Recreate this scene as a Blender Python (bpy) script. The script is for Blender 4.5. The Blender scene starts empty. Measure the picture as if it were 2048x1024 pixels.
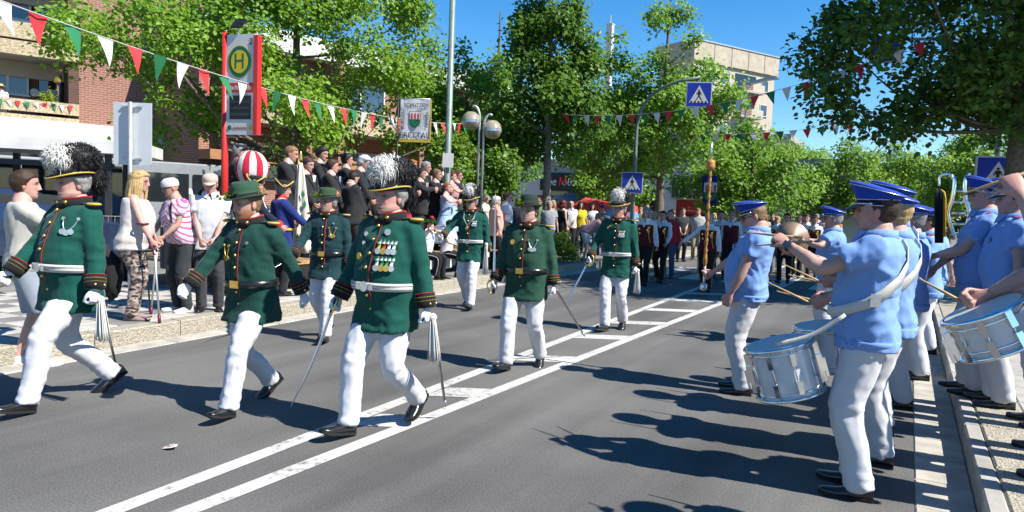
import bpy, math, random
import numpy as np
from mathutils import Matrix, Vector
PI = math.pi
R = math.radians
rnd = random.Random(7)
rng = np.random.default_rng(7)
scene = bpy.context.scene
C = scene.collection

# ------------------------------------------------------------------ camera
CAM = np.array([0.0, 0.0, 1.6])
FPX, YAW, PITCH, ROLL = 1400.0, 0.51423, R(4.0), R(2.2)
_fw = np.array([-math.sin(YAW)*math.cos(PITCH), math.cos(YAW)*math.cos(PITCH), -math.sin(PITCH)])
_r0 = np.array([math.cos(YAW), math.sin(YAW), 0.0])
_u0 = np.cross(_r0, _fw)
_rt = _r0*math.cos(ROLL) + _u0*math.sin(ROLL)
_up = _u0*math.cos(ROLL) - _r0*math.sin(ROLL)
cd = bpy.data.cameras.new('camera'); cam = bpy.data.objects.new('camera', cd); C.objects.link(cam)
cd.sensor_width = 36; cd.lens = 36*FPX/2048; cd.clip_start = 0.05; cd.clip_end = 3000
m = Matrix.Identity(4)
for i in range(3):
    m[i][0] = _rt[i]; m[i][1] = _up[i]; m[i][2] = -_fw[i]; m[i][3] = CAM[i]
cam.matrix_world = m
scene.camera = cam
# ------------------------------------------------------------------ sky, sun, exposure
SUN_AZ, SUN_EL = R(4.0), R(47)            # azimuth measured from +X towards +Y
w = bpy.data.worlds.new('World'); scene.world = w; w.use_nodes = True
nt = w.node_tree; bg = nt.nodes['Background']
sky = nt.nodes.new('ShaderNodeTexSky'); sky.sky_type = 'NISHITA'; sky.sun_disc = False
sky.sun_elevation = SUN_EL; sky.sun_rotation = PI/2 - SUN_AZ
sky.air_density = 1.0; sky.dust_density = 0.0; sky.ozone_density = 4.5; sky.altitude = 50
hs = nt.nodes.new('ShaderNodeHueSaturation'); hs.inputs['Saturation'].default_value = 1.33   # clear early-summer sky, deeper blue all over
nt.links.new(sky.outputs[0], hs.inputs['Color']); nt.links.new(hs.outputs[0], bg.inputs[0]); bg.inputs[1].default_value = 0.088
sl = bpy.data.lights.new('sun', 'SUN'); so = bpy.data.objects.new('sun', sl); C.objects.link(so)
sl.energy = 5.0; sl.angle = R(0.53); sl.color = (1.0, 0.95, 0.87)
sd = Vector((math.cos(SUN_EL)*math.cos(SUN_AZ), math.cos(SUN_EL)*math.sin(SUN_AZ), math.sin(SUN_EL)))
so.rotation_euler = sd.to_track_quat('Z', 'Y').to_euler()
so.location = (30, 0, 30)
scene.view_settings.view_transform = 'Standard'; scene.view_settings.look = 'None'
scene.view_settings.exposure = 1.12; scene.view_settings.gamma = 1.0
scene.view_settings.use_curve_mapping = False
try:
    scene.cycles.max_bounces = 6; scene.cycles.diffuse_bounces = 3; scene.cycles.glossy_bounces = 3
    scene.cycles.transmission_bounces = 4; scene.cycles.transparent_max_bounces = 6
    scene.cycles.use_denoising = True
except Exception: pass

# ------------------------------------------------------------------ layout: from the survey of the photograph to metres
def ray(x, y):
    return _fw + _rt*((x-1024)/FPX) + _up*((512-y)/FPX)
def G(x, y, z=0.0):
    d = ray(x, y); return CAM + d*((z-CAM[2])/d[2])
def atX(x, y, X):
    d = ray(x, y); return CAM + d*(X/d[0])
def atY(x, y, Y):
    d = ray(x, y); return CAM + d*(Y/d[1])
def atD(x, y, D):
    d = ray(x, y); return CAM + d*(D/np.linalg.norm(d))

# ------------------------------------------------------------------ materials
MATS = {}
AL = .70        # survey colours are read off sunlit surfaces; this brings them back to base colours
def nmat(name):
    mt = bpy.data.materials.new(name); mt.use_nodes = True
    n = mt.node_tree; return mt, n, n.nodes['Principled BSDF']
def mat(name, col=(.5,.5,.5), rough=.6, metal=0.0, var=.12, vscale=6.0, bump=0.0, bscale=60.0, spec=.4, sheen=0.0, coat=0.0, trans=0.0, fold=0.0):
    """plain procedural paint / cloth / metal: base colour broken up by noise, fine relief by bump"""
    if name in MATS: return MATS[name]
    mt, n, b = nmat(name); col = tuple(c*(AL if metal < .5 else 1) for c in col[:3])
    L = n.links.new
    tc = n.nodes.new('ShaderNodeTexCoord')
    b.inputs['Roughness'].default_value = rough; b.inputs['Metallic'].default_value = metal
    b.inputs['Specular IOR Level'].default_value = spec
    if sheen: b.inputs['Sheen Weight'].default_value = sheen
    if coat: b.inputs['Coat Weight'].default_value = coat
    if trans: b.inputs['Transmission Weight'].default_value = trans
    if var:
        nz = n.nodes.new('ShaderNodeTexNoise'); nz.inputs['Scale'].default_value = vscale; nz.inputs['Detail'].default_value = 5
        L(tc.outputs['Object'], nz.inputs['Vector'])
        mr = n.nodes.new('ShaderNodeMapRange'); mr.inputs['From Min'].default_value = .3; mr.inputs['From Max'].default_value = .7
        mr.inputs['To Min'].default_value = 1-var; mr.inputs['To Max'].default_value = 1+var
        L(nz.outputs['Fac'], mr.inputs['Value'])
        mx = n.nodes.new('ShaderNodeVectorMath'); mx.operation = 'SCALE'; mx.inputs[0].default_value = col[:3]
        L(mr.outputs[0], mx.inputs['Scale']); L(mx.outputs[0], b.inputs['Base Color'])
    else:
        b.inputs['Base Color'].default_value = (*col[:3], 1)
    if bump:
        nb = n.nodes.new('ShaderNodeTexNoise'); nb.inputs['Scale'].default_value = bscale; nb.inputs['Detail'].default_value = 4
        L(tc.outputs['Object'], nb.inputs['Vector'])
        bp = n.nodes.new('ShaderNodeBump'); bp.inputs['Strength'].default_value = bump; bp.inputs['Distance'].default_value = .01
        L(nb.outputs['Fac'], bp.inputs['Height']); L(bp.outputs[0], b.inputs['Normal'])
        if fold:        # sharp creases in cloth
            mp = n.nodes.new('ShaderNodeMapping'); mp.inputs['Scale'].default_value = (1,1,.7); mp.inputs['Rotation'].default_value = (.35,.5,0); L(tc.outputs['Object'], mp.inputs['Vector'])
            nf = n.nodes.new('ShaderNodeTexNoise'); nf.noise_type = 'RIDGED_MULTIFRACTAL'; nf.inputs['Scale'].default_value = 5.5; nf.inputs['Detail'].default_value = 2.5; nf.inputs['Distortion'].default_value = .9; L(mp.outputs[0], nf.inputs['Vector'])
            b2 = n.nodes.new('ShaderNodeBump'); b2.inputs['Strength'].default_value = fold; b2.inputs['Distance'].default_value = .02
            L(nf.outputs['Fac'], b2.inputs['Height']); L(bp.outputs[0], b2.inputs['Normal']); L(b2.outputs[0], b.inputs['Normal'])
    MATS[name] = mt
    return mt
def attr_mat(name, rough=.5, sss=0.0, al=.72, translucent=0.0, bump=0.0, bscale=200.0, spec=.4):
    """colour from the mesh's own colour attribute (skin tones, leaves)"""
    if name in MATS: return MATS[name]
    mt, n, b = nmat(name); L = n.links.new
    at = n.nodes.new('ShaderNodeAttribute'); at.attribute_name = 'Col'
    a = n.nodes.new('ShaderNodeMix'); a.data_type = 'RGBA'; a.blend_type = 'MULTIPLY'; a.inputs['Factor'].default_value = 1; a.inputs[7].default_value = (al,al,al,1); L(at.outputs['Color'], a.inputs[6])
    aout = a.outputs[2]; L(aout, b.inputs['Base Color']); b.inputs['Roughness'].default_value = rough
    b.inputs['Specular IOR Level'].default_value = spec
    if sss:
        b.inputs['Subsurface Weight'].default_value = sss; b.inputs['Subsurface Radius'].default_value = (.012, .005, .003)
        b.inputs['Subsurface Scale'].default_value = 1.0
    if bump:
        tc = n.nodes.new('ShaderNodeTexCoord')
        nb = n.nodes.new('ShaderNodeTexNoise'); nb.inputs['Scale'].default_value = bscale
        L(tc.outputs['Object'], nb.inputs['Vector'])
        bp = n.nodes.new('ShaderNodeBump'); bp.inputs['Strength'].default_value = bump; bp.inputs['Distance'].default_value = .004
        L(nb.outputs['Fac'], bp.inputs['Height']); L(bp.outputs[0], b.inputs['Normal'])
    if translucent:
        t = n.nodes.new('ShaderNodeBsdfTranslucent'); mx = n.nodes.new('ShaderNodeMixShader'); mx.inputs[0].default_value = translucent
        hs = n.nodes.new('ShaderNodeHueSaturation'); hs.inputs['Hue'].default_value = .487; hs.inputs['Value'].default_value = 1.45
        L(aout, hs.inputs['Color']); L(hs.outputs[0], t.inputs['Color'])
        L(b.outputs[0], mx.inputs[1]); L(t.outputs[0], mx.inputs[2])
        L(mx.outputs[0], n.nodes['Material Output'].inputs['Surface'])
    MATS[name] = mt
    return mt

# ------------------------------------------------------------------ mesh helpers
def mesh_from(V, F, name='mesh', smooth=True, col=None, fm=None):
    """V (n,3); F list of index tuples or an (m,k) array"""
    me = bpy.data.meshes.new(name)
    V = np.asarray(V, dtype=np.float32)
    if isinstance(F, np.ndarray):
        nf, k = F.shape
        me.vertices.add(len(V)); me.vertices.foreach_set('co', V.ravel())
        me.loops.add(nf*k); me.polygons.add(nf)
        me.loops.foreach_set('vertex_index', F.astype(np.int32).ravel())
        me.polygons.foreach_set('loop_start', np.arange(0, nf*k, k, dtype=np.int32))
        me.update(calc_edges=True)
    else:
        me.from_pydata(V.tolist(), [], [tuple(int(i) for i in f) for f in F])
    me.polygons.foreach_set('use_smooth', np.full(len(me.polygons), smooth, dtype=bool))
    if fm is not None: me.polygons.foreach_set('material_index', np.asarray(fm, dtype=np.int32))
    if col is not None:
        at = me.color_attributes.new('Col', 'FLOAT_COLOR', 'POINT')
        c4 = np.ones((len(V), 4), dtype=np.float32); c4[:, :3] = col
        at.data.foreach_set('color', c4.ravel())
    me.update()
    return me
def obj(name, me, mats=None, parent=None, loc=None, rot=None, label=None, cat=None, group=None, kind=None, scale=None):
    o = bpy.data.objects.new(name, me); C.objects.link(o)
    if mats is not None and me is not None:
        if not isinstance(mats, (list, tuple)): mats = [mats]
        if len(me.materials) == 0:
            for q in mats: me.materials.append(q)
    if parent is not None: o.parent = parent
    if loc is not None: o.location = loc
    if rot is not None: o.rotation_euler = rot
    if scale is not None: o.scale = scale
    if label: o['label'] = label
    if cat: o['category'] = cat
    if group: o['group'] = group
    if kind: o['kind'] = kind
    return o
def empty(name, loc=(0,0,0), rz=0.0, label=None, cat=None, group=None, kind=None, scale=None):
    return obj(name, None, None, None, tuple(float(v) for v in loc), (0,0,rz), label, cat, group, kind, scale)
class MB:
    """collects boxes, prisms and tubes for ONE part"""
    def __init__(s): s.V = []; s.F = []; s.M = []
    def add(s, V, F, mi=0, T=None):
        V = np.asarray(V, float)
        if T is not None: V = V@np.asarray(T)[:3,:3].T + np.asarray(T)[:3,3]
        o = len(s.V); s.V.extend(V.tolist())
        for f in F: s.F.append(tuple(int(i)+o for i in f)); s.M.append(mi)
        return s
    def box(s, x0, x1, y0, y1, z0, z1, mi=0, T=None):
        V = [(x,y,z) for x in (x0,x1) for y in (y0,y1) for z in (z0,z1)]
        F = [(0,1,3,2),(4,6,7,5),(0,4,5,1),(2,3,7,6),(0,2,6,4),(1,5,7,3)]
        return s.add(V, F, mi, T)
    def prism(s, pts, z0, z1, mi=0, T=None):
        """pts counter-clockwise in xy, extruded along z"""
        n = len(pts); V = [(x,y,z0) for x,y in pts] + [(x,y,z1) for x,y in pts]
        F = [tuple(range(n-1,-1,-1)), tuple(range(n,2*n))] + [(i,(i+1)%n,n+(i+1)%n,n+i) for i in range(n)]
        return s.add(V, F, mi, T)
    def tube(s, pts, rad, n=8, mi=0, T=None, cap=True, ry=None):
        V, F = tube(pts, rad, n, cap=cap, ry=ry); return s.add(V, F, mi, T)
    def lathe(s, prof, n=24, mi=0, T=None):
        V = []; F = []
        for (r, z) in prof:
            for k in range(n):
                a = 2*PI*k/n; V.append((r*math.cos(a), r*math.sin(a), z))
        for i in range(len(prof)-1):
            for k in range(n):
                F.append((i*n+k, i*n+(k+1)%n, (i+1)*n+(k+1)%n, (i+1)*n+k))
        return s.add(V, F, mi, T)
    def ball(s, c, r, mi=0, n=8, sq=(1,1,1)):
        prof = []
        V = [];F = []
        m_ = max(4, n//2)
        for i in range(m_+1):
            t = -PI/2+PI*i/m_
            for k in range(n):
                a = 2*PI*k/n
                V.append((c[0]+r*sq[0]*math.cos(t)*math.cos(a), c[1]+r*sq[1]*math.cos(t)*math.sin(a), c[2]+r*sq[2]*math.sin(t)))
        for i in range(m_):
            for k in range(n): F.append((i*n+k, i*n+(k+1)%n, (i+1)*n+(k+1)%n, (i+1)*n+k))
        return s.add(V, F, mi)
    def build(s, name, mats, parent=None, smooth=False, **kw):
        me = mesh_from(np.array(s.V), s.F, name, smooth, fm=s.M)
        return obj(name, me, mats, parent, **kw)
def unit(v):
    v = np.asarray(v, float); return v/max(1e-9, np.linalg.norm(v))
def frames(P):
    P = np.asarray(P, float); n = len(P)
    T = np.gradient(P, axis=0); T /= np.maximum(1e-9, np.linalg.norm(T, axis=1))[:,None]
    ref = np.array([1.,0,0]) if abs(T[0][0]) < .8 else np.array([0,1.,0])
    A = np.zeros((n,3)); a = unit(ref - T[0]*(ref@T[0]))
    for i in range(n):
        a = unit(a - T[i]*(a@T[i])); A[i] = a
    return T, A, np.cross(T, A)
def resample(P, rad, m_):
    P = np.asarray(P, float); rad = np.asarray(rad, float)
    if rad.ndim == 1: rad = rad[:,None]
    n = len(P); t = np.linspace(0, n-1, m_); i = np.minimum(t.astype(int), n-2); f = (t-i)[:,None]
    Q = np.hstack([P, rad]); g = lambda k: Q[np.clip(k, 0, n-1)]
    p0, p1, p2, p3 = g(i-1), g(i), g(i+1), g(i+2)
    o = .5*((2*p1)+(-p0+p2)*f+(2*p0-5*p1+4*p2-p3)*f*f+(-p0+3*p1-3*p2+p3)*f**3)
    return o[:,:3], o[:,3:]
def loft(rings):
    """rings (m,n,3) -> closed tube with fan caps"""
    rings = np.asarray(rings, float); m_, n, _ = rings.shape
    V = np.vstack([rings.reshape(-1,3), rings[0].mean(0)[None], rings[-1].mean(0)[None]])
    F = []
    for i in range(m_-1):
        for k in range(n): F.append((i*n+k, i*n+(k+1)%n, (i+1)*n+(k+1)%n, (i+1)*n+k))
    for k in range(n):
        F.append((m_*n, (k+1)%n, k)); F.append((m_*n+1, (m_-1)*n+k, (m_-1)*n+(k+1)%n))
    return V, F
def tube(P, rad, n=8, m_=None, cap=True, ry=None):
    P = np.asarray(P, float)
    if np.isscalar(rad): rad = [rad]*len(P)
    if m_: P, rr = resample(P, rad, m_); rad = rr[:,0]
    T, A, B = frames(P)
    rad = np.asarray(rad, float); rb = rad if ry is None else rad*ry
    a = np.arange(n)*2*PI/n
    rings = P[:,None,:] + (rad[:,None]*np.cos(a))[:,:,None]*A[:,None,:] + (rb[:,None]*np.sin(a))[:,:,None]*B[:,None,:]
    V, F = loft(rings)
    if not cap: F = [f for f in F if len(f) == 4]
    return V, F
def join(parts):
    V = []; F = []; o = 0
    for v, f in parts:
        v = np.asarray(v, float); V.append(v); F.extend(tuple(int(i)+o for i in q) for q in f); o += len(v)
    return np.vstack(V), F
def bar(p, q, rad, n=8): return tube([p, q], [rad, rad] if np.isscalar(rad) else rad, n)
def vnoise(p, seed=0):
    """value noise, p (n,3)"""
    p = np.asarray(p, float); i = np.floor(p).astype(np.int64); f = p-i; f = f*f*(3-2*f)
    def h(a, b, c):
        x = (a*374761393 + b*668265263 + c*1274126177 + seed*97531) & 0xFFFFFFFF
        x = ((x ^ (x >> 13))*1274126177) & 0xFFFFFFFF
        return ((x ^ (x >> 16)) & 0xFFFF)/65535.0
    o = 0
    for dx in (0,1):
        for dy in (0,1):
            for dz in (0,1):
                o = o + h(i[:,0]+dx, i[:,1]+dy, i[:,2]+dz)*(f[:,0] if dx else 1-f[:,0])*(f[:,1] if dy else 1-f[:,1])*(f[:,2] if dz else 1-f[:,2])
    return o*2-1
# a scratch scene in which modifiers and text are evaluated (removed at the end)
TMP = bpy.data.scenes.new('scratch')
def evaluated(ob):
    TMP.collection.objects.link(ob)
    vl = TMP.view_layers[0]; vl.update()
    dg = vl.depsgraph
    me = bpy.data.meshes.new_from_object(ob.evaluated_get(dg), depsgraph=dg)
    TMP.collection.objects.unlink(ob)
    return me
def arrays(me):
    V = np.empty(len(me.vertices)*3, dtype=np.float32); me.vertices.foreach_get('co', V)
    return V.reshape(-1,3).astype(float)
def remesh(V, F, voxel, iters=3, wrinkle=0.0, wfreq=(7,7,14), seed=0, extra=None):
    """one continuous surface from overlapping closed shells, relaxed, with cloth folds"""
    me = mesh_from(V, F, 'scratch'); ob = bpy.data.objects.new('scratch', me)
    md = ob.modifiers.new('r', 'REMESH'); md.mode = 'VOXEL'; md.voxel_size = voxel
    out = evaluated(ob)
    bpy.data.objects.remove(ob); bpy.data.meshes.remove(me)
    P = arrays(out)
    E = np.empty(len(out.edges)*2, dtype=np.int32); out.edges.foreach_get('vertices', E); E = E.reshape(-1,2)
    Q = np.empty(len(out.loops), dtype=np.int32); out.loops.foreach_get('vertex_index', Q)
    n = len(out.polygons)
    Q = Q.reshape(n, -1) if len(Q) == 4*n else None
    deg = np.bincount(E.ravel(), minlength=len(P)).astype(float)[:,None]
    def lap(P):
        S = np.zeros_like(P)
        for k in range(3):
            S[:,k] = np.bincount(E[:,0], P[E[:,1],k], len(P)) + np.bincount(E[:,1], P[E[:,0],k], len(P))
        return S/np.maximum(1, deg) - P
    for _ in range(iters):
        P = P + .55*lap(P); P = P - .50*lap(P)
    P = P + .3*lap(P)
    if Q is None:
        F2 = [tuple(p.vertices) for p in out.polygons]
    else: F2 = Q
    if wrinkle:
        N = np.zeros_like(P)
        if Q is not None:
            fn = np.cross(P[Q[:,2]]-P[Q[:,0]], P[Q[:,3]]-P[Q[:,1]])
            for k in range(4):
                for c in range(3): N[:,c] += np.bincount(Q[:,k], fn[:,c], len(P))
        N /= np.maximum(1e-12, np.linalg.norm(N, axis=1))[:,None]
        f = np.array(wfreq, float)
        wv = np.stack([vnoise(P*3+11, seed+5), vnoise(P*3+31, seed+6), vnoise(P*3+57, seed+7)], 1)*.09
        a = vnoise((P+wv)*f, seed); b = vnoise((P+wv*1.5)*np.array([f[2],f[2],f[0]*.6]), seed+1); c = vnoise((P+wv)*f*2.3, seed+2)
        r1 = np.clip(1-np.abs(a)*3.0, -.6, 1); r2 = np.clip(1-np.abs(b)*3.2, -.6, 1); mk = .5+.5*vnoise(P*4.2, seed+3)
        P = P + N*(wrinkle*(.8*r1*mk+.7*r2*(1-mk)+.25*c-.30))[:,None]
        if extra is not None: P = P + N*extra(P)[:,None]
    bpy.data.meshes.remove(out)
    return P, F2
def text_mesh(s, size, depth=.002, align='CENTER', bold=0.0, sx=1.0):
    cu = bpy.data.curves.new('txt', 'FONT'); cu.body = s; cu.size = size; cu.align_x = align; cu.align_y = 'CENTER'
    cu.extrude = depth; cu.offset = bold*size; cu.resolution_u = 3
    ob = bpy.data.objects.new('txt', cu); me = evaluated(ob); V = arrays(me)
    F = [tuple(p.vertices) for p in me.polygons]
    bpy.data.objects.remove(ob); bpy.data.curves.remove(cu); bpy.data.meshes.remove(me)
    V = V.copy(); V[:,0] *= sx
    return V, F
def Tm(loc=(0,0,0), x=(1,0,0), y=(0,1,0), z=(0,0,1)):
    M_ = np.eye(4); M_[:3,0] = x; M_[:3,1] = y; M_[:3,2] = z; M_[:3,3] = loc
    return M_
def quad_strip(name, L_, R_, z, mt, **kw):
    """sheet between two polylines of (x,y)"""
    V = []; F = []
    for i, (a, b) in enumerate(zip(L_, R_)):
        V += [(a[0],a[1],z), (b[0],b[1],z)]
        if i: F.append((2*i-2, 2*i-1, 2*i+1, 2*i))
    return obj(name, mesh_from(np.array(V), F, name, False), mt, **kw)
# ================================================================== SETTING
# ---- surface materials
def asphalt_mat():
    mt, n, b = nmat('asphalt'); L = n.links.new
    tc = n.nodes.new('ShaderNodeTexCoord')
    a = n.nodes.new('ShaderNodeTexNoise'); a.inputs['Scale'].default_value = .45; a.inputs['Detail'].default_value = 6
    c = n.nodes.new('ShaderNodeTexNoise'); c.inputs['Scale'].default_value = 95; c.inputs['Detail'].default_value = 3
    v = n.nodes.new('ShaderNodeTexVoronoi'); v.inputs['Scale'].default_value = 130
    st = n.nodes.new('ShaderNodeMapping'); st.inputs['Scale'].default_value = (2.2, .12, 1)   # wheel tracks run along the road
    s = n.nodes.new('ShaderNodeTexNoise'); s.inputs['Scale'].default_value = 1.2; s.inputs['Detail'].default_value = 4
    for q in (a, c, v): L(tc.outputs['Object'], q.inputs['Vector'])
    L(tc.outputs['Object'], st.inputs['Vector']); L(st.outputs[0], s.inputs['Vector'])
    r1 = n.nodes.new('ShaderNodeValToRGB'); r1.color_ramp.elements[0].position = .34; r1.color_ramp.elements[1].position = .66
    r1.color_ramp.elements[0].color = (.074,.072,.069,1); r1.color_ramp.elements[1].color = (.126,.123,.117,1)
    ad = n.nodes.new('ShaderNodeMath'); ad.operation = 'ADD'; L(a.outputs['Fac'], ad.inputs[0])
    sb = n.nodes.new('ShaderNodeMath'); sb.operation = 'MULTIPLY_ADD'; sb.inputs[1].default_value = .6; sb.inputs[2].default_value = -.3
    L(s.outputs['Fac'], sb.inputs[0]); L(sb.outputs[0], ad.inputs[1]); L(ad.outputs[0], r1.inputs['Fac'])
    r2 = n.nodes.new('ShaderNodeMapRange'); r2.inputs['From Min'].default_value = .25; r2.inputs['From Max'].default_value = .75
    r2.inputs['To Min'].default_value = .62; r2.inputs['To Max'].default_value = 1.42; L(c.outputs['Fac'], r2.inputs['Value'])
    r3 = n.nodes.new('ShaderNodeMapRange'); r3.inputs['From Min'].default_value = .0; r3.inputs['From Max'].default_value = .35
    r3.inputs['To Min'].default_value = 1.5; r3.inputs['To Max'].default_value = .9; L(v.outputs['Distance'], r3.inputs['Value'])
    m1 = n.nodes.new('ShaderNodeVectorMath'); m1.operation = 'SCALE'; L(r1.outputs[0], m1.inputs[0]); L(r2.outputs[0], m1.inputs['Scale'])
    m2 = n.nodes.new('ShaderNodeVectorMath'); m2.operation = 'SCALE'; L(m1.outputs[0], m2.inputs[0]); L(r3.outputs[0], m2.inputs['Scale'])
    # fine cracks with a shape of their own
    cr = n.nodes.new('ShaderNodeTexVoronoi'); cr.feature = 'DISTANCE_TO_EDGE'; cr.inputs['Scale'].default_value = .33
    wz = n.nodes.new('ShaderNodeTexNoise'); wz.inputs['Scale'].default_value = 2.2; wz.inputs['Detail'].default_value = 6
    L(tc.outputs['Object'], wz.inputs['Vector'])
    wa = n.nodes.new('ShaderNodeVectorMath'); wa.operation = 'ADD'; L(tc.outputs['Object'], wa.inputs[0]); L(wz.outputs['Color'], wa.inputs[1]); L(wa.outputs[0], cr.inputs['Vector'])
    cm = n.nodes.new('ShaderNodeMapRange'); cm.inputs['From Min'].default_value = .001; cm.inputs['From Max'].default_value = .006
    cm.inputs['To Min'].default_value = .93; cm.inputs['To Max'].default_value = 1; L(cr.outputs['Distance'], cm.inputs['Value'])
    m3 = n.nodes.new('ShaderNodeVectorMath'); m3.operation = 'SCALE'; L(m2.outputs[0], m3.inputs[0]); L(cm.outputs[0], m3.inputs['Scale'])
    L(m3.outputs[0], b.inputs['Base Color'])
    b.inputs['Roughness'].default_value = .82; b.inputs['Specular IOR Level'].default_value = .3
    bp = n.nodes.new('ShaderNodeBump'); bp.inputs['Strength'].default_value = .35; bp.inputs['Distance'].default_value = .006
    L(c.outputs['Fac'], bp.inputs['Height']); L(bp.outputs[0], b.inputs['Normal'])
    return mt
def brick_mat(name, c1, c2, mortar, scale=1.0, rot=(0,0,0)):
    mt, n, b = nmat(name); L = n.links.new
    c1, c2, mortar = [tuple(v*AL for v in c) for c in (c1, c2, mortar)]
    tc = n.nodes.new('ShaderNodeTexCoord')
    br = n.nodes.new('ShaderNodeTexBrick'); br.inputs['Scale'].default_value = scale
    br.inputs['Color1'].default_value = (*c1,1); br.inputs['Color2'].default_value = (*c2,1); br.inputs['Mortar'].default_value = (*mortar,1)
    br.inputs['Brick Width'].default_value = .25; br.inputs['Row Height'].default_value = .083; br.inputs['Mortar Size'].default_value = .011
    sx = n.nodes.new('ShaderNodeSeparateXYZ'); L(tc.outputs['Object'], sx.inputs[0]); am = n.nodes.new('ShaderNodeMath'); am.operation = 'ADD'; L(sx.outputs[0], am.inputs[0]); L(sx.outputs[1], am.inputs[1])
    cx = n.nodes.new('ShaderNodeCombineXYZ'); L(am.outputs[0], cx.inputs[0]); L(sx.outputs[2], cx.inputs[1]); L(cx.outputs[0], br.inputs['Vector']); L(br.outputs['Color'], b.inputs['Base Color'])
    bp = n.nodes.new('ShaderNodeBump'); bp.inputs['Strength'].default_value = .6; bp.inputs['Distance'].default_value = .012; bp.invert = True
    L(br.outputs['Fac'], bp.inputs['Height']); L(bp.outputs[0], b.inputs['Normal']); b.inputs['Roughness'].default_value = .85
    MATS[name] = mt
    return mt
def pebble_mat(name, c1, c2, scale=28):
    mt, n, b = nmat(name); L = n.links.new
    c1, c2 = [tuple(v_*AL for v_ in c) for c in (c1, c2)]
    tc = n.nodes.new('ShaderNodeTexCoord'); v = n.nodes.new('ShaderNodeTexVoronoi'); v.inputs['Scale'].default_value = scale
    L(tc.outputs['Object'], v.inputs['Vector'])
    r = n.nodes.new('ShaderNodeValToRGB'); r.color_ramp.elements[0].color = (*c1,1); r.color_ramp.elements[1].color = (*c2,1)
    sp = n.nodes.new('ShaderNodeSeparateColor'); L(v.outputs['Color'], sp.inputs[0]); L(sp.outputs[0], r.inputs['Fac']); L(r.outputs[0], b.inputs['Base Color'])
    bp = n.nodes.new('ShaderNodeBump'); bp.inputs['Strength'].default_value = .7; bp.inputs['Distance'].default_value = .015; bp.invert = True
    L(v.outputs['Distance'], bp.inputs['Height']); L(bp.outputs[0], b.inputs['Normal']); b.inputs['Roughness'].default_value = .9
    MATS[name] = mt
    return mt
ASPH = asphalt_mat()
KERB = pebble_mat('kerb_granite', (.30,.27,.21), (.52,.47,.37), 60)
CONC = mat('concrete_slab', (.42,.40,.36), .9, var=.2, vscale=5, bump=.3, bscale=90)
CONC2 = mat('gutter_slab', (.47,.44,.38), .9, var=.25, vscale=4, bump=.3, bscale=90)
PAVL = mat('paver_light', (.50,.475,.43), .9, var=.18, vscale=3, bump=.3, bscale=80)
PAVD = mat('paver_dark', (.215,.205,.195), .9, var=.2, vscale=3, bump=.3, bscale=80)
def paint_mat():
    mt, n, b = nmat('road_paint'); L = n.links.new; tc = n.nodes.new('ShaderNodeTexCoord')
    a = n.nodes.new('ShaderNodeTexNoise'); a.inputs['Scale'].default_value = 14; a.inputs['Detail'].default_value = 9; a.inputs['Roughness'].default_value = .75
    c = n.nodes.new('ShaderNodeTexNoise'); c.inputs['Scale'].default_value = 1.7; c.inputs['Detail'].default_value = 4
    L(tc.outputs['Object'], a.inputs['Vector']); L(tc.outputs['Object'], c.inputs['Vector'])
    ad = n.nodes.new('ShaderNodeMath'); ad.operation = 'MULTIPLY_ADD'; ad.inputs[1].default_value = .45; L(c.outputs['Fac'], ad.inputs[0]); L(a.outputs['Fac'], ad.inputs[2])
    r = n.nodes.new('ShaderNodeValToRGB'); e = r.color_ramp.elements; e[0].position = .55; e[0].color = (.11,.107,.103,1); e[1].position = .66; e[1].color = (.38,.37,.345,1); q = e.new(.9); q.color = (.47,.455,.43,1)
    L(ad.outputs[0], r.inputs['Fac']); L(r.outputs[0], b.inputs['Base Color']); b.inputs['Roughness'].default_value = .75
    bp = n.nodes.new('ShaderNodeBump'); bp.inputs['Strength'].default_value = .3; bp.inputs['Distance'].default_value = .004; L(a.outputs['Fac'], bp.inputs['Height']); L(bp.outputs[0], b.inputs['Normal']); return mt
PAINT = paint_mat()
GROUND = mat('ground_paving', (.22,.215,.20), .9, var=.25, vscale=.8, bump=.2, bscale=20)
WHITE = mat('white_paint', (.70,.70,.68), .5, var=.05)
DARK = mat('dark_metal', (.03,.032,.035), .5, var=.1)
GLASSD = mat('dark_glass', (.02,.025,.03), .06, var=.1, spec=.9)
GREYM = mat('galvanised', (.42,.44,.46), .45, metal=.7, var=.15, vscale=12)
POLEG = mat('pole_green_grey', (.20,.27,.24), .5, metal=.2, var=.15, vscale=10)
REDP = mat('red_paint', (.62,.03,.025), .4, var=.08)

def XL(Y):   # asphalt edge on the left, where the bus kerb runs slightly askew
    return -6.45-.07*Y if Y < 10 else -7.15
ys = [-14,-6,0,3,6,10,16,24,40,70,110]
obj('ground', mesh_from(np.array([(-900,-300,-.03),(900,-300,-.03),(900,1500,-.03),(-900,1500,-.03)]), [(0,1,2,3)], 'ground', False), GROUND, kind='structure')
quad_strip('road', [(XL(y),y) for y in ys], [(.13,y) for y in ys], 0.0, ASPH, kind='structure')
LPAVE = quad_strip('left_pavement', [(-45,y) for y in ys], [(XL(y)-.52,y) for y in ys], .165, GROUND, kind='structure')
RPAVE = quad_strip('right_pavement', [(.54,y) for y in ys], [(14,y) for y in ys], .150, GROUND, kind='structure')
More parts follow.
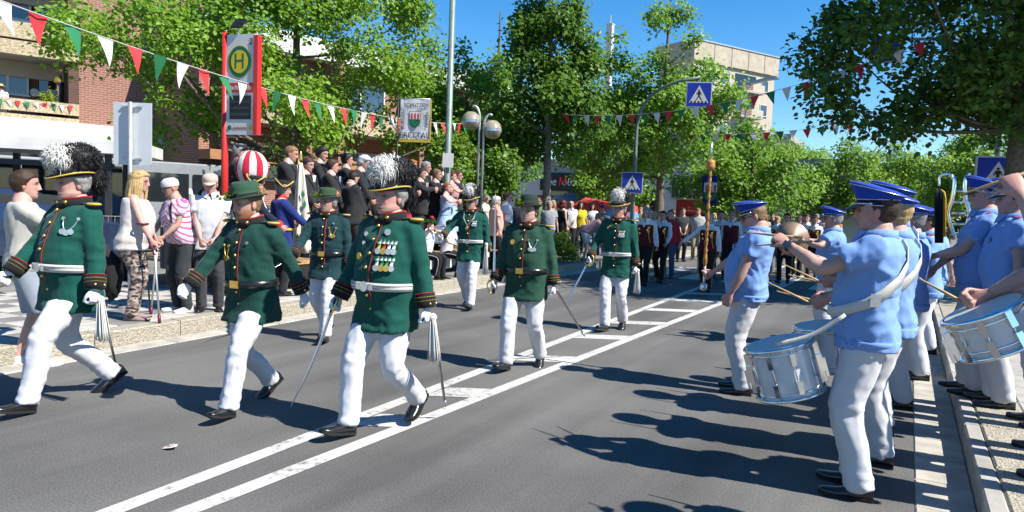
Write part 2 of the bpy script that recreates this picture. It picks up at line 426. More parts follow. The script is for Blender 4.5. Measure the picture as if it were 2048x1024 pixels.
# kerb and gutter stones, each its own piece
def stones(root, name, f0, f1, y0, y1, step, z0, z1, mts, gap=.008, jitter=.004):
    y = y0
    cnt = 0
    while y < y1:
        a, b = y+gap/2, y+step-gap/2; dz = rnd.uniform(-jitter, jitter)
        L0, L1, R0, R1 = f0(a), f0(b), f1(a), f1(b)
        bv = .012
        V = [(L0,a,z0),(R0,a,z0),(R1,b,z0),(L1,b,z0),(L0,a,z1+dz-bv),(R0,a,z1+dz-bv),(R1,b,z1+dz-bv),(L1,b,z1+dz-bv),
             (L0+bv,a+bv,z1+dz),(R0-bv,a+bv,z1+dz),(R1-bv,b-bv,z1+dz),(L1+bv,b-bv,z1+dz)]
        F = [(0,3,2,1),(0,1,5,4),(1,2,6,5),(2,3,7,6),(3,0,4,7),(4,5,9,8),(5,6,10,9),(6,7,11,10),(7,4,8,11),(8,9,10,11)]
        mt = mts[cnt%len(mts)] if isinstance(mts, list) else mts
        obj(name, mesh_from(np.array(V), F, name, False), mt, root); cnt += 1
        y += step
KL = empty('left_kerb', (0,0,0), kind='structure')
stones(KL, 'kerb_stone', lambda y: XL(y)-.52, lambda y: XL(y)-.30, -2, 34, 1.0, -.02, .175, KERB)
GL = empty('left_gutter', (0,0,0), kind='structure')
stones(GL, 'gutter_slab', lambda y: XL(y)-.30, lambda y: XL(y)+.0, -2, 34, .75, -.025, .006, CONC2)
KR = empty('right_kerb', (0,0,0), kind='structure')
stones(KR, 'kerb_stone', lambda y: .44, lambda y: .54, 1, 34, 1.0, -.02, .160, CONC)
GR = empty('right_gutter', (0,0,0), kind='structure')
stones(GR, 'gutter_slab', lambda y: .13, lambda y: .44, 1, 34, .5, -.025, .006, CONC2)
PR = empty('right_kerb_strip', (0,0,0), kind='structure')
stones(PR, 'aggregate_stone', lambda y: .542, lambda y: .86, 1, 26, 1.0, .0, .162, KERB)
PS = empty('right_slab_paving', (0,0,0), kind='structure')
for i in range(3):
    x0 = .865+i*.5
    stones(PS, 'paving_slab', lambda y, x0=x0: x0+.004, lambda y, x0=x0: x0+.496, 2+.25*(i%2), 14, .5, .0, .161, CONC)
# chequered pavers on the bus stop platform
PC = empty('chequered_paving', (0,0,0), kind='structure')
pm = {}
S_ = .33
for k, mt in ((0, PAVL), (1, PAVD)):
    b_ = MB(); e = S_/2-.004
    V = [(-e,-e,0),(e,-e,0),(e,e,0),(-e,e,0),(-e,-e,.03),(e,-e,.03),(e,e,.03),(-e,e,.03),(-e+.008,-e+.008,.036),(e-.008,-e+.008,.036),(e-.008,e-.008,.036),(-e+.008,e-.008,.036)]
    b_.add(V, [(0,1,5,4),(1,2,6,5),(2,3,7,6),(3,0,4,7),(4,5,9,8),(5,6,10,9),(6,7,11,10),(7,4,8,11),(8,9,10,11)])
    pm[k] = mesh_from(np.array(b_.V), b_.F, 'paver', False); pm[k].materials.append(mt)
for i in range(10):
    for j in range(30):
        y = .6+j*S_; x = XL(min(y, 9.99))-.52-S_*(i+.55)
        if x < -13: continue
        o = obj('paver', pm[(i+j) % 2 if i > 0 else (0 if j % 3 else 1)], None, PC, (x, y, .140+rnd.uniform(-.002,.002)), (0,0,.07))
# ---- painted markings
def lineL(Y): return -3.30-.0395*Y
def lineR(Y): return -3.12+.0185*Y
def sheet(name, pts, z=.004, mt=PAINT, **kw):
    return obj(name, mesh_from(np.array([(x,y,z) for x,y in pts]), [tuple(range(len(pts)))], name, False), mt, **kw)
MK = empty('road_markings', (0,0,0), kind='structure')
for f in (lineL, lineR):
    sheet('edge_line', [(f(-3)-.06,-3),(f(-3)+.06,-3),(f(16.2)+.06,16.2),(f(16.2)-.06,16.2)], parent=MK)
for (x, y) in ((920,783),(1090,716),(1195,673),(1275,645),(1340,620),(1388,601),(1425,588),(770,838)):
    p = G(x, y); Y0 = p[1]-.56*(p[0]-lineL(p[1]))
    xa = lineL(Y0)+.07; xb = lineR(Y0+.55)-.07; wd = (xb-xa)*.56
    sheet('hatch_stripe', [(xa,Y0-.17),(xb,Y0+wd-.17),(xb,Y0+wd+.17),(xa,Y0+.17)], parent=MK)
for i in range(7):
    x0 = -6.9+i*1.0
    sheet('zebra_stripe', [(x0,17.0),(x0+.5,17.0),(x0+.5,20.8),(x0,20.8)], parent=MK)
for f in (lineL, lineR):
    sheet('edge_line', [(-3.55,22.5),(-3.43,22.5),(-3.43,60),(-3.55,60)], parent=MK) if f is lineL else None
# litter on the asphalt
lit = MB(); pts = [(0,0),(.10,.012),(.13,.06),(.08,.11),(.02,.10),(-.03,.05)]
V = [(x-.05,y-.05,.006+.03*abs(math.sin(9*x+5*y))) for x,y in pts]+[(0,0,.035)]
lit.add(V, [(i,(i+1)%6,6) for i in range(6)], 0).add([(v[0]*.6,v[1]*.6,v[2]+.008) for v in V], [(i,(i+1)%6,6) for i in range(6)], 1)
p = G(340,898); lit.build('paper_scrap', [WHITE, mat('pink_print', (.7,.42,.38), .7)], loc=(p[0],p[1],0), scale=(.7,.7,.7), label='crumpled white and red paper scrap lying on the asphalt', cat='litter')

# ------------------------------------------------------------------ trees
BARK = mat('bark', (.17,.135,.10), .95, var=.35, vscale=14, bump=.9, bscale=26)
BARKL = mat('bark_pale', (.27,.235,.19), .95, var=.35, vscale=14, bump=.8, bscale=26)
LEAF = attr_mat('leaf', al=1.0, rough=.45, translucent=.45, spec=.35)
LEAFD = attr_mat('leaf_dense', al=.80, rough=.5, translucent=.22, spec=.35)
def leaf_mesh(P, out, size, cols, shape6, g):
    n = len(P)
    nrm = out*.45 + np.array([.34,0,.62]) + g.normal(0,.46,(n,3)); nrm /= np.linalg.norm(nrm,axis=1)[:,None]
    ax = g.normal(0,1,(n,3)) + np.array([0,0,-.35]); ax -= nrm*(ax*nrm).sum(1)[:,None]; ax /= np.linalg.norm(ax,axis=1)[:,None]
    sd_ = np.cross(nrm, ax); L_ = (size*g.uniform(.65,1.25,n))[:,None]
    if shape6:
        q = [(0,0,0),(.28,.34,.07),(.62,.30,.05),(1,0,-.06),(.62,-.30,.05),(.28,-.34,.07)]
        V = np.stack([P+L_*(a*ax+b*sd_+c*nrm) for a,b,c in q],1).reshape(-1,3)
        i = np.arange(n)[:,None]*6
        F = np.vstack([i+np.array([[0,3,2,1]]), i+np.array([[0,5,4,3]])]); k = 6
    else:
        q = [(0,0,0),(.5,.40,.06),(1,0,0),(.5,-.40,.06)]
        V = np.stack([P+L_*(a*ax+b*sd_+c*nrm) for a,b,c in q],1).reshape(-1,3)
        F = np.arange(n)[:,None]*4+np.array([[0,3,2,1]]); k = 4
    return V, F, np.repeat(cols, k, axis=0)
def tree(name, label, base, tr, env, nclump, cr, nleaf, leaf, c0, c1, seed, shape6=False, lmat=None, bark=None, top=None, group=None, cat='tree', stem=True, lean=(0,0)):
    g = np.random.default_rng(seed); base = np.asarray(base, float)
    root = empty(name, base, label=label, cat=cat, group=group)
    env = np.array(env, float); vol = env[:,3]*env[:,4]*env[:,5]; pick = g.choice(len(env), nclump, p=vol/vol.sum())
    d = g.normal(0,1,(nclump,3)); d /= np.linalg.norm(d,axis=1)[:,None]
    rr = g.uniform(.12,1,nclump)**.42
    cc = env[pick,:3]+d*rr[:,None]*env[pick,3:]
    crs = cr*g.uniform(.6,1.25,nclump)
    if stem:
        zt = top or cc[:,2].max()*.93
        tp = [np.array([lean[0]*t*t+.05*math.sin(3*t+seed), lean[1]*t*t+.05*math.cos(4*t+seed), zt*t-.06]) for t in np.linspace(0,1,9)]
        parts = [tube(tp, [tr*(1.35 if i == 0 else 1)*(1-.88*(i/8)**1.1) for i in range(9)], 12, 26)]
        lo = cc[:,2].min()
        for k in g.permutation(nclump)[:min(nclump, 30 if shape6 else 16)]:
            c = cc[k]; zs = max(lo*.98, min(zt*.9, c[2]-np.hypot(c[0],c[1])*g.uniform(.35,.8)))
            t = zs/zt; s0 = np.array([lean[0]*t*t, lean[1]*t*t, zs]); r0 = tr*(1-.85*t)*.36
            mid = s0*.45+c*.55+np.array([0,0,-.12*np.linalg.norm(c-s0)])+g.normal(0,.08,3)
            parts.append(tube([s0, mid, c], [r0, r0*.6, .012], 6, 9))
            for q in range(3):
                e = c+g.normal(0,1,3)*crs[k]*.6; parts.append(tube([mid*.3+c*.7, (c+e)/2+g.normal(0,.05,3), e], [r0*.3, .012, .005], 4, 5))
        V, F = join(parts); V = V+ (vnoise(V*9, seed)*tr*.06)[:,None]*np.array([1,1,0])
        obj('trunk', mesh_from(V, F, 'trunk', True), bark or BARK, root)
    ns = nleaf//7
    k = g.choice(nclump, ns, p=crs**2/(crs**2).sum())
    d = g.normal(0,1,(ns,3)); d[:,2] += .15; d /= np.linalg.norm(d,axis=1)[:,None]
    sp = cc[k]+d*(crs[k]*g.uniform(.05,1,ns)**.45)[:,None]*np.array([1,1,.8])
    P = np.repeat(sp,7,0)+g.normal(0,leaf*.95,(ns*7,3)); out = np.repeat(d,7,0)
    t = np.clip(np.repeat(g.uniform(0,1,nclump)[k],7)*.5+g.uniform(0,1,len(P))*.5, 0, 1)[:,None]
    cols = np.array(c0)*(1-t)+np.array(c1)*t
    cols *= g.uniform(.8,1.15,(len(P),1))
    V, F, cl = leaf_mesh(P, out, leaf, cols, shape6, g)
    o = obj('crown', mesh_from(V, F, 'crown', False, col=cl), lmat or LEAF, root); o['kind'] = 'stuff'
    return root
def E_(*a): return a
p = (-15.2, 14.2)
tree('maple_tree', 'big bright yellow-green maple spreading over the bus stop and stand', (p[0],p[1],.1), .24,
     [E_(0,0,5.4,3.6,3.6,2.9), E_(1.4,2.6,4.2,2.4,2.6,1.9), E_(-1.6,-3.0,5.2,2.6,2.6,2.4), E_(.8,1.0,7.6,2.7,2.7,1.9), E_(2.0,-2.4,3.4,1.6,1.8,1.2), E_(.6,-4.6,4.9,1.3,1.4,.9)],
     128, .72, 46000, .125, (.085,.20,.016), (.215,.36,.032), 11, shape6=True)
p = atD(930,300,23)
tree('round_tree', 'broad mid-green tree behind the clapping crowd and twin-globe lamp', (p[0],p[1],.1), .2,
     [E_(0,0,5.0,1.7,1.7,2.2), E_(-.7,-.4,3.2,1.3,1.3,1.3), E_(.8,.6,3.0,1.6,1.6,1.4)], 58, .56, 16500, .135, (.06,.16,.018), (.16,.30,.034), 12)
p = atD(930,300,19.5)
tree('shrub_tree', 'low leafy shrub tree between stand and twin-globe lamp', (p[0]-.2,p[1]+.6,.1), .08, [E_(0,0,2.3,1.25,1.25,1.2)], 34, .45, 8000, .13, (.06,.145,.016), (.17,.28,.028), 13)
p = atD(1090,440,21)
tree('lime_tree', 'tall narrow dark-green lime tree with pale straight trunk on the kerb bed', (p[0],p[1],.1), .15,
     [E_(0,0,4.2,1.75,1.75,1.4), E_(0,0,6.1,1.25,1.25,1.6), E_(0,0,8.0,.85,.85,1.6)], 74, .50, 22000, .14, (.045,.12,.014), (.13,.24,.026), 14, shape6=True, bark=BARKL)
p = atD(1318,440,28)
tree('lime_tree', 'tall light-green open tree behind the arched zebra crossing pole', (p[0],p[1],.1), .2,
     [E_(0,0,5.0,2.7,2.7,2.2), E_(.1,0,7.6,1.6,1.6,1.9), E_(1.0,0,5.8,1.6,1.6,1.2), E_(-1.8,0,4.2,1.7,1.7,1.5), E_(-1.6,0,6.2,1.3,1.3,1.3), E_(-2.2,-.8,7.0,1.1,1.1,1.3)], 92, .62, 24000, .16, (.07,.175,.016), (.20,.35,.038), 15, top=9.6)
p = atD(985,440,33)
tree('round_tree', 'darker tree with bare twigs on top behind the broad tree', (p[0],p[1],.1), .2, [E_(0,0,5.6,2.0,2.0,2.6)], 44, .7, 8000, .2, (.05,.11,.015), (.12,.20,.03), 16, top=10.6)
p = (1.78, 17.0)
tree('linden_tree', 'huge dark shaded linden overhanging the right pavement', (p[0],p[1],.1), .21,
     [E_(.1,0,7.2,3.9,3.9,2.9), E_(-2.4,-.4,5.2,2.2,2.4,1.8), E_(.6,-.4,5.0,2.9,2.9,1.7), E_(.8,0,9.6,3.8,3.8,2.0), E_(2.8,0,6.2,2.6,2.6,2.4), E_(-1.3,-.2,4.4,2.4,2.2,.9), E_(1.2,.2,4.5,2.6,2.4,.9)],
     205, .70, 60000, .14, (.036,.10,.015), (.115,.235,.026), 17, shape6=True, lmat=LEAFD)
k = 0
for (x, y, D, h, wd, lab) in ((1440,400,40,6.6,3.2,'light-green street tree left of the mace head'), (1500,395,34,5.2,2.8,'street tree right behind the mace and band leader'),
        (1585,400,52,7.0,3.6,'street tree between band leader and drummer caps'), (1665,398,46,6.2,3.4,'feathery bright street tree above the far cap'),
        (1760,400,58,7.2,3.8,'bright street tree left of the near blue caps'), (1840,400,50,6.0,3.4,'yellow-green street tree behind the blue caps'),
        (1905,395,60,7.4,3.8,'far street tree next to the lyre'), (1230,400,40,6.6,3.0,'street tree behind the red parasol'), (1985,395,44,6.8,3.4,'far tree behind the right zebra sign')):
    p = atD(x, y, D); k += 1
    tree('street_tree', lab, (p[0],p[1],0), .16, [E_(0,0,h*.58,wd,wd,h*.33), E_(.2,.2,h*.78,wd*.66,wd*.66,h*.24), E_(-.3,0,h*.46,wd*.8,wd*.8,h*.15)], 62, .66, 11000, .19,
         (.07,.165,.018), (.20,.34,.038), 30+k, group='street trees along the far road')
# hedge and bushes in the kerb bed
p = G(1128,530,.1)
tree('clipped_bush', 'low round light-green bush at the kerb beside the bending woman', (p[0]-.5,p[1]+.4,.1), .03, [E_(0,0,.42,.75,.75,.42)], 26, .22, 5200, .06, (.09,.17,.02), (.22,.30,.03), 50, stem=False, cat='bush')
p = atD(960,440,17.5)
tree('dark_hedge', 'dark hedge bush behind the spectators in front of the lamp pole', (p[0],p[1],.1), .03, [E_(-.6,0,.7,.8,1.1,.7)], 26, .32, 4600, .10, (.03,.075,.012), (.09,.16,.02), 51, stem=False, cat='bush')
p = atD(1530,420,30)
tree('roadside_bush', 'rounded green bush behind the band leader cap', (p[0],p[1],.05), .03, [E_(0,0,.9,1.3,1.0,.9)], 24, .35, 3600, .12, (.05,.12,.015), (.13,.22,.03), 52, stem=False, cat='bush')
# far wood that closes the view along the road
g = np.random.default_rng(60)
n = 22000
P = np.stack([g.uniform(-55,40,n), g.uniform(75,95,n), 0*g.uniform(0,1,n)],1)
hh = 6.0+1.6*np.sin(P[:,0]*.33)+1.1*np.sin(P[:,0]*.9+1)
P[:,2] = hh*g.uniform(0,1,n)**.7
V, F, cl = leaf_mesh(P, np.tile(np.array([0,-1.,.2]),(n,1)), .75, np.array((.035,.085,.013))*(g.uniform(.6,1.7,(n,1))), False, g)
obj('far_wood', mesh_from(V, F, 'far_wood', False, col=cl), LEAF, label='far belt of green trees closing the street', cat='wood', kind='stuff')

# ------------------------------------------------------------------ buildings
BRICK = brick_mat('brick_red', (.36,.135,.085), (.29,.105,.07), (.42,.33,.27), rot=(PI/2,0,0))
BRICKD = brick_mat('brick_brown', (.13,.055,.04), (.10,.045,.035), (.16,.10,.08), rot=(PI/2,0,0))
PEB = pebble_mat('pebble_parapet', (.36,.28,.16), (.66,.56,.38), 22)
CREAM = mat('cream_render', (.56,.49,.39), .9, var=.08, vscale=1.2, bump=.15, bscale=40)
BEIGE = mat('beige_concrete', (.50,.44,.34), .9, var=.15, vscale=1.5, bump=.2, bscale=30)
GREYP = mat('grey_render', (.40,.39,.37), .9, var=.12, vscale=1)
PANE = mat('window_pane', (.05,.09,.14), .04, var=.25, vscale=.7, spec=1.0)
def window(parent, x0, x1, z0, z1, y, frame=WHITE, mull=1, d=.06):
    """window in a wall whose outer face is at local y, looking to -y"""
    f = MB(); t = .07
    f.box(x0,x1,y-d,y+.02,z0,z0+t).box(x0,x1,y-d,y+.02,z1-t,z1).box(x0,x0+t,y-d,y+.02,z0+t,z1-t).box(x1-t,x1,y-d,y+.02,z0+t,z1-t)
    for k in range(mull):
        xm = x0+(x1-x0)*(k+1)/(mull+1); f.box(xm-.04,xm+.04,y-d,y+.02,z0+t,z1-t)
    wf = f.build('window', frame, parent)
    MB().box(x0+t,x1-t,y-.02,y-.005,z0+t,z1-t).build('pane', PANE, wf)
    MB().box(x0-.05,x1+.05,y-d-.07,y-.001,z0-.05,z0-.002).build('sill', GREYM, wf)
    return wf
# A: brick apartment house with loggias; local x runs along the facade, -y looks to the street
c0 = atX(157,100,-27.3)
angA = math.atan2(.92, .386)
A = empty('apartment_house', (c0[0],c0[1],0), angA, 'red brick apartment house with pebble-clad balconies at the left edge', 'building')
MB().box(0,6.1,0,10,4.06,9.6).build('gable_wall', BRICK, A)
MB().box(-.1,6.25,-.12,10,9.6,10.4).build('roof_edge', WHITE, A)
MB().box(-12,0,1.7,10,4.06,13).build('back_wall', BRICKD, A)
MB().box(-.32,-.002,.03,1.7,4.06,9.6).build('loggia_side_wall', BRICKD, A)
MB().box(-12,-.32,.02,1.7,6.34,6.55).build('floor_slab', GREYP, A); MB().box(-12,-.32,.02,1.7,4.06,4.25).build('floor_slab', GREYP, A)
MB().box(-12,-.32,.02,1.7,9.1,9.3).build('floor_slab', GREYP, A)
for z0, z1 in ((6.90,7.48),(6.33,6.82),(4.36,4.78),(4.07,4.24),(9.6,10.3)):
    MB().box(-12,0,-.14,.0,z0,z1).build('parapet', PEB, A)
MB().box(-12,-.34,1.45,1.69,8.45,9.1).build('ceiling_panel', CREAM, A); MB().box(-12,-.34,1.5,1.69,5.75,6.33).build('ceiling_panel', CREAM, A)
window(A, -2.75,-1.45,5.1,5.85,1.62); window(A, -5.4,-3.1,5.1,5.85,1.62); window(A, -2.7,-1.35,7.85,8.75,1.62); window(A,-5.6,-3.1,7.85,8.75,1.62)
MB().box(-1.12,-.36,1.60,1.68,4.25,5.75).build('balcony_door', GLASSD, A); MB().box(-1.12,-.36,1.60,1.68,6.6,8.45).build('balcony_door', GLASSD, A)
MB().lathe([(0,0),(.15,0),(.15,.05),(0,.05)], 16, T=Tm((-1.27,1.66,5.25),(1,0,0),(0,0,1),(0,-1,0))).build('wall_lamp', WHITE, A)
V, F = text_mesh('T WET', .46, .004); o = MB().add(V, F, T=Tm((-2.15,1.69,4.86),(1,0,0),(0,0,1),(0,-1,0))).build('chalk_lettering', mat('chalk', (.42,.36,.33), .9), A)
MB().box(-12,6.4,-.9,.0,3.25,4.04).build('shop_fascia', WHITE, A); MB().box(-12,6.4,-.6,6,3.05,3.24).build('soffit', GREYP, A)
MB().box(-12,6.1,.25,.4,0,3.04).build('shop_glazing', GLASSD, A)
for x in (-10,-7,-4,-1,2,5): MB().box(x,x+.18,.1,.24,0,3.04).build('shop_post', DARK, A)
def wA(x, y, z):
    ca, sa = math.cos(angA), math.sin(angA); return (c0[0]+ca*x-sa*y, c0[1]+sa*x+ca*y, z)
lan = MB(); lan.lathe([(.05,.0),(.13,.03),(.14,.2),(.12,.34),(.04,.36)], 12); lan.tube([(0,0,.36),(0,0,.75)], .008, 5); lan.tube([(.0,0,0),(.04,0,-.4),(-.05,0,-.62)], .012, 5)
lan.build('hanging_lantern', mat('terracotta_paper', (.62,.26,.14), .8), loc=wA(-.62,.5,5.55), smooth=True, label='terracotta lantern hanging in the lower loggia', cat='lantern')
bx = MB(); bx.box(-.35,.35,-.12,.12,0,.2)
fp = empty('potted_plant', wA(-.98,.25,4.4), label='small yellow-green potted plant on the lower balcony', cat='plant'); bx.build('planter', mat('brown_pot',(.15,.08,.05),.8), fp)
g = np.random.default_rng(3); P = g.normal(0,1,(420,3))*np.array([.22,.12,.16])+np.array([0,0,.45]); V, F, cl = leaf_mesh(P, unit((0,-1,1))*np.ones((420,1)), .09, np.array((.2,.26,.02))*g.uniform(.6,1.3,(420,1)), False, g)
o = obj('foliage', mesh_from(V,F,'foliage',False,col=cl), LEAF, fp); o['kind'] = 'stuff'
# B: second apartment block seen through the maple
c1 = atX(640,200,-21.5)
B = empty('apartment_block', (c1[0],c1[1],0), R(78), 'brick and pebble-clad apartment block glimpsed through the maple', 'building')
MB().box(-5,11,0,9,0,7.2).build('wall', BRICK, B); MB().box(-5.3,11.3,-.7,9.2,7.2,8.0).build('roof_edge', WHITE, B)
for x0 in (-4,.3,4.6):
    MB().box(x0,x0+3.6,-1.3,-.002,4.3,4.5).build('balcony_slab', GREYP, B); MB().box(x0,x0+3.6,-1.42,-1.3,4.32,5.3).build('parapet', PEB, B)
    MB().box(x0-.25,x0-.002,-1.3,-.002,0,7.19).build('fin_wall', BRICK, B)
    window(B, x0+.4,x0+3.0,5.3,6.6,-.002); window(B, x0+.4,x0+3.0,2.3,3.7,-.002)
MB().box(8.6,11,-.5,-.002,3.0,4.6).build('red_panel', REDP, B)
MB().box(-5,11,-.9,-.004,2.9,3.25).build('fascia', mat('orange_wood',(.42,.2,.09),.7), B)
# C: shops at the back of the square
c2 = atY(1080,400,47)
Cc = empty('shop_row', (c2[0],47,0), 0, 'low white shop building with black fascia and lettering behind the lime tree', 'building')
MB().box(-6,22,0,10,0,5.2).build('wall', WHITE, Cc); MB().box(-6,22,-.25,-.003,4.7,5.25).build('cornice', GREYP, Cc)
MB().box(.2,6.2,-.5,-.004,2.95,4.25).build('black_fascia', mat('black_sign', (.012,.012,.014), .4), Cc)
V, F = text_mesh('The  ouse of', .78, .03, bold=.012); MB().add(V, F, T=Tm((2.35,-.54,3.55),(1,0,0),(0,0,1),(0,-1,0))).build('fascia_lettering', WHITE, Cc)
V, F = text_mesh('H', .86, .03, bold=.02); MB().add(V, F, T=Tm((2.08,-.56,3.55),(1,0,0),(0,0,1),(0,-1,0))).build('red_letter', REDP, Cc)
V, F = text_mesh('C', .86, .03, bold=.02); MB().add(V, F, T=Tm((5.05,-.56,3.55),(1,0,0),(0,0,1),(0,-1,0))).build('red_letter', REDP, Cc)
MB().box(.2,9,-.1,-.005,.2,2.9).build('shop_glazing', GLASSD, Cc)
for k in range(7): window(Cc, 10+k*1.7,11.2+k*1.7,2.6,4.1,-.003)
REDS = mat('penny_red', (.42,.02,.02), .5)
for x, yy, tx, lab in ((1093,403,'PENNY.','dark red shop sign with white PENNY lettering beside the pale trunk'), (1206,400,'PE','dark red shop sign with white arrow and letters above the parasol')):
    q = atY(x, yy, 42); sg = empty('shop_sign', (q[0],42,q[2]), 0, lab, 'sign', 'red shop signs')
    MB().box(-1.05,1.05,0,.12,-.42,.42).build('panel', REDS, sg); MB().box(-.95,-.85,.02,.1,-q[2],-.42).box(.85,.95,.02,.1,-q[2],-.42).build('post', GREYM, sg)
    V, F = text_mesh(tx, .42, .01, bold=.015); MB().add(V, F, T=Tm((.12 if len(tx)>2 else .35,-.02,-.02),(1,0,0),(0,0,1),(0,-1,0))).build('lettering', WHITE, sg)
    if len(tx) == 2: MB().prism([(-.55,0),(-.25,-.22),(-.25,.22)], 0, .02, T=Tm((-.2,-.02,0),(1,0,0),(0,0,1),(0,-1,0))).build('arrow', WHITE, sg)
# D: beige high-rise
c3 = atD(1390,80,84); zt = c3[2]
D = empty('high_rise', (c3[0],c3[1],0), R(62), 'beige concrete high-rise with a recessed balcony above the trees', 'building')
MB().box(0,14,0,5.5,0,zt-2.2).build('wall', CREAM, D); MB().box(-.3,14.3,-.3,5.8,zt-2.2,zt).build('roof_parapet', BEIGE, D)
MB().box(-.4,14.4,-.4,5.9,zt+.002,zt+.14).build('coping', GREYM, D)
for x in (2.9,5.8,8.7,11.6): MB().box(x,x+.06,-.32,-.302,zt-2.2,zt).build('panel_joint', DARK, D)
for s in range(6):
    z = zt-4.4-s*2.9
    window(D, 2.2,3.6,z+.1,z+1.5,-.003,mull=0); window(D, 4.6,6.0,z+.1,z+1.5,-.003,mull=0); window(D, .4,1.4,z+.1,z+1.5,-.003,mull=0)
    MB().box(6.9,10.6,-.03,-.004,z-.3,z+1.7).build('balcony_recess', GLASSD, D); MB().box(6.8,10.7,-1.3,-.035,z-.55,z-.35).build('balcony_slab', GREYP, D)
    MB().box(6.8,10.7,-1.3,-1.2,z-.35,z+.5).build('parapet', CREAM, D)
    for r in range(4): MB().box(6.8,8.6,-1.33,-1.305,z-.2+r*.19,z-.1+r*.19).build('railing_bar', mat('maroon_rail',(.25,.06,.07),.5), D)
for k in range(5): window(D, 11.6,12.9,zt-4.3-k*2.9,zt-2.9-k*2.9,-.003,mull=0)
ch = atD(1221,50,95); MB().box(-.38,.38,-.38,.38,0,ch[2]).box(-.45,.45,-.45,.45,ch[2],ch[2]+.12).tube([(0,0,ch[2]),(0,0,ch[2]+1.2)],.06,6).build('chimney_stack', WHITE, loc=(ch[0],ch[1],0), label='white square chimney stack showing above the trees', cat='chimney')
# E: long pale building behind the street trees, red kiosk, tents
c4 = atY(1290,420,72)
Fh = empty('office_block', (c4[0]-2,72,0), 0, 'long pale flat-roofed block behind the street trees', 'building')
MB().box(-8,16,0,8,0,9).build('wall', CREAM, Fh); MB().box(-8.2,16.2,-.2,8.2,9.0,9.6).build('roof_edge', GREYP, Fh)
for r in range(3):
    for k in range(9): window(Fh, -7+k*2.5,-5.4+k*2.5,1.6+r*2.7,3.1+r*2.7,-.003,mull=1)
q = atY(1408,430,38)
K = empty('red_kiosk', (q[0],38,0), 0, 'red food trailer with white round badge behind the band', 'trailer')
MB().box(-1.55,1.55,0,2.0,.35,2.35).build('body', REDP, K); MB().box(-1.6,1.6,-.05,2.05,2.352,2.45).build('roof', WHITE, K)
MB().box(-.9,.5,-.02,-.003,1.2,2.0).build('serving_hatch', GLASSD, K); MB().box(-1.2,.1,-.06,-.022,1.75,1.8).build('awning_rail', WHITE, K)
MB().lathe([(0,0),(.2,0),(.2,.02),(0,.02)], 18, T=Tm((1.05,-.025,1.98),(1,0,0),(0,0,1),(0,-1,0))).build('badge', WHITE, K)
MB().box(.72,1.4,-.02,-.004,1.2,1.6).build('price_board', GREYP, K)
for x in (-.9,.9): MB().lathe([(0,0),(.3,0),(.3,.2),(0,.2)], 16, T=Tm((x,.2,.32),(1,0,0),(0,0,1),(0,-1,0))).build('wheel', DARK, K)
def parasol(px, py, Y, w_, col, lab, zt):
    q = atY(px, py, Y); r_ = empty('parasol', (q[0],Y,.1), 0, lab, 'parasol')
    MB().tube([(0,0,0),(0,0,zt)], .025, 8).build('pole', GREYM, r_)
    for k in range(8):
        a, b_ = 2*PI*k/8, 2*PI*(k+1)/8
        MB().add([(0,0,zt),(w_*math.cos(a),w_*math.sin(a),zt-.55),(w_*math.cos(b_),w_*math.sin(b_),zt-.55),(w_*math.cos(a),w_*math.sin(a),zt-.7),(w_*math.cos(b_),w_*math.sin(b_),zt-.7)], [(0,1,2),(1,3,4,2)]).build('panel', col, r_)
    return r_
REDC = mat('red_canvas', (.75,.06,.03), .8, var=.05); GREYC = mat('grey_canvas', (.33,.34,.36), .8, var=.08)
parasol(1190,420,29,1.25,REDC,'bright red parasol tilted over the bending woman',2.15).rotation_euler = (R(-8),R(-14),.2)
parasol(1245,430,33,1.2,REDC,'red parasol partly hidden behind the plumed officer',2.1)
parasol(1143,420,38,2.3,GREYC,'wide grey market parasol in front of the shop glazing',2.5)
q = atY(1640,440,55)
TN = empty('party_tent', (q[0],55,0), 0, 'low white party tent far down the road', 'tent')
MB().prism([(-3,1.5),(3,1.5),(3,1.75),(0,2.3),(-3,1.75)], 0, 3, T=Tm((0,0,0),(1,0,0),(0,0,1),(0,-1,0))).build('roof', WHITE, TN)
for x in (-2.9,2.9): MB().box(x-.04,x+.04,-3,-2.92,0,1.5).build('post', GREYM, TN)
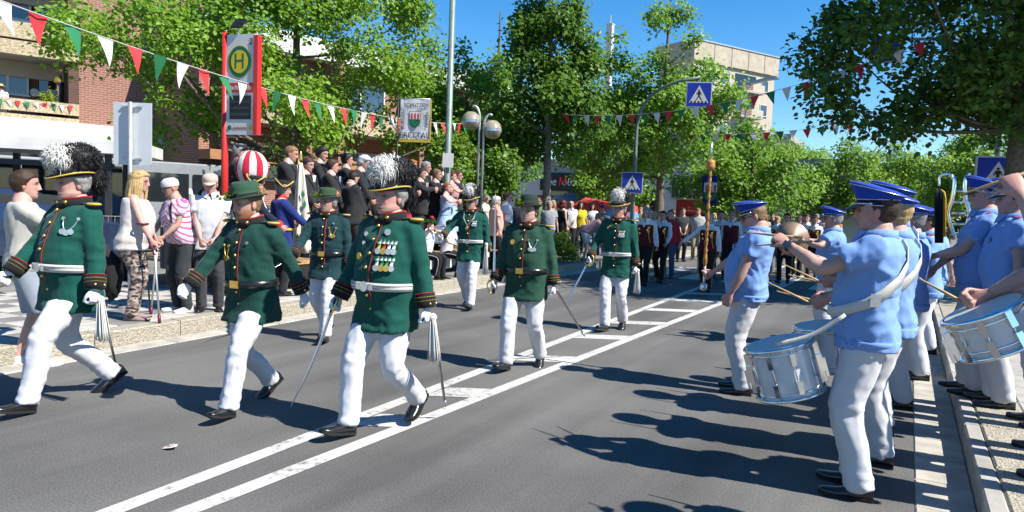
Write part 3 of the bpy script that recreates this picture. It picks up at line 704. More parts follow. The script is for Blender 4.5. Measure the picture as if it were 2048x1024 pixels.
# ------------------------------------------------------------------ vehicles behind the stop
def van(name, loc, rz, L_, H_, paint, lab, low=False):
    v = empty(name, loc, rz, lab, 'van' if not low else 'car')
    hw = .95
    if low: prof = [(-L_/2,.35),(-L_/2,.8),(-L_/2+.2,.95),(-L_/2+.9,H_),(L_/2-1.7,H_),(L_/2-1.0,1.0),(L_/2-.1,.85),(L_/2,.6),(L_/2,.35)]
    else: prof = [(-L_/2,.4),(-L_/2,H_-.1),(-L_/2+.15,H_),(L_/2-1.6,H_),(L_/2-.85,1.25),(L_/2-.1,1.05),(L_/2,.8),(L_/2,.4)]
    V = []; n = len(prof)
    for yy, s in ((-hw,.97),(-hw*.97,1.0),(hw*.97,1.0),(hw,.97)):
        V += [(x*s, yy if z < 1.1 else yy*.9, z*(1 if s == 1 else .985)) for x, z in prof]
    F = [tuple(range(n))] + [tuple(range(4*n-1, 3*n-1, -1))]
    for j in range(3):
        for i in range(n): F.append((j*n+i, (j+1)*n+i, (j+1)*n+(i+1)%n, j*n+(i+1)%n))
    obj('body', mesh_from(np.array(V), F, 'body', False), paint, v)
    z0, z1 = (.98, H_-.08) if low else (1.25, H_-.25)
    for sg in (-1, 1):
        for x0, x1 in ((-L_/2+.5,-.2),(-.1,.9),(1.0,L_/2-1.5)):
            if x1 > x0+.2: MB().box(x0,x1,sg*hw*.93-.02,sg*hw*.93+.02,z0,z1).build('window', GLASSD, v)
        for x in (-L_/2+.9, L_/2-.85):
            wl = MB().lathe([(.0,-.1),(.2,-.1),(.33,-.11),(.34,-.06),(.34,.08),(.3,.1),(0,.1)], 20, T=Tm((x,sg*(hw-.08),.34),(1,0,0),(0,0,1),(0,-1,0))).build('wheel', mat('tyre',(.02,.02,.02),.8), v, True)
            MB().lathe([(0,-.12),(.19,-.12),(.19,.12),(0,.12)], 14, T=Tm((x,sg*(hw-.08),.34),(1,0,0),(0,0,1),(0,-1,0))).build('rim', GREYM, wl)
    MB().box(L_/2-.06,L_/2+.02,-.8,-.45,.72,.9).box(L_/2-.06,L_/2+.02,.45,.8,.72,.9).build('headlight', WHITE, v)
    return v
VANP = mat('van_grey', (.36,.37,.38), .3, metal=.3, var=.05, coat=.6); CARP = mat('car_blue', (.03,.05,.11), .25, metal=.3, var=.05, coat=.8); CARW = mat('car_white',(.7,.7,.7),.3,var=.03,coat=.5)
q = atX(370,420,-15.2); van('parked_van', (q[0],q[1],.165), R(72), 5.0, 2.15, VANP, 'grey van parked behind the old man under the maple')
q = atX(225,420,-16.5); van('parked_van', (q[0],q[1]-.3,.165), R(70), 5.2, 2.1, mat('van_silver',(.5,.51,.52),.3,metal=.4,var=.05,coat=.6), 'silver van parked behind the shelter glass and the woman on crutches')
q = atX(30,470,-13); van('parked_car', (q[0]-.4,q[1],.165), R(60), 4.2, 1.42, CARP, 'dark blue car behind the man in shorts', True)
# ------------------------------------------------------------------ bus stop: shelter, sign, back of a traffic board
sA = np.array([-12.4,7.9]); sB = np.array([-14.6,5.6]); ux = unit(sB-sA); ang = math.atan2(ux[1],ux[0])
SH = empty('bus_shelter', (sA[0],sA[1],.165), ang, 'bus shelter with flat white roof and dark glass at the left', 'shelter')
MB().box(-.1,5.2,-1.6,.15,2.12,2.34).build('roof', mat('shelter_roof',(.74,.73,.70),.6,var=.12,vscale=2), SH)
for x in (.5,2.4,4.6):
    MB().box(x,x+.1,-.15,-.05,0,2.11).build('post', DARK, SH); MB().box(x,x+.1,-1.5,-1.4,0,2.11).build('post', DARK, SH)
MB().box(.45,4.8,-.13,-.07,1.85,1.95).build('rail', DARK, SH)
for x in (.62,2.52): MB().box(x,x+1.75,-1.47,-1.45,.25,1.95).build('glass_panel', GLASSD, SH)
MB().box(.9,3.6,-1.2,-.8,.42,.47).build('seat', GREYM, SH)
# traffic board from behind
q = atX(265,400,-9.6)
TB = empty('traffic_board', (q[0],q[1],.165), R(29), 'white traffic board seen from behind on a galvanised post', 'sign')
za, zb = atX(265,330,-9.6)[2]-.165, atX(265,205,-9.6)[2]-.165
MB().tube([(0,-.06,0),(0,-.06,zb)], .03, 10).build('post', GREYM, TB, True)
MB().box(-.27,.27,0,.012,za,zb).build('panel', mat('board_back',(.72,.74,.76),.45,metal=.2,var=.04), TB)
for z in (za+.09, zb-.06): MB().box(-.14,.14,-.03,-.001,z-.012,z+.012).build('clamp', GREYM, TB)
# bus stop totem with flag panel
q = atX(447,585,-8.8)
BS = empty('bus_stop_sign', (q[0],q[1],.165), R(13.8), scale=(.84,1,1), label= 'red and white bus stop sign with yellow H disc reading Harffer Straße', cat='sign')
zb, zt = 2.33, 3.79
MB().tube([(0,0,0),(0,0,zt)], .055, 14).build('post', REDP, BS, True)
MB().box(.60,.68,-.05,.05,zb,zt-.05).build('end_post', REDP, BS)
MB().box(.05,.60,-.03,.03,zb,zt-.03).build('panel', WHITE, BS)
def face(o, V, F, x, z, mt, nm, off=.034): return MB().add(V, F, T=Tm((x,-off,z),(1,0,0),(0,0,1),(0,-1,0))).build(nm, mt, o)
GRN = mat('sign_green',(.0,.16,.06),.5,var=0); YEL = mat('sign_yellow',(.8,.55,.01),.5,var=0); BLK = mat('print_black',(.012,.012,.012),.5,var=0)
cir = lambda r,n=32:[(r*math.cos(2*PI*k/n), r*math.sin(2*PI*k/n)) for k in range(n)]
for r_, mt, off, nm in ((.235,YEL,.031,'disc_rim'),(.222,GRN,.034,'disc_ring'),(.165,YEL,.037,'disc')):
    MB().prism(cir(r_), 0, .003, T=Tm((.31,-off,zt-.42),(1,0,0),(0,0,1),(0,-1,0))).build(nm, mt, BS)
V, F = text_mesh('H', .30, .001, bold=.006); face(BS, V, F, .31, zt-.42, GRN, 'letter', .041)
V, F = text_mesh('2', .13, .001); face(BS, V, F, .53, zt-.14, BLK, 'stand_number')
MB().box(.052,.598,-.036,-.0305,zt-.86,zt-.72).build('name_band', REDP, BS)
V, F = text_mesh('Harffer Straße', .092, .001, bold=.008, sx=.86); face(BS, V, F, .325, zt-.79, WHITE, 'stop_name', .037)
for k in range(5): MB().box(.06,.59,-.034,-.0305,zt-.98-k*.13,zt-.975-k*.13).build('timetable_line', GREYP, BS)
V, F = text_mesh('Neuss Zentrum', .04, .001); face(BS, V, F, .32, zt-.91, BLK, 'destination')
MB().box(.12,.54,-.038,-.0305,zb+.22,zb+.56).build('display', BLK, BS)
for k in range(3): MB().box(.14,.52,-.041,-.0385,zb+.27+k*.09,zb+.31+k*.09).build('display_row', mat('display_grey',(.03,.035,.03),.3), BS)
V, F = text_mesh('stadtwerke', .06, .001); face(BS, V, F, .33, zb+.1, REDP, 'operator_name')
MB().prism(cir(.035,16), 0, .003, T=Tm((.53,-.033,zb+.1),(1,0,0),(0,0,1),(0,-1,0))).build('badge', YEL, BS); MB().prism(cir(.035,16), 0, .003, T=Tm((.12,-.033,zb+.1),(1,0,0),(0,0,1),(0,-1,0))).build('badge', GRN, BS)
MB().box(-.1,.12,-.09,.09,0,.02,T=Tm((.25,0,zt+.12),(1,0,0),(0,.6,.8),(0,-.8,.6))).build('solar_panel', BLK, BS); MB().tube([(.25,0,zt-.05),(.25,0,zt+.12)],.012,6).build('bracket',GREYM,BS)
# litter bin and fence behind the old man
q = G(385,600,.165); lb = empty('litter_bin', (q[0]-.9,q[1]+.4,.165), .4, 'dark slatted litter bin on legs behind the old man', 'bin')
for k in range(18):
    a = 2*PI*k/18; MB().box(-.035,.035,-.008,.008,.35,.95,T=Tm((.22*math.cos(a),.22*math.sin(a),0),(-math.sin(a),math.cos(a),0),(math.cos(a),math.sin(a),0),(0,0,1))).build('slat', DARK, lb)
MB().lathe([(.2,.36),(.2,.9)],18).build('liner', DARK, lb); MB().box(-.04,.04,-.04,.04,0,.36).build('leg', GREYM, lb)
q = G(360,560,.165)
fn = empty('wire_fence', (q[0]-1.6,q[1]+.2,.165), R(62), 'low grey wire mesh fence behind the women', 'fence')
for k in range(24): MB().tube([(k*.1-1.2,0,.05),(k*.1-1.2,0,1.0)], .005, 5).build('wire', GREYM, fn)
for z in (.1,.4,.7,1.0): MB().tube([(-1.25,0,z),(1.15,0,z)], .006, 5).build('rail', GREYM, fn)
# ------------------------------------------------------------------ poles, lamps, crossing signs
q = atX(895,330,-9.0); lean = .02
LP = empty('lamp_post', (q[0],q[1],.165), 0, 'tall grey-green lamp post behind the stand', 'lamp post'); MB().tube([(0,0,0),(0,0,1.2),(0,0,1.25),(0,0,9)], [.095,.09,.075,.06], 14).build('pole', POLEG, LP, True)
MB().box(-.1,.14,-.12,-.1,2.25,2.56,T=Tm((0,0,0),(.88,.48,0),(-.48,.88,0))).build('notice_board', WHITE, LP)
GOLD_GL = mat('amber_globe', (.40,.34,.23), .15, var=.1, coat=.8, spec=.8); GLOBE = mat('grey_globe', (.42,.42,.44), .2, metal=.6, var=.05)
def twin_globe(x, y, rz, lab):
    t = empty('globe_lamp', (x,y,.165), rz, lab, 'street lamp', 'twin-globe lamps')
    for s in (-1, 1):
        top = 3.95 if s < 0 else 3.75
        pts = [(.055*s,0,0),(.055*s,0,top-.32)]+[(.055*s+.15*s-.15*s*math.cos(a), 0, top-.32+.32*math.sin(a)) for a in np.linspace(.25,PI*.62,7)]
        MB().tube(pts, .03, 8).build('pole', GREYM, t, True)
        cx = .055*s+.22*s; g_ = MB()
        g_.lathe([(.02,.24),(.12,.22),(.2,.14),(.235,.03)], 20, 0, Tm((cx,0,top-.38))).lathe([(.238,.03),(.24,-.05)], 20, 1, Tm((cx,0,top-.38))).lathe([(.235,-.05),(.19,-.16),(.1,-.22),(0,-.24)], 20, 0, Tm((cx,0,top-.38)))
        g_.build('globe', [GOLD_GL, GLOBE], t, True)
    return t
q = atX(960,350,-9.6); twin_globe(q[0], q[1], R(28), 'twin-globe street lamp on two slim poles beside the lime tree')
twin_globe(1.95, 3.05, R(80), 'twin-globe street lamp right of the camera casting a round shadow')
BLUE = mat('sign_blue', (.006,.035,.42), .4, var=.03)
def zebra_sign(parent, T, s, name='crossing_sign'):
    """square pedestrian crossing sign, print as thin layers"""
    bx_ = MB().box(-s/2,s/2,-.06,.06,-s/2,s/2,0,T).build(name, mat('sign_case',(.62,.63,.64),.4,var=.05), parent)
    def lay(pts, d, mt, nm): MB().prism([(x*s,z*s) for x,z in pts], 0, .002, T=T@Tm((0,-.061-d,0),(1,0,0),(0,0,1),(0,-1,0))).build(nm, mt, bx_)
    lay([(-.48,-.48),(.48,-.48),(.48,.48),(-.48,.48)], 0, WHITE, 'border'); lay([(-.46,-.46),(.46,-.46),(.46,.46),(-.46,.46)], .003, BLUE, 'field')
    lay([(-.38,-.33),(.38,-.33),(0,.36)], .006, WHITE, 'triangle')
    lay([(.0+.035*math.cos(2*PI*k/10),.165+.035*math.sin(2*PI*k/10)) for k in range(10)], .009, BLK, 'figure_head')
    for pts in ([(-.05,.12),(-.035,-.06),(.035,-.06),(.05,.12)], [(-.035,-.06),(-.13,-.23),(-.095,-.23),(.0,-.08)], [(.035,-.06),(.0,-.08),(.095,-.23),(.13,-.23)], [(-.05,.12),(-.11,.0),(-.09,-.01),(-.035,.06)], [(.05,.12),(.035,.06),(.09,-.01),(.11,.0)]): lay(pts, .009, BLK, 'figure')
    for x in (-.28,-.14,.0,.14,.28): lay([(x-.035,-.33),(x+.035,-.33),(x+.025,-.25),(x-.025,-.25)], .012, BLK, 'stripe')
    return bx_
q = atX(1266,400,-7.55)
ZP = empty('crossing_pole', (q[0],q[1],.165), 0, 'arched grey-green pole carrying two blue pedestrian crossing signs', 'sign pole')
zz = lambda x, y: atY(x, y, q[1])
pa = [(0,0,0),(0,0,2.6),(0,0,zz(1273,250)[2]-.165)]
for (x, y) in ((1283,218),(1300,192),(1325,175),(1360,162),(1400,155)):
    r_ = zz(x,y); pa.append((r_[0]-q[0],0,r_[2]-.165))
MB().tube(pa, [.07,.065,.055,.05,.05,.048,.045,.04], 12).build('pole', POLEG, ZP, True)
rs = zz(1398,190); ANG = R(20)
zebra_sign(ZP, Tm((rs[0]-q[0],-.02,rs[2]-.165),(math.cos(ANG),math.sin(ANG),0),(-math.sin(ANG),math.cos(ANG),0)), .74)
MB().tube([(rs[0]-q[0],0,rs[2]-.165+.36),(rs[0]-q[0],0,rs[2]-.165+.52)], .03, 8).build('hanger', POLEG, ZP)
rs = zz(1267,366); zebra_sign(ZP, Tm((rs[0]-q[0],-.12,rs[2]-.165),(math.cos(ANG),math.sin(ANG),0),(-math.sin(ANG),math.cos(ANG),0)), .66)
q = atX(1997,310,2.0)
ZR = empty('crossing_pole', (q[0],q[1],.1), 0, 'grey pole with blue pedestrian crossing sign behind the right tree trunk', 'sign pole')
MB().tube([(0,0,0),(0,0,6.2)], [.1,.07], 12).build('pole', POLEG, ZR, True)
rs = atX(1992,352,2.0); zebra_sign(ZR, Tm((0,-.14,rs[2]-.1),(1,.06,0),(-.06,1,0)), 1.05)
rs = atY(1762,100,q[1]); pts = [(0,0,6.0),(-1.2,0,6.7),(rs[0]-q[0],0,6.85)]
MB().tube(pts, [.06,.05,.045], 10, ).build('arm', POLEG, ZR, True); zebra_sign(ZR, Tm((rs[0]-q[0]+.1,-.05,rs[2]-.1),(1,.06,0),(-.06,1,0)), .8)
q = atY(1478,440,46)
SLp = empty('street_lamp', (q[0],46,0), 0, 'far street lamp with flat head in front of the high-rise', 'street lamp')
hz = atY(1475,168,46)[2]
MB().tube([(0,0,0),(0,0,hz-.3),(.3,0,hz-.05)], [.09,.06,.05], 10).build('pole', GREYM, SLp, True); MB().prism([(-.2,0),(1.3,.28),(1.9,.32),(1.5,.5),(.1,.22)], -.2, .2, T=Tm((0,0,hz-.15),(1,0,0),(0,0,1),(0,-1,0))).build('lamp_head', mat('lamp_head_grey',(.5,.52,.54),.4,var=.05), SLp)
# ------------------------------------------------------------------ bunting
PEN = [mat('pennant_white',(.80,.80,.80),.8,var=.04), mat('pennant_red',(.72,.035,.045),.8,var=.05), mat('pennant_green',(.02,.22,.085),.8,var=.05)]
CORD = mat('cord', (.6,.6,.58), .8, var=0)
def bunting(lab, A_, B_, sag, n, w_, h_, start=0, seed=0, extra=None):
    g = random.Random(seed); A_ = np.asarray(A_,float); B_ = np.asarray(B_,float)
    f = lambda t: A_*(1-t)+B_*t+np.array([0,0,-4*sag*t*(1-t)])
    root = empty('bunting', A_, label=lab, cat='bunting', group='pennant strings')
    MB().tube([f(t)-A_ for t in np.linspace(0,1,40)], .006, 5).build('cord', CORD, root)
    Lg = np.linalg.norm(B_-A_); dirv = unit(B_-A_); per = np.array([-dirv[1],dirv[0],0])
    for k in range(n):
        t = (k+.5)/n; c = f(t)-A_; ht = w_/2/Lg; a = f(t-ht)-A_; b = f(t+ht)-A_
        sw = per*g.uniform(-.09,.09)+dirv*g.uniform(.0,.10); V = []; m2 = 4
        for i in range(m2+1):
            s = i/m2; l = a*(1-s)+(c+np.array([0,0,-h_])+sw)*s; r_ = b*(1-s)+(c+np.array([0,0,-h_])+sw)*s
            bl = per*math.sin(s*3+k)*.02; V += [l+bl, (l+r_)/2+per*.018*math.sin(k*2.1)*(1-s)+bl, r_+bl]
        F = []
        for i in range(m2):
            for j in range(2): F.append((i*3+j,i*3+j+1,(i+1)*3+j+1,(i+1)*3+j))
        me = mesh_from(np.array(V), F, 'pennant', True); obj('pennant', me, PEN[(start+k)%3], root)
    return root
a = atD(-40,-14,8.4); b = atD(935,247,19.0)
bunting('long pennant string of white, red and green across the bus stop sign', a, b, .32, 33, .21, .31, 0, 1)
a = atD(1120,228,20.0); b = atD(1905,60,16.2)
bunting('upper pennant string crossing the road below the arched sign into the linden', a, b, .55, 26, .21, .30, 1, 2)
a = atD(1275,262,27); b = atD(1960,195,27)
bunting('lower far pennant string crossing behind the mace into the linden', a, b, .5, 25, .27, .32, 0, 3)
bunting('short pennant string along the lower brick balcony', wA(-4.4,-.2,4.74), wA(-.15,-.2,4.72), .03, 16, .17, .26, 1, 4)
a = atD(1395,178,24); b = atD(1640,150,24)
# ================================================================== PEOPLE
SKIN = attr_mat('skin', rough=.55, sss=.12, bump=.12, bscale=160, spec=.35)
def cloth(name, col, var=.08, rough=.85, bump=.06, bscale=260, sheen=.08, fold=.28): return mat(name, col, rough, var=var, vscale=7, bump=bump, bscale=bscale, sheen=sheen, spec=.2, fold=fold)
SKINS = {'fair': (.58,.375,.30), 'pink': (.60,.355,.29), 'tan': (.48,.295,.225), 'warm': (.54,.335,.265), 'pale': (.66,.45,.375)}
HAIRC = {'brown': (.055,.03,.017), 'dark': (.018,.013,.011), 'grey': (.30,.29,.28), 'white': (.62,.61,.58), 'blond': (.52,.36,.15), 'ginger': (.30,.10,.03), 'red': (.42,.03,.035), 'sandy': (.24,.14,.07), 'maroon': (.12,.012,.02)}
BLACKC = cloth('black_cloth', (.012,.012,.014)); SUIT = cloth('suit_black', (.022,.023,.027)); NAVY = cloth('navy_cloth', (.010,.015,.035))
WHITEC = cloth('white_cotton', (.70,.705,.74), var=.03, fold=.4); SHIRTB = cloth('band_blue_shirt', (.225,.40,.78), var=.04, fold=.45)
LEATHER = mat('black_leather', (.010,.010,.011), .28, var=.2, vscale=20, coat=.3, spec=.6)
SOLE = mat('sole', (.012,.012,.012), .8); GOLD = mat('gold_metal', (.78,.52,.14), .3, metal=.9, var=.15, vscale=40); SILVER = mat('silver_metal', (.68,.68,.70), .28, metal=.9, var=.15, vscale=40)
GOLDC = cloth('gold_braid', (.62,.42,.06), rough=.6); CHROME = mat('chrome', (.78,.79,.80), .10, metal=1.0, var=.03)
STEEL = mat('steel_blade', (.62,.70,.82), .22, metal=.9, var=.05); REDW = cloth('red_piping', (.40,.02,.025)); GLOVE = cloth('white_glove', (.80,.81,.84), var=.03)
LENS = mat('spectacle_lens', (.10,.10,.11), .1, var=0, spec=.8)
def interp(x, tab):
    tab = np.array(tab, float); return [np.interp(x, tab[:,0], tab[:,k]) for k in range(1, tab.shape[1])]
# z, half width, depth to front, depth to back
TORSO = [(.84,.130,.095,.105),(.90,.165,.110,.125),(.96,.178,.115,.128),(1.04,.168,.116,.105),(1.12,.162,.118,.094),(1.22,.172,.124,.102),(1.32,.186,.126,.112),(1.40,.192,.110,.112),(1.45,.172,.092,.102),(1.49,.122,.078,.088),(1.52,.084,.072,.072),(1.56,.064,.064,.064),(1.62,.060,.060,.060)]
FATW = [(.84,.012,.015,.01),(.96,.032,.07,.02),(1.06,.042,.115,.02),(1.16,.038,.11,.02),(1.28,.024,.06,.02),(1.40,.008,.02,.015),(1.48,.01,.005,.005),(1.6,.008,.008,.005)]
HEADW = [(-.118,.018),(-.108,.036),(-.09,.050),(-.06,.061),(-.02,.070),(.03,.076),(.06,.074),(.085,.062),(.105,.038),(.116,.004)]
HEADF = [(-.118,.050),(-.108,.078),(-.09,.086),(-.06,.086),(-.02,.087),(.02,.093),(.05,.093),(.08,.080),(.103,.050),(.116,.004)]
HEADB = [(-.118,.005),(-.10,.020),(-.08,.040),(-.05,.066),(-.02,.086),(.02,.101),(.05,.101),(.08,.086),(.103,.055),(.116,.004)]
def head_grid(nu, nv):
    t = np.arange(nu)*2*PI/nu; ph = t-.52*np.sin(t)          # ph = 0 is straight ahead; columns crowd towards the face
    z = np.concatenate([np.linspace(-.118,.08,int(nv*.72)), np.linspace(.08,.116,nv-int(nv*.72)+1)[1:]])
    w_ = np.interp(z,*zip(*HEADW)); f = np.interp(z,*zip(*HEADF)); b = np.interp(z,*zip(*HEADB))
    c, s = np.cos(ph), np.sin(ph); e = 2/2.25
    cx = np.sign(s)*np.abs(s)**e; cy = np.sign(c)*np.abs(c)**e
    X = w_[:,None]*cx[None]; Y = np.where(cy[None] > 0, f[:,None], b[:,None])*cy[None]; Z = np.repeat(z[:,None], len(ph), 1)
    return X, Y, Z
def grid_faces(nv, nu, o=0):
    F = []
    for i in range(nv-1):
        for k in range(nu): F.append((o+i*nu+k, o+(i+1)*nu+k, o+(i+1)*nu+(k+1)%nu, o+i*nu+(k+1)%nu))
    F.append(tuple(o+k for k in range(nu))); F.append(tuple(o+(nv-1)*nu+k for k in range(nu-1,-1,-1)))
    return F
def make_head(res, skin, hair, beard=None, old=0.0, jowl=0.0, brow=None, seed=0, stub=0.0):
    nu, nv = ((60,62),(36,34),(22,20))[res]
    g = np.random.default_rng(seed); X, Y, Z = head_grid(nu, nv); fr = np.clip(Y/.05, 0, 1)
    ax = np.abs(X)
    Gs = lambda a, s: np.exp(-(a/s)**2)
    Y = Y - fr*.011*Gs(ax-.031,.015)*Gs(Z-.008,.013) + fr*.006*Gs(ax-.030,.022)*Gs(Z-.027,.007)          # sockets, brow
    nose = np.interp(Z, [-.052,-.043,-.034,.0,.016,.025], [0,.013,.031+.005*g.uniform(-1,1),.017,.008,0]); nw = np.interp(Z, [-.05,-.036,.0,.02], [.017,.015,.010,.010])
    Y = Y + fr*nose*np.exp(-(ax/nw)**2.4)
    Y = Y + fr*.006*Gs(Z+.066,.006)*Gs(ax,.022) + fr*.006*Gs(Z+.078,.006)*Gs(ax,.019) - fr*.004*Gs(Z+.0715,.0035)*Gs(ax,.024)
    Y = Y + fr*.005*Gs(ax-.040,.016)*Gs(Z+.022,.018) + fr*.006*Gs(Z+.102,.010)*Gs(ax,.018)
    X = X*(1+jowl*.16*Gs(Z+.075,.03)); X = X*(1+.03*g.uniform(-1,1)); Y = Y*(1+.02*g.uniform(-1,1))
    V = np.stack([X,Y,Z],2).reshape(-1,3)
    c = np.tile(np.array(skin, float), (len(V),1)); x, y, z = np.abs(V[:,0]), V[:,1], V[:,2]; f = (y > .02)
    c *= (1+.12*vnoise(V*28, seed)+.08*vnoise(V*70, seed+3))[:,None]; rb = np.clip(.5+vnoise(V*18, seed+9),0,1)[:,None]; c *= 1-rb*np.array([0,.16,.16])
    blend = lambda m_, col, a: None
    def paint(mask, col, a): 
        k = (np.clip(mask,0,1)*a)[:,None]; c[:] = c*(1-k)+np.array(col)*k
    g2 = lambda a, s: np.exp(-(a/s)**2)
    paint(f*g2(x-.034,.022)*g2(z+.028,.02), (skin[0]*1.05,skin[1]*.72,skin[2]*.72), .55)     # cheeks
    paint(f*g2(x,.014)*g2(z+.036,.012), (skin[0]*1.0,skin[1]*.72,skin[2]*.7), .6)
    paint(f*(g2(x,.023)*g2(z+.071,.0095)), (.36,.10,.085), .9)
    paint(f*g2(x,.022)*g2(z+.0715,.0036), (.07,.02,.018), .95)
    hc = np.array(HAIRC[hair] if isinstance(hair, str) else hair)
    paint(f*g2(np.abs(x-.031),.016)*g2(z-.0275,.0058), hc*.6+.01, .95 if old < .5 else .65)
    paint(f*g2(x-.030,.022)*g2(z-.012,.016), np.array(skin)*np.array([.62,.52,.50]), .7); paint(f*g2(x-.016,.006)*g2(z+.0,.02), np.array(skin)*.7, .5); paint(f*g2(x-.010,.006)*g2(z+.049,.005), np.array(skin)*.35, .8); paint(f*g2(x,.03)*g2(z+.092,.006), np.array(skin)*.75, .5)  # shading painted into the skin: darker sockets, nose sides, nostrils and under the lip
    paint(f*g2(x-.031,.0150)*g2(z-.007,.0068), (.018,.013,.010), .95)
    paint(f*(g2(x-.031,.011)*g2(z-.0045,.0034)), (.42,.40,.38), .55)
    paint(f*g2(x-.031,.0045)*g2(z-.0055,.004), (.02,.02,.025), .9)
    if old: paint(f*g2(x-.040,.02)*g2(z+.008,.004), np.array(skin)*.72, old*.6); paint(f*g2(x-.030-(-.03-z)*.35,.004)*g2(z+.05,.02), np.array(skin)*.66, old*.7)
    if beard is not None or stub:
        bc = np.array(HAIRC[beard] if beard else hc)
        m_ = np.clip((-.035-z)/.02,0,1)*f*(1-np.exp(-(x/.023)**2)*np.exp(-((z+.072)/.011)**2)) + g2(x,.03)*g2(z+.056,.006)*f
        m_ = np.maximum(m_, np.clip((-.02-z)/.02,0,1)*(x > .05)*(y > -.01)*(y < .06))
        paint(m_, bc, .75 if beard else stub)
        if beard: V = V + (np.clip(m_,0,1)*.006)[:,None]*unit((0,.7,-.4))
    F = grid_faces(nv, nu)
    # ears
    Vs, Fs, cs = [V], list(F), [c]
    o = len(V)
    for s in (-1,1):
        eb = MB(); eb.ball((s*.077,-.008,-.006), 1, n=10 if res < 2 else 6, sq=(.008,.019,.032))
        Vs.append(np.array(eb.V)); Fs += [tuple(i+o for i in q) for q in eb.F]; o += len(eb.V); cs.append(np.tile(np.array(skin)*np.array([1.0,.8,.78]), (len(eb.V),1)))
    return np.vstack(Vs), Fs, np.vstack(cs)
def make_hair(res, style, seed=0):
    """cap of hair over the skull; styles short, crop, bald, long, bob, bun, cap (what shows under a hat)"""
    nu, nv = ((44,34),(28,22),(18,14))[res]
    X, Y, Z = head_grid(nu, nv); V = np.stack([X,Y,Z],2).reshape(-1,3); x, y, z = np.abs(V[:,0]), V[:,1], V[:,2]
    rad = V*np.array([1,1,.8])-np.array([0,0,.02]); rad /= np.maximum(1e-6, np.linalg.norm(rad,axis=1))[:,None]
    line = np.interp(y, [-.10,-.03,.0,.02,.05,.09], [-.075,-.055,-.025,.02,.055,.066])
    if style == 'bald': line = np.where(y < .02, line, .2); top = np.clip((.055-z)/.02,0,1)
    else: top = 1
    th = {'short':.016,'crop':.009,'bald':.009,'long':.024,'bob':.028,'bun':.016,'full':.026}[style]
    k = np.clip((z-line)/.012, -1, 1)*top if style != 'bald' else np.minimum(np.clip((z-line)/.012,-1,1), top*2-1)
    off = np.where(k > 0, th*k, .02*k)
    off = off*(1+.45*vnoise(V*45, seed)) + (k > .3)*.004*vnoise(V*np.array([150,150,40]), seed+2)
    V = V+rad*off[:,None]
    parts = [(V, grid_faces(nv, nu))]
    if style in ('long','bob'):
        g = random.Random(seed); n = 22 if style == 'long' else 16; L_ = .33 if style == 'long' else .15
        for i in range(n):
            a = -PI*.5+(i/(n-1)-.5)*PI*1.35; bx_, by = .080*math.cos(a), .098*math.sin(a)-.005
            p0 = np.array([bx_*.9,by*.9,.06]); p1 = np.array([bx_*1.13,by*1.10,-.03]); p2 = np.array([bx_*1.15+g.uniform(-.02,.02),by*1.2+g.uniform(-.02,.01),-L_*.55]); p3 = np.array([bx_*.95+g.uniform(-.02,.02),by*1.1,-L_*g.uniform(.85,1.1)])
            parts.append(tube([p0,p1,p2,p3],[.014,.022,.018,.004],6,9))
    if style == 'bun': b_ = MB().ball((0,-.115,.03),.042,n=10); parts.append((np.array(b_.V), b_.F))
    return join(parts)
def rotz(a): c, s = math.cos(a), math.sin(a); return np.array([[c,-s,0],[s,c,0],[0,0,1.]])
def rotx(a): c, s = math.cos(a), math.sin(a); return np.array([[1.,0,0],[0,c,-s],[0,s,c]])
def roty(a): c, s = math.cos(a), math.sin(a); return np.array([[c,0,s],[0,1.,0],[-s,0,c]])
def ik(S, T, l1, l2, pole):
    S, T = np.asarray(S,float), np.asarray(T,float); d = T-S; D = np.linalg.norm(d); D2 = min(D, (l1+l2)*.997); u = d/max(D,1e-6); T = S+u*D2
    a = (l1*l1-l2*l2+D2*D2)/(2*D2); h = math.sqrt(max(0,l1*l1-a*a)); pl = np.asarray(pole,float); pl = unit(pl-u*(pl@u))
    return S+u*a+pl*h, T
PEOPLE = []
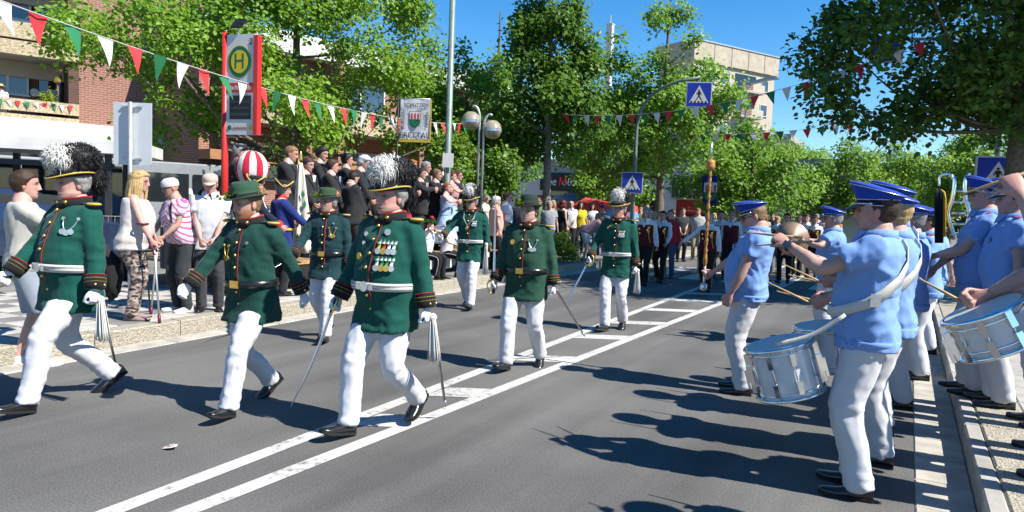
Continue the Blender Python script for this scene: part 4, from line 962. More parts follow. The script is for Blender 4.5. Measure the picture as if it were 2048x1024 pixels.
class Person:
    """local frame: x to the person's right, y ahead, z up; built at 1.78 m and scaled by the root"""
    def __init__(s, label, pos, face, H=1.78, fat=0.0, res=1, group=None, feet=None, hands=None, lean=0.0, side=0.0, hip=None, head=(0,0), roll=0.0, elbow=None, skin='warm', wide=1.0, seed=None, foot_yaw=.15, grip=(.4,.4), fem=False, knee=None, curl_n=None):
        s.res = res; s.fat = fat; s.fem = fem; s.wide = wide; s.seed = seed if seed is not None else len(PEOPLE)*13+5
        s.sc = H/1.78; s.pos = np.asarray(pos,float); s.fa = R(face)-PI/2; s.M = rotz(s.fa)*s.sc
        s.root = empty('person', s.pos, s.fa, label, 'person', group, scale=(s.sc,)*3); PEOPLE.append(s)
        s.vox = (.0150,.0240,.034)[res]; s.skin = SKINS[skin]; s.parts_body = []
        # feet: (x, y, z of ankle above its flat height, pitch)
        feet = feet or ((-.10,.0,0,0),(.10,.02,0,0)); s.ank = []; s.feet = feet
        hz = hip if hip is not None else .945
        for f in feet:
            d2 = .855**2-((f[0]*.5)**2+f[1]**2)
            if hip is None: hz = min(hz, .085+f[2]+math.sqrt(max(.2,d2)))
        s.P = np.array([0,0,hz]); s.u = np.array([math.sin(R(side)), math.sin(R(lean))*math.cos(R(side)), math.cos(R(lean))*math.cos(R(side))]); s.u = unit(s.u)
        s.b = unit(np.array([0,1,0])-s.u*s.u[1]); s.a = np.cross(s.b, s.u)
        if s.b[1] < 0: s.b, s.a = -s.b, -s.a
        s.knee = []; s.hipj = []
        for i, f in enumerate(feet):
            sg = -1 if i == 0 else 1; Hj = s.P+np.array([sg*.09,0,-.01]); An = np.array([f[0],f[1],.085+f[2]])
            k, t = ik(Hj, An, .44, .42, knee[i] if knee else (sg*.12,1,.0)); s.hipj.append(Hj); s.knee.append(k); s.ank.append(t)
        s.sh = []; s.el = []; s.wr = []
        shw = (.178 if not fem else .16)*wide + fat*.004
        hands = hands or ((-.27-fat*.06,.03,.84),(.27+fat*.06,.03,.84)); s.hands = hands
        for i in (0,1):
            sg = -1 if i == 0 else 1; Sj = s.tor(1.432)+s.a*sg*shw
            pl = (elbow[i] if elbow and elbow[i] is not None else (sg*.7,-1,-.35)); e, t = ik(Sj, np.array(hands[i]), .285, .255, pl); s.sh.append(Sj); s.el.append(e); s.wr.append(t)
        s.N = s.tor(1.53)
        s.HR = rotz(R(head[0]))@rotx(R(head[1]))@roty(R(roll)); s.HC = s.N+s.u*.012+s.HR@np.array([0,.020,.100])
        s.grip = grip; s.curl_n = curl_n or (None,None)
        s.foot_yaw = foot_yaw
    def tor(s, z): return s.P+s.u*(z-.945) if z > .945 else s.P+np.array([0,0,z-.945])
    def wpt(s, p): return s.pos+s.M@np.asarray(p,float)
    def prof(s, z, off=0.0):
        w_, f, b = interp(z, TORSO); fw, ff, fb = interp(z, FATW)
        if s.fem: w_ = w_*np.interp(z,[.9,.98,1.1,1.3,1.45],[1.04,1.06,.90,.90,.9]); f = f+np.interp(z,[1.15,1.25,1.32,1.4],[0,.03,.025,0]); b = b*.95+np.interp(z,[.88,.94,1.0],[.01,.02,.0])
        return w_*s.wide+fw*s.fat+off, f+ff*s.fat+off, b+fb*s.fat+off
    def ring(s, z, off=0.0, n=20, c=None, k=2.35, wf=1.0, df=1.0):
        w_, f, b = s.prof(z, off); w_ *= wf; f *= df; b *= df; c = s.tor(z) if c is None else c
        t = np.arange(n)*2*PI/n; e = 2/k; cx = np.sign(np.cos(t))*np.abs(np.cos(t))**e; sy = np.sign(np.sin(t))*np.abs(np.sin(t))**e
        a, bb = (s.a, s.b) if z > .945 else (np.array([1.,0,0]), np.array([0,1.,0]))
        return c+ (w_*cx)[:,None]*a + (np.where(sy > 0, f, b)*sy)[:,None]*bb
    def surf(s, z, ang, off=0.0):
        """point and outward normal on the coat; ang degrees, 90 = front, 0 = right"""
        w_, f, b = s.prof(z, off); t = R(ang); e = 2/2.35; cx = math.copysign(abs(math.cos(t))**e, math.cos(t)); sy = math.copysign(abs(math.sin(t))**e, math.sin(t))
        d = f if sy > 0 else b; p = s.tor(z)+s.a*w_*cx+s.b*d*sy
        nrm = unit(s.a*cx/max(w_,.01)*abs(cx)**.35+s.b*sy/max(d,.01)*abs(sy)**.35)
        return p, nrm
    def add(s, name, V, F, mt, smooth=True, parent=None, col=None, label=None, fm=None):
        o = obj(name, mesh_from(V, F, name, smooth, col=col, fm=fm), mt, parent or s.root)
        if label: o['label'] = label
        return o
    def hand(s, i, glove=False):
        """palm, four bent fingers and a thumb from the wrist; returns one relaxed surface"""
        W = s.wr[i]; d = unit(s.wr[i]-s.el[i]); sg = -1 if i == 0 else 1
        n = s.curl_n[i] if s.curl_n[i] is not None else np.array([-sg*1.0,.25,0.])      # palm faces the thigh
        n = unit(np.asarray(n,float)-d*(np.asarray(n,float)@d)); sd_ = np.cross(d, n)*sg      # towards the thumb
        if i == 0: pass
        th = np.cross(n, d)*(1 if i == 1 else -1); th = -th if th[1] < 0 and abs(th[1]) > .3 else th
        g = s.grip[i]; k = 1.12 if glove else 1.0
        P = []
        m0 = W-d*.03
        pr = []
        for t, ww, dd in ((0,.024,.020),(.03,.027,.019),(.06,.038,.018),(.095,.042,.016),(.12,.038,.013)):
            c = m0+d*t; q = np.arange(12)*2*PI/12; pr.append(c+k*(ww*np.cos(q))[:,None]*th+k*(dd*np.sin(q))[:,None]*n)
        P.append(loft(pr))
        for j, (o_, L_) in enumerate(((.030,.070),(.010,.078),(-.010,.072),(-.028,.056))):
            p = m0+d*.108+th*o_; pts = [p-d*.02, p]; ang = .1
            for seg, fr in ((0,.42),(1,.32),(2,.26)):
                ang += (g*1.55+.06*j*g+(.12 if seg else .0)); dv = d*math.cos(ang)+n*math.sin(ang); p = p+dv*L_*fr; pts.append(p)
            P.append(tube(pts, [.0095*k,.0098*k,.009*k,.0082*k,.0066*k], 7, 11 if s.res == 0 else 7))
        b0 = m0+d*.045+th*.030; t1 = b0+d*.030+th*.022+n*.012*g*2; t2 = t1+unit(d*.9+th*(.5-g)+n*(.2+g*.9))*.032; t3 = t2+unit(d*.9-th*.3*g+n*(.2+g))*.024
        P.append(tube([b0-d*.02-th*.012,b0,t1,t2,t3],[.011*k,.0125*k,.0115*k,.0098*k,.007*k],7,11 if s.res == 0 else 7))
        V, F = join(P)
        if s.res == 0: V, F = remesh(V, F, .0055, 1)
        return V, F
    def body(s, head=None, gloves=False, bare=False, covered=False):
        """the whole figure as one mesh: trunk, limbs, neck (relaxed to one surface), hands and head"""
        sl = -.022; zs = np.linspace(.86,1.60,16 if s.res < 2 else 10)
        parts = [loft([s.ring(z, sl if z < 1.5 else .0, 14) for z in zs])]
        for i in (0,1):
            sg = -1 if i == 0 else 1; fa = s.fat*.012; th = 1 if not s.fem else .88
            parts.append(tube([s.sh[i]-s.a*sg*.05, s.sh[i], s.sh[i]*.5+s.el[i]*.5, s.el[i], s.el[i]*.65+s.wr[i]*.35, s.wr[i]], [.035,(.046+fa)*th,(.045+fa)*th,(.037+fa)*th,(.040+fa)*th,.025*th], 10, 16))
            k = 1 if bare else .8
            parts.append(tube([s.P+np.array([sg*.06,0,.02]), s.hipj[i], s.hipj[i]*.5+s.knee[i]*.5, s.knee[i], s.knee[i]*.66+s.ank[i]*.34-(s.calf(i)), s.ank[i], s.ank[i]+np.array([0,0,-.05])], [.07*k,.085*k,.074*k,.053*k,.055*k,.036*k,.034*k], 10, 20))
        V, F = join(parts); V, F = remesh(V, F, min(.036, s.vox*(2.3 if covered or gloves else 1.5)), 2)
        V, F = (V, F if isinstance(F, list) else F.tolist())
        Vs, Fs, cs = [V], [tuple(q) for q in F], [np.tile(np.array(s.skin), (len(V),1))*(1+.08*vnoise(V*14, s.seed))[:,None]]
        o = len(V)
        if not gloves:
            for i in (0,1):
                hv, hf = s.hand(i); Vs.append(hv); Fs += [tuple(int(q)+o for q in f) for f in hf]; o += len(hv); cs.append(np.tile(np.array(s.skin)*np.array([1.0,.88,.86]), (len(hv),1)))
        hd = dict(skin=s.skin, hair='brown', seed=s.seed); hd.update(head or {}); s.hd = hd
        hv, hf, hc = make_head(s.res, **hd); s.hs = 1.0 if s.fem else 1.07
        hv = (hv*s.hs)@s.HR.T+s.HC; Vs.append(hv); Fs += [tuple(q+o for q in f) for f in hf]; cs.append(hc)
        o_ = s.add('body', np.vstack(Vs), Fs, SKIN, True, col=np.vstack(cs))
        if gloves:
            for i in (0,1):
                hv, hf = s.hand(i, True); s.add('glove', hv, hf, GLOVE)
        return o_
    def calf(s, i): v = s.ank[i]-s.knee[i]; return unit(np.cross(np.array([1.,0,0]), v))*(-.014)
    def H_(s, V): return (np.asarray(V,float)*s.hs)@s.HR.T+s.HC
    def hair(s, style, col):
        V, F = make_hair(s.res, style, s.seed); hm = mat('hair_'+str(col), HAIRC[col], .55, var=.35, vscale=60, bump=.5, bscale=150, spec=.3)
        return s.add('hair', s.H_(V), F, hm)
    def glasses(s, dark=False):
        b_ = MB()
        for sg in (-1,1):
            b_.tube([(sg*.032+.021*math.cos(a), .094-.01*abs(math.cos(a)), .002+.016*math.sin(a)) for a in np.linspace(0,2*PI,13)], .0022, 5); b_.tube([(sg*.053,.085,.006),(sg*.078,.03,.006),(sg*.082,-.02,.0)], .002, 5)
        b_.tube([(-.012,.104,.006),(.012,.104,.006)], .002, 5)
        o = s.add('spectacles', s.H_(np.array(b_.V)), b_.F, mat('spectacle_frame',(.03,.03,.035),.3))
        if dark:
            for sg in (-1,1): s.add('lens', s.H_(np.array([(sg*.032+.02*math.cos(a), .096, .002+.015*math.sin(a)) for a in np.linspace(0,2*PI,13)[:-1]])), [tuple(range(12))], LENS, False, o)
    # ---------------------------------------------------------------- clothes
    def sleeve(s, i, r=(.070,.066,.056,.054,.047), t_end=1.0, off=0.0):
        sg = -1 if i == 0 else 1; fa = s.fat*.012; k = .9 if s.fem else 1
        S, E, W = s.sh[i], s.el[i], s.wr[i]
        if t_end < 1:       # short sleeve
            e = S+(E-S)*t_end; return tube([S-s.a*sg*.07+s.u*.0, S, S*.5+e*.5, e], [(.055+off)*k,(r[0]+fa)*k,(r[1]+fa)*k,(r[1]+fa+.004)*k], 14, 14)
        return tube([S-s.a*sg*.07, S, S*.5+E*.5, E, E*.5+W*.5, W], [(.05+off)*k]+[(q+fa+off)*k for q in r], 14, 26)
    def top(s, name, mt, z0=.70, sleeves=1.0, off=.024, flare=1.0, neck=1.50, wrinkle=.006, label=None, hemw=None, r=None, vest=False):
        """coat, shirt, vest or blouse"""
        zs = np.concatenate([np.linspace(z0, .95, 9)[:-1], np.linspace(.95, neck, 15)])
        rs = []
        for z in zs:
            k = 0 if z > .93 else (.93-z)/.25
            zz = max(z, .92); sp = max(abs(s.feet[0][1]), abs(s.feet[1][1]))
            off_ = off if z < 1.46 else off*.55
            rg = s.ring(zz, off_+.012*k*flare, 26, c=s.tor(z), wf=1+.04*k*flare, k=2.35+1.1*min(1,k*2))
            if z < .95:       # the skirt hangs clear of the thighs
                for i in (0,1):
                    Hj, K = s.hipj[i], s.knee[i]
                    if Hj[2]-K[2] > .2:
                        t_ = min(1, max(0,(Hj[2]-z)/(Hj[2]-K[2]))); cl = Hj+(K-Hj)*t_; rr = .116+.014*s.fat-.018*t_
                        d_ = rg-s.tor(z); m_ = rg[:,1] > 0; q_ = .5+.5*np.clip(d_[:,0]/.12*(1 if i else -1),-1,1)
                        if cl[1]+rr > 0: rg[m_,1] += np.maximum(0, cl[1]+rr-rg[:,1].max())*(np.clip(d_[m_,1]/max(.01,d_[:,1].max()),0,1)**.6)*(.55+.45*q_[m_])
                        m_ = ~m_; rg[m_,1] -= np.maximum(0, rg[:,1].min()-(cl[1]-rr))*(np.clip(d_[m_,1]/min(-.01,d_[:,1].min()),0,1)**.6)*(.55+.45*q_[m_])
                        wx = abs(cl[0])+rr-abs(rg[:,0]).max()
                        if wx > 0: rg[:,0] *= 1+wx/abs(rg[:,0]).max()
            rs.append(rg)
        parts = [loft(rs)]
        if not vest:
            for i in (0,1): parts.append(s.sleeve(i, t_end=sleeves, **({'r': r} if r else {})))
        V, F = join(parts); V, F = remesh(V, F, s.vox*1.06, 3, wrinkle, (9,9,13), s.seed)
        return s.add(name, V, F, mt, True, label=label)
    def trousers(s, mt, name='trousers', z1=1.02, under=None, r=(.106,.096,.078,.072,.070), wrinkle=.005, to=1.0, label=None):
        rs = [s.ring(z, .008 if z > .9 else .0, 18) for z in np.linspace(.86, z1, 6)]; parts = [loft(rs)]; fa = s.fat*.018
        for i in (0,1):
            sg = -1 if i == 0 else 1; Hj, K, A_ = s.hipj[i], s.knee[i], s.ank[i]+np.array([0,-.006,-.034])
            if to < 1: e = K+(A_-K)*(to-.5)*2 if to > .5 else Hj+(K-Hj)*to*2
            pts = [Hj+np.array([-sg*.02,0,.04]), Hj*.92+K*.08+np.array([0,0,0]), Hj*.5+K*.5, K, K*.5+A_*.5-s.calf(i)*-.5, A_]; rr = [.085+fa, r[0]+fa, r[1]+fa*.7, r[2]+fa*.3, r[3], r[4]]
            if to < 1: pts = [Hj+np.array([-sg*.02,0,.04]), Hj*.92+K*.08, Hj*.5+e*.5, e]; rr = [.085+fa, r[0]+fa, r[1]+fa, r[2]+.012]
            parts.append(tube(pts, rr, 14, 26))
        V, F = join(parts)
        def folds(P):
            d = np.zeros(len(P))
            if to < 1: return d
            for i in (0,1):
                K, A_ = s.knee[i], s.ank[i]; ax = A_-K; L2 = ax@ax; q = P-K; t = q@ax/L2; rad = q-t[:,None]*ax; near = np.linalg.norm(rad,axis=1) < .14
                ph = np.arctan2(rad[:,0], rad[:,1]); m_ = near*np.clip(t,0,1.1)**2*(t > 0)
                d += m_*np.clip((t-.45)/.4,0,1)*.0045*np.sin(t*40+2.2*np.sin(ph+s.seed+i)+3*vnoise(P*6,s.seed+i))*(.6+.4*np.sin(ph*2+i))
                kn = near*np.exp(-(t/.22)**2); d += kn*.003*np.sin(t*34+ph*1.4+i*2)
                d += near*np.exp(-(ph/.13)**2)*.005*(t > -1)*(np.linalg.norm(rad,axis=1) > .02)      # pressed crease
            return d
        V, F = remesh(V, F, s.vox*1.2, 2, wrinkle, (15,15,9), s.seed+4, folds if s.res < 2 else None)
        if under:       # flattened where the coat presses on it
            V = V.copy(); k = np.clip((V[:,2]-under)/.05,0,1)*.34; best = None
            for i in (0,1):
                ax = s.knee[i]-s.hipj[i]; t = np.clip((V-s.hipj[i])@ax/(ax@ax),0,1); c = s.hipj[i]+t[:,None]*ax; d = np.linalg.norm(V-c,axis=1)
                if best is None: best, cc = d, c
                else: m_ = (d < best)[:,None]; cc = np.where(m_, c, cc)
            V = V+(cc-V)*k[:,None]
        return s.add(name, V, F, mt, True, label=label)
    def skirt(s, mt, z0=.55, flare=.10, name='skirt', wrinkle=.012):
        rs = []
        for z in np.linspace(z0, 1.06, 12): k = max(0,(1.0-z)/.5); rs.append(s.ring(max(z,.94), .012+flare*k, 22, c=s.tor(z), k=2.1))
        V, F = remesh(*loft(rs), s.vox, 2, wrinkle, (14,14,1.5), s.seed); return s.add(name, V, F, mt)
    def shoes(s, mt=None, style='oxford', sole=None):
        mt = mt or LEATHER
        prof = [(-.075,.026,.075,.0),(-.068,.034,.085,.0),(-.03,.036,.088,.0),(.02,.038,.080,.0),(.07,.044,.062,.0),(.12,.048,.050,.0),(.165,.044,.042,.003),(.195,.030,.034,.008),(.207,.012,.024,.012)]
        if style == 'sneaker': prof = [(y, w_*1.08, h*1.08, z) for y,w_,h,z in prof]
        for i in (0,1):
            f = s.feet[i]; yaw = (s.foot_yaw if i == 0 else -s.foot_yaw); M_ = rotz(yaw)@rotx(-f[3]); piv = s.ank[i]; rs = []; so = []
            for y, w_, h, z in prof:
                t = np.arange(14)*2*PI/14; c, sn = np.cos(t), np.sin(t); x = w_*np.sign(c)*np.abs(c)**.8; zz = np.where(sn > 0, .016+z+(h-.016)*np.abs(sn)**.75, .016+z-.004*np.abs(sn)); rs.append(np.stack([x, np.full(14,y), zz],1))
                q = np.array([(-w_-.004,y,z),(w_+.004,y,z),(w_+.004,y,z+.018),(-w_-.004,y,z+.018)]); so.append(q)
            V, F = loft(rs); V2, F2 = loft(so); tr = lambda V: (V-np.array([0,0,.085]))@M_.T+piv
            sh = s.add('shoe', tr(V), F, mt); s.add('sole', tr(V2), F2, sole or SOLE, False, sh)
            if style == 'oxford' and s.res == 0:
                lc = MB()
                for y in (.03,.05,.07): lc.tube([(-.02,y,.080-(y-.03)*.5),(.0,y+.004,.084-(y-.03)*.5),(.02,y,.080-(y-.03)*.5)], .0025, 5)
                s.add('lace', tr(np.array(lc.V)), lc.F, SOLE, True, sh)
    def band(s, name, mt, z0, z1, off, thick=.006, n=40, wf=1.0, parent=None):
        """belt or sash round the coat"""
        r0 = s.ring(z0, off, n); r1 = s.ring((z0+z1)/2, off+.002, n); r2 = s.ring(z1, off, n); c = s.tor((z0+z1)/2)
        inn = lambda r_: r_-(r_-r_.mean(0))*(thick/.15)
        rings = [inn(r0), r0, r1, r2, inn(r2)]; V = np.vstack(rings); F = []
        for i in range(4):
            for k in range(n): F.append((i*n+k, i*n+(k+1)%n, (i+1)*n+(k+1)%n, (i+1)*n+k))
        return s.add(name, V, F, mt, True, parent)
    def disc(s, z, ang, r_, mt, name, off=.03, thick=.006, n=12, sh=None, parent=None, rot=0.0):
        p, nr = s.surf(z, ang, off); x = unit(np.cross(s.u, nr)); y = np.cross(nr, x)
        pts = [(r_*a, r_*b) for a, b in (sh or [(math.cos(2*PI*k/n), math.sin(2*PI*k/n)) for k in range(n)])]
        b_ = MB().prism(pts, 0, thick, T=Tm(p, x, y, nr)); return s.add(name, np.array(b_.V), b_.F, mt, False, parent)
    def cuff(s, i, mt, t0, t1, r0, r1, name='cuff', parent=None):
        E, W = s.el[i], s.wr[i]; fa = s.fat*.012
        pts = [E+(W-E)*t for t in np.linspace(t0, t1, 4)]; V, F = tube(pts, [r0-.004+fa, r0+fa, r1+fa, r1-.003+fa], 18); return s.add(name, V, F, mt, True, parent)
    def collar(s, mt, z0=1.484, z1=1.556, r0=.106, r1=.090, gap=True, name='collar', open_=.0):
        n = 26; rings = []; r0 += .012*s.fat; r1 += .012*s.fat
        ts = [PI/2+open_+k*(2*PI-2*open_)/(n-1) for k in range(n)]
        for z, r_ in ((z0,r0),(z1,r1),(z1,r1-.005),(z0,r0-.008)):
            c = s.tor(z)+s.b*.004; rings.append([c+s.a*r_*1.04*math.cos(t)+s.b*r_*math.sin(t)-s.u*(.026*max(0,math.sin(t))+.012*max(0,-math.sin(t))*0) for t in ts])
        V = np.array(rings).reshape(-1,3); F = []
        for j in range(4):
            for k in range(n-1): F.append((j*n+k, j*n+k+1, ((j+1)%4)*n+k+1, ((j+1)%4)*n+k))
        return s.add(name, V, F, mt, True)
    def shirt_collar(s, mt):
        o = s.collar(mt, 1.485, 1.545, .102, .090, open_=.16)
        for sg in (-1,1):
            c = s.tor(1.53); fb = .012*s.fat; p = [c+s.a*sg*.014+s.b*(.096+fb), c+s.a*sg*.080+s.b*(.052+fb), s.tor(1.48)+s.a*sg*.088+s.b*(.094+fb), s.tor(1.455)+s.a*sg*.026+s.b*(.122+fb)]
            V = np.array(p+[q+s.b*.006+s.u*.004 for q in p]); s.add('collar_wing', V, [(0,1,2,3),(7,6,5,4),(0,4,5,1),(1,5,6,2),(2,6,7,3),(3,7,4,0)], mt, False, o)
        return o
    def strip(s, pts, w_, mt, name, thick=.005, parent=None):
        """flat strap along coat points [(z, ang, off)]"""
        P = []; Nn = []
        for z, a, off in pts: p, n_ = s.surf(z, a, off); P.append(p); Nn.append(n_)
        P = np.array(P); Nn = np.array(Nn); T = np.gradient(P, axis=0); B = np.cross(T, Nn); B /= np.maximum(1e-9,np.linalg.norm(B,axis=1))[:,None]
        V = np.concatenate([np.stack([P-B*w_/2,P+B*w_/2,P+B*w_/2+Nn*thick,P-B*w_/2+Nn*thick],1)]).reshape(-1,3); F = []
        for i in range(len(P)-1):
            for k in range(4): F.append((i*4+k, i*4+(k+1)%4, (i+1)*4+(k+1)%4, (i+1)*4+k))
        F += [(0,1,2,3), tuple(len(P)*4-4+k for k in (3,2,1,0))]
        return s.add(name, V, F, mt, True, parent)
# ------------------------------------------------------------------ hats
def oval(rx, ry, z, n=32, tilt=0.0, cy=0.0, lift=0.0):
    t = np.arange(n)*2*PI/n; x = rx*np.cos(t); y = ry*np.sin(t)+cy; return np.stack([x, y, z+tilt*y+lift*np.abs(np.cos(t))**2],1)
def shell(rings):
    rings = np.asarray(rings); m_, n, _ = rings.shape; V = rings.reshape(-1,3); F = []
    for i in range(m_-1):
        for k in range(n): F.append((i*n+k, i*n+(k+1)%n, (i+1)*n+(k+1)%n, (i+1)*n+k))
    F.append(tuple((m_-1)*n+k for k in range(n)))
    return V, F
def curls(n, cen, rad, L_, wd, g, droop=.6, inner=.75):
    """curly feather strips on an ellipsoid"""
    V = []; F = []
    for q in range(n):
        d = unit([g.gauss(0,1), g.gauss(0,1), g.gauss(.25,1)]); p = np.array(cen)+d*np.array(rad)*g.uniform(inner,1.0)
        t = unit(np.cross(d, [g.gauss(0,1),g.gauss(0,1),g.gauss(0,1)])); s0 = np.cross(d, t); o = len(V); l = L_*g.uniform(.6,1.3); m_ = 5; cur = g.uniform(2.0,4.8)
        for i in range(m_):
            a = i/(m_-1); c = p+d*l*math.sin(a*cur)/cur*1.4+t*l*(1-math.cos(a*cur))/cur+np.array([0,0,-droop*l*a*a*.6]); w_ = wd*(1-a*.75)
            V += [c-s0*w_/2, c+s0*w_/2]
            if i: F.append((o+2*i-2,o+2*i-1,o+2*i+1,o+2*i))
    return V, F
FEATB = mat('black_feather', (.007,.007,.009), .6, var=.4, vscale=60, spec=.35); FEATW = mat('white_feather', (.78,.77,.73), .8, var=.1, vscale=40)
def blob(cen, rad, seed, amp=.16, n=20):
    b_ = MB().ball((0,0,0), 1, n=n); V = np.array(b_.V); V *= (1+amp*vnoise(V*3.2, seed)+amp*.6*vnoise(V*8, seed+1))[:,None]; return V*np.array(rad)+np.array(cen), b_.F
def plume_hat(s, k=1.0, white=True, tilt=-.14, small=False):
    g = random.Random(s.seed); hat = empty('hat'); hat.parent = s.root
    T = lambda V: s.H_(np.asarray(V)*np.array([1,1,1]))
    rim = [oval(.088,.108,.050,tilt=tilt), oval(.112,.134,.048,tilt=tilt,cy=.010,lift=.012), oval(.119,.144,.052,tilt=tilt,cy=.012,lift=.020), oval(.113,.137,.060,tilt=tilt,cy=.012,lift=.018), oval(.090,.110,.062,tilt=tilt)]
    V, F = shell(rim); s.add('brim', T(V), F, BLACKC, True, hat)
    V, F = tube(np.vstack([oval(.120,.145,.055,40,tilt,.012,.020), oval(.120,.145,.055,40,tilt,.012,.020)[:1]]), .0055, 6); s.add('gold_edge', T(V), F, GOLDC, True, hat)
    V, F = shell([oval(.088,.108,.05,tilt=tilt), oval(.087,.107,.10), oval(.080,.098,.15), oval(.05,.06,.17), oval(.01,.01,.175)]); s.add('crown', T(V), F, BLACKC, True, hat)
    nb = (1700,260,90)[s.res]; nw = (1100,180,60)[s.res]; wd = (.0050,.011,.017)[s.res]
    V1, F1 = blob((0,-.045,.165),(.108*k,.135*k,.108*k), s.seed); V2, F2 = blob((.0,-.150,.055),(.062,.052,.125), s.seed+4)
    cv, cf = curls(nb, (0,-.045,.165),(.118*k,.146*k,.112*k), .040, wd, g, 1.3, .86); dv, df = curls(nb//2, (0,-.150,.055),(.066,.058,.13), .040, wd, g, 1.8, .86)
    V, F = join([(V1,F1),(V2,F2),(np.array(cv),cf),(np.array(dv),df)]); s.add('black_plume', T(V), F, FEATB, True, hat)
    if white:
        V1, F1 = blob((.0,.085,.172),(.084*k,.070*k,.074*k), s.seed+9); cv, cf = curls(nw, (.0,.085,.172),(.090*k,.078*k,.082*k), .042, wd, g, 1.3, .86)
        dv, df = curls(nw//6, (0,.02,.225),(.07,.10,.045), .045, wd, g, 1.0, .8); V, F = join([(V1,F1),(np.array(cv),cf),(np.array(dv),df)]); s.add('white_plume', T(V), F, FEATW, True, hat)
        b_ = MB().ball((0,.128,.115),.016,n=8); s.add('cockade', T(np.array(b_.V)), b_.F, GOLD, True, hat)
    tas = MB()
    for q in range(7): a = q*.9; tas.tube([(.095,-.085,.03),(.098+.006*math.cos(a),-.085+.006*math.sin(a),-.03)], [.004,.005], 5)
    s.add('tassel', T(np.array(tas.V)), tas.F, GOLDC, True, hat)
    return hat
def green_hat(s, mt, leaves=True, brush=True, wreath=False):
    hat = empty('hat'); hat.parent = s.root; T = s.H_; tl = -.05
    V, F = shell([oval(.086,.106,.048,tilt=tl), oval(.125,.150,.046,tilt=tl,lift=.014), oval(.132,.158,.052,tilt=tl,lift=.018), oval(.122,.146,.056,tilt=tl,lift=.015), oval(.088,.108,.056,tilt=tl), oval(.084,.103,.11), oval(.078,.096,.150), oval(.060,.080,.163), oval(.02,.05,.150), oval(.005,.01,.148)]); s.add('felt', T(V), F, mt, True, hat)
    V, F = shell([oval(.0895,.1095,.060,tilt=tl), oval(.0885,.1085,.085,tilt=tl), oval(.080,.1,.085,tilt=tl)]); s.add('hat_band', T(V), F[:-1], BLACKC, True, hat)
    if leaves:
        g = np.random.default_rng(s.seed); n = 60; P = g.normal(0,1,(n,3))*np.array([.028,.022,.016])+np.array([.055 if not wreath else 0,.095,.075]); Vv, Ff, cl = leaf_mesh(P, np.tile(np.array([0,.7,.7]),(n,1)), .035, np.array((.20,.30,.02))*g.uniform(.6,1.3,(n,1)), False, g); s.add('leaf_sprig', T(Vv), Ff, LEAF, False, hat, col=cl)
    if brush:
        cv, cf = curls(90 if s.res == 0 else 40, (-.060,-.085,.085),(.022,.020,.045), .035, .008, random.Random(s.seed), .1, .2); bb = blob((-.060,-.085,.080),(.022,.020,.045), s.seed, n=10); V, F = join([(np.array(cv),cf), bb]); s.add('hair_brush', T(V), F, mat('tan_brush',(.46,.27,.12),.8,var=.3,vscale=60), True, hat)
    return hat
CAPB = cloth('cap_blue', (.012,.062,.46), var=.05); CAPD = cloth('cap_band_navy', (.008,.012,.06))
def peaked_cap(s, badge=True, tilt=.0):
    hat = empty('cap'); hat.parent = s.root; T = s.H_
    # band, flared crown rising to the front, hard peak, cord
    V, F = shell([oval(.083,.103,.028), oval(.084,.104,.065)]); s.add('cap_band', T(V), F[:-1], CAPD, True, hat)
    f = lambda rx, ry, z, k, cy=0: np.stack([rx*np.cos(np.arange(36)*2*PI/36), ry*np.sin(np.arange(36)*2*PI/36)+cy, z+k*np.sin(np.arange(36)*2*PI/36)],1)
    V, F = shell([f(.0845,.1045,.064,0), f(.100,.121,.090,.020), f(.116,.137,.112,.034,.004), f(.119,.140,.118,.036,.004), f(.110,.130,.127,.036,.004), f(.075,.085,.134,.024), f(.03,.03,.136,.01)]); s.add('cap_crown', T(V), F, CAPB, True, hat)
    for z, k, rx, ry, mt in ((.063,0,.0855,.1055,SILVER),(.031,0,.0845,.1045,SILVER),(.114,.035,.1195,.1405,SILVER)):
        r_ = f(rx, ry, z, k, .004 if k else 0); V, F = tube(np.vstack([r_, r_[:1]]), .0022, 5); s.add('piping', T(V), F, mt, True, hat)
    n = 15; rows = []
    for e, dz, w_ in ((0,0,1),(.35,-.010,1.02),(.7,-.024,.98),(1,-.040,.88)):
        t = np.linspace(R(22),R(158),n); rows.append(np.stack([(.085)*np.cos(t)*w_, .104*np.sin(t)+e*.062*np.sin(t)**1.2, .036+dz*np.sin(t)**1.5],1))
    V = np.array(rows).reshape(-1,3); V = np.vstack([V, V+np.array([0,0,.004])]); F = []; m_ = 4*n
    for i in range(3):
        for k in range(n-1): q = (i*n+k,i*n+k+1,(i+1)*n+k+1,(i+1)*n+k); F.append(q); F.append(tuple(m_+j for j in q[::-1]))
    for k in range(n-1): F.append((3*n+k,3*n+k+1,m_+3*n+k+1,m_+3*n+k))
    s.add('peak', T(V), F, LEATHER, True, hat)
    V, F = tube([(.087*math.cos(t),.107*math.sin(t),.040) for t in np.linspace(R(12),R(168),14)], .0045, 6); s.add('chin_cord', T(V), F, SILVER, True, hat)
    for sg in (-1,1): b_ = MB().ball((sg*.086,.022,.040),.008,n=8); s.add('cord_button', T(np.array(b_.V)), b_.F, SILVER, True, hat)
    if badge:
        b_ = MB().ball((0,.107,.050),.012,n=8,sq=(1,.4,1)).ball((0,.128,.105),.011,n=8,sq=(1,.4,1)); s.add('badge', T(np.array(b_.V)), b_.F, GOLD, True, hat)
    return hat
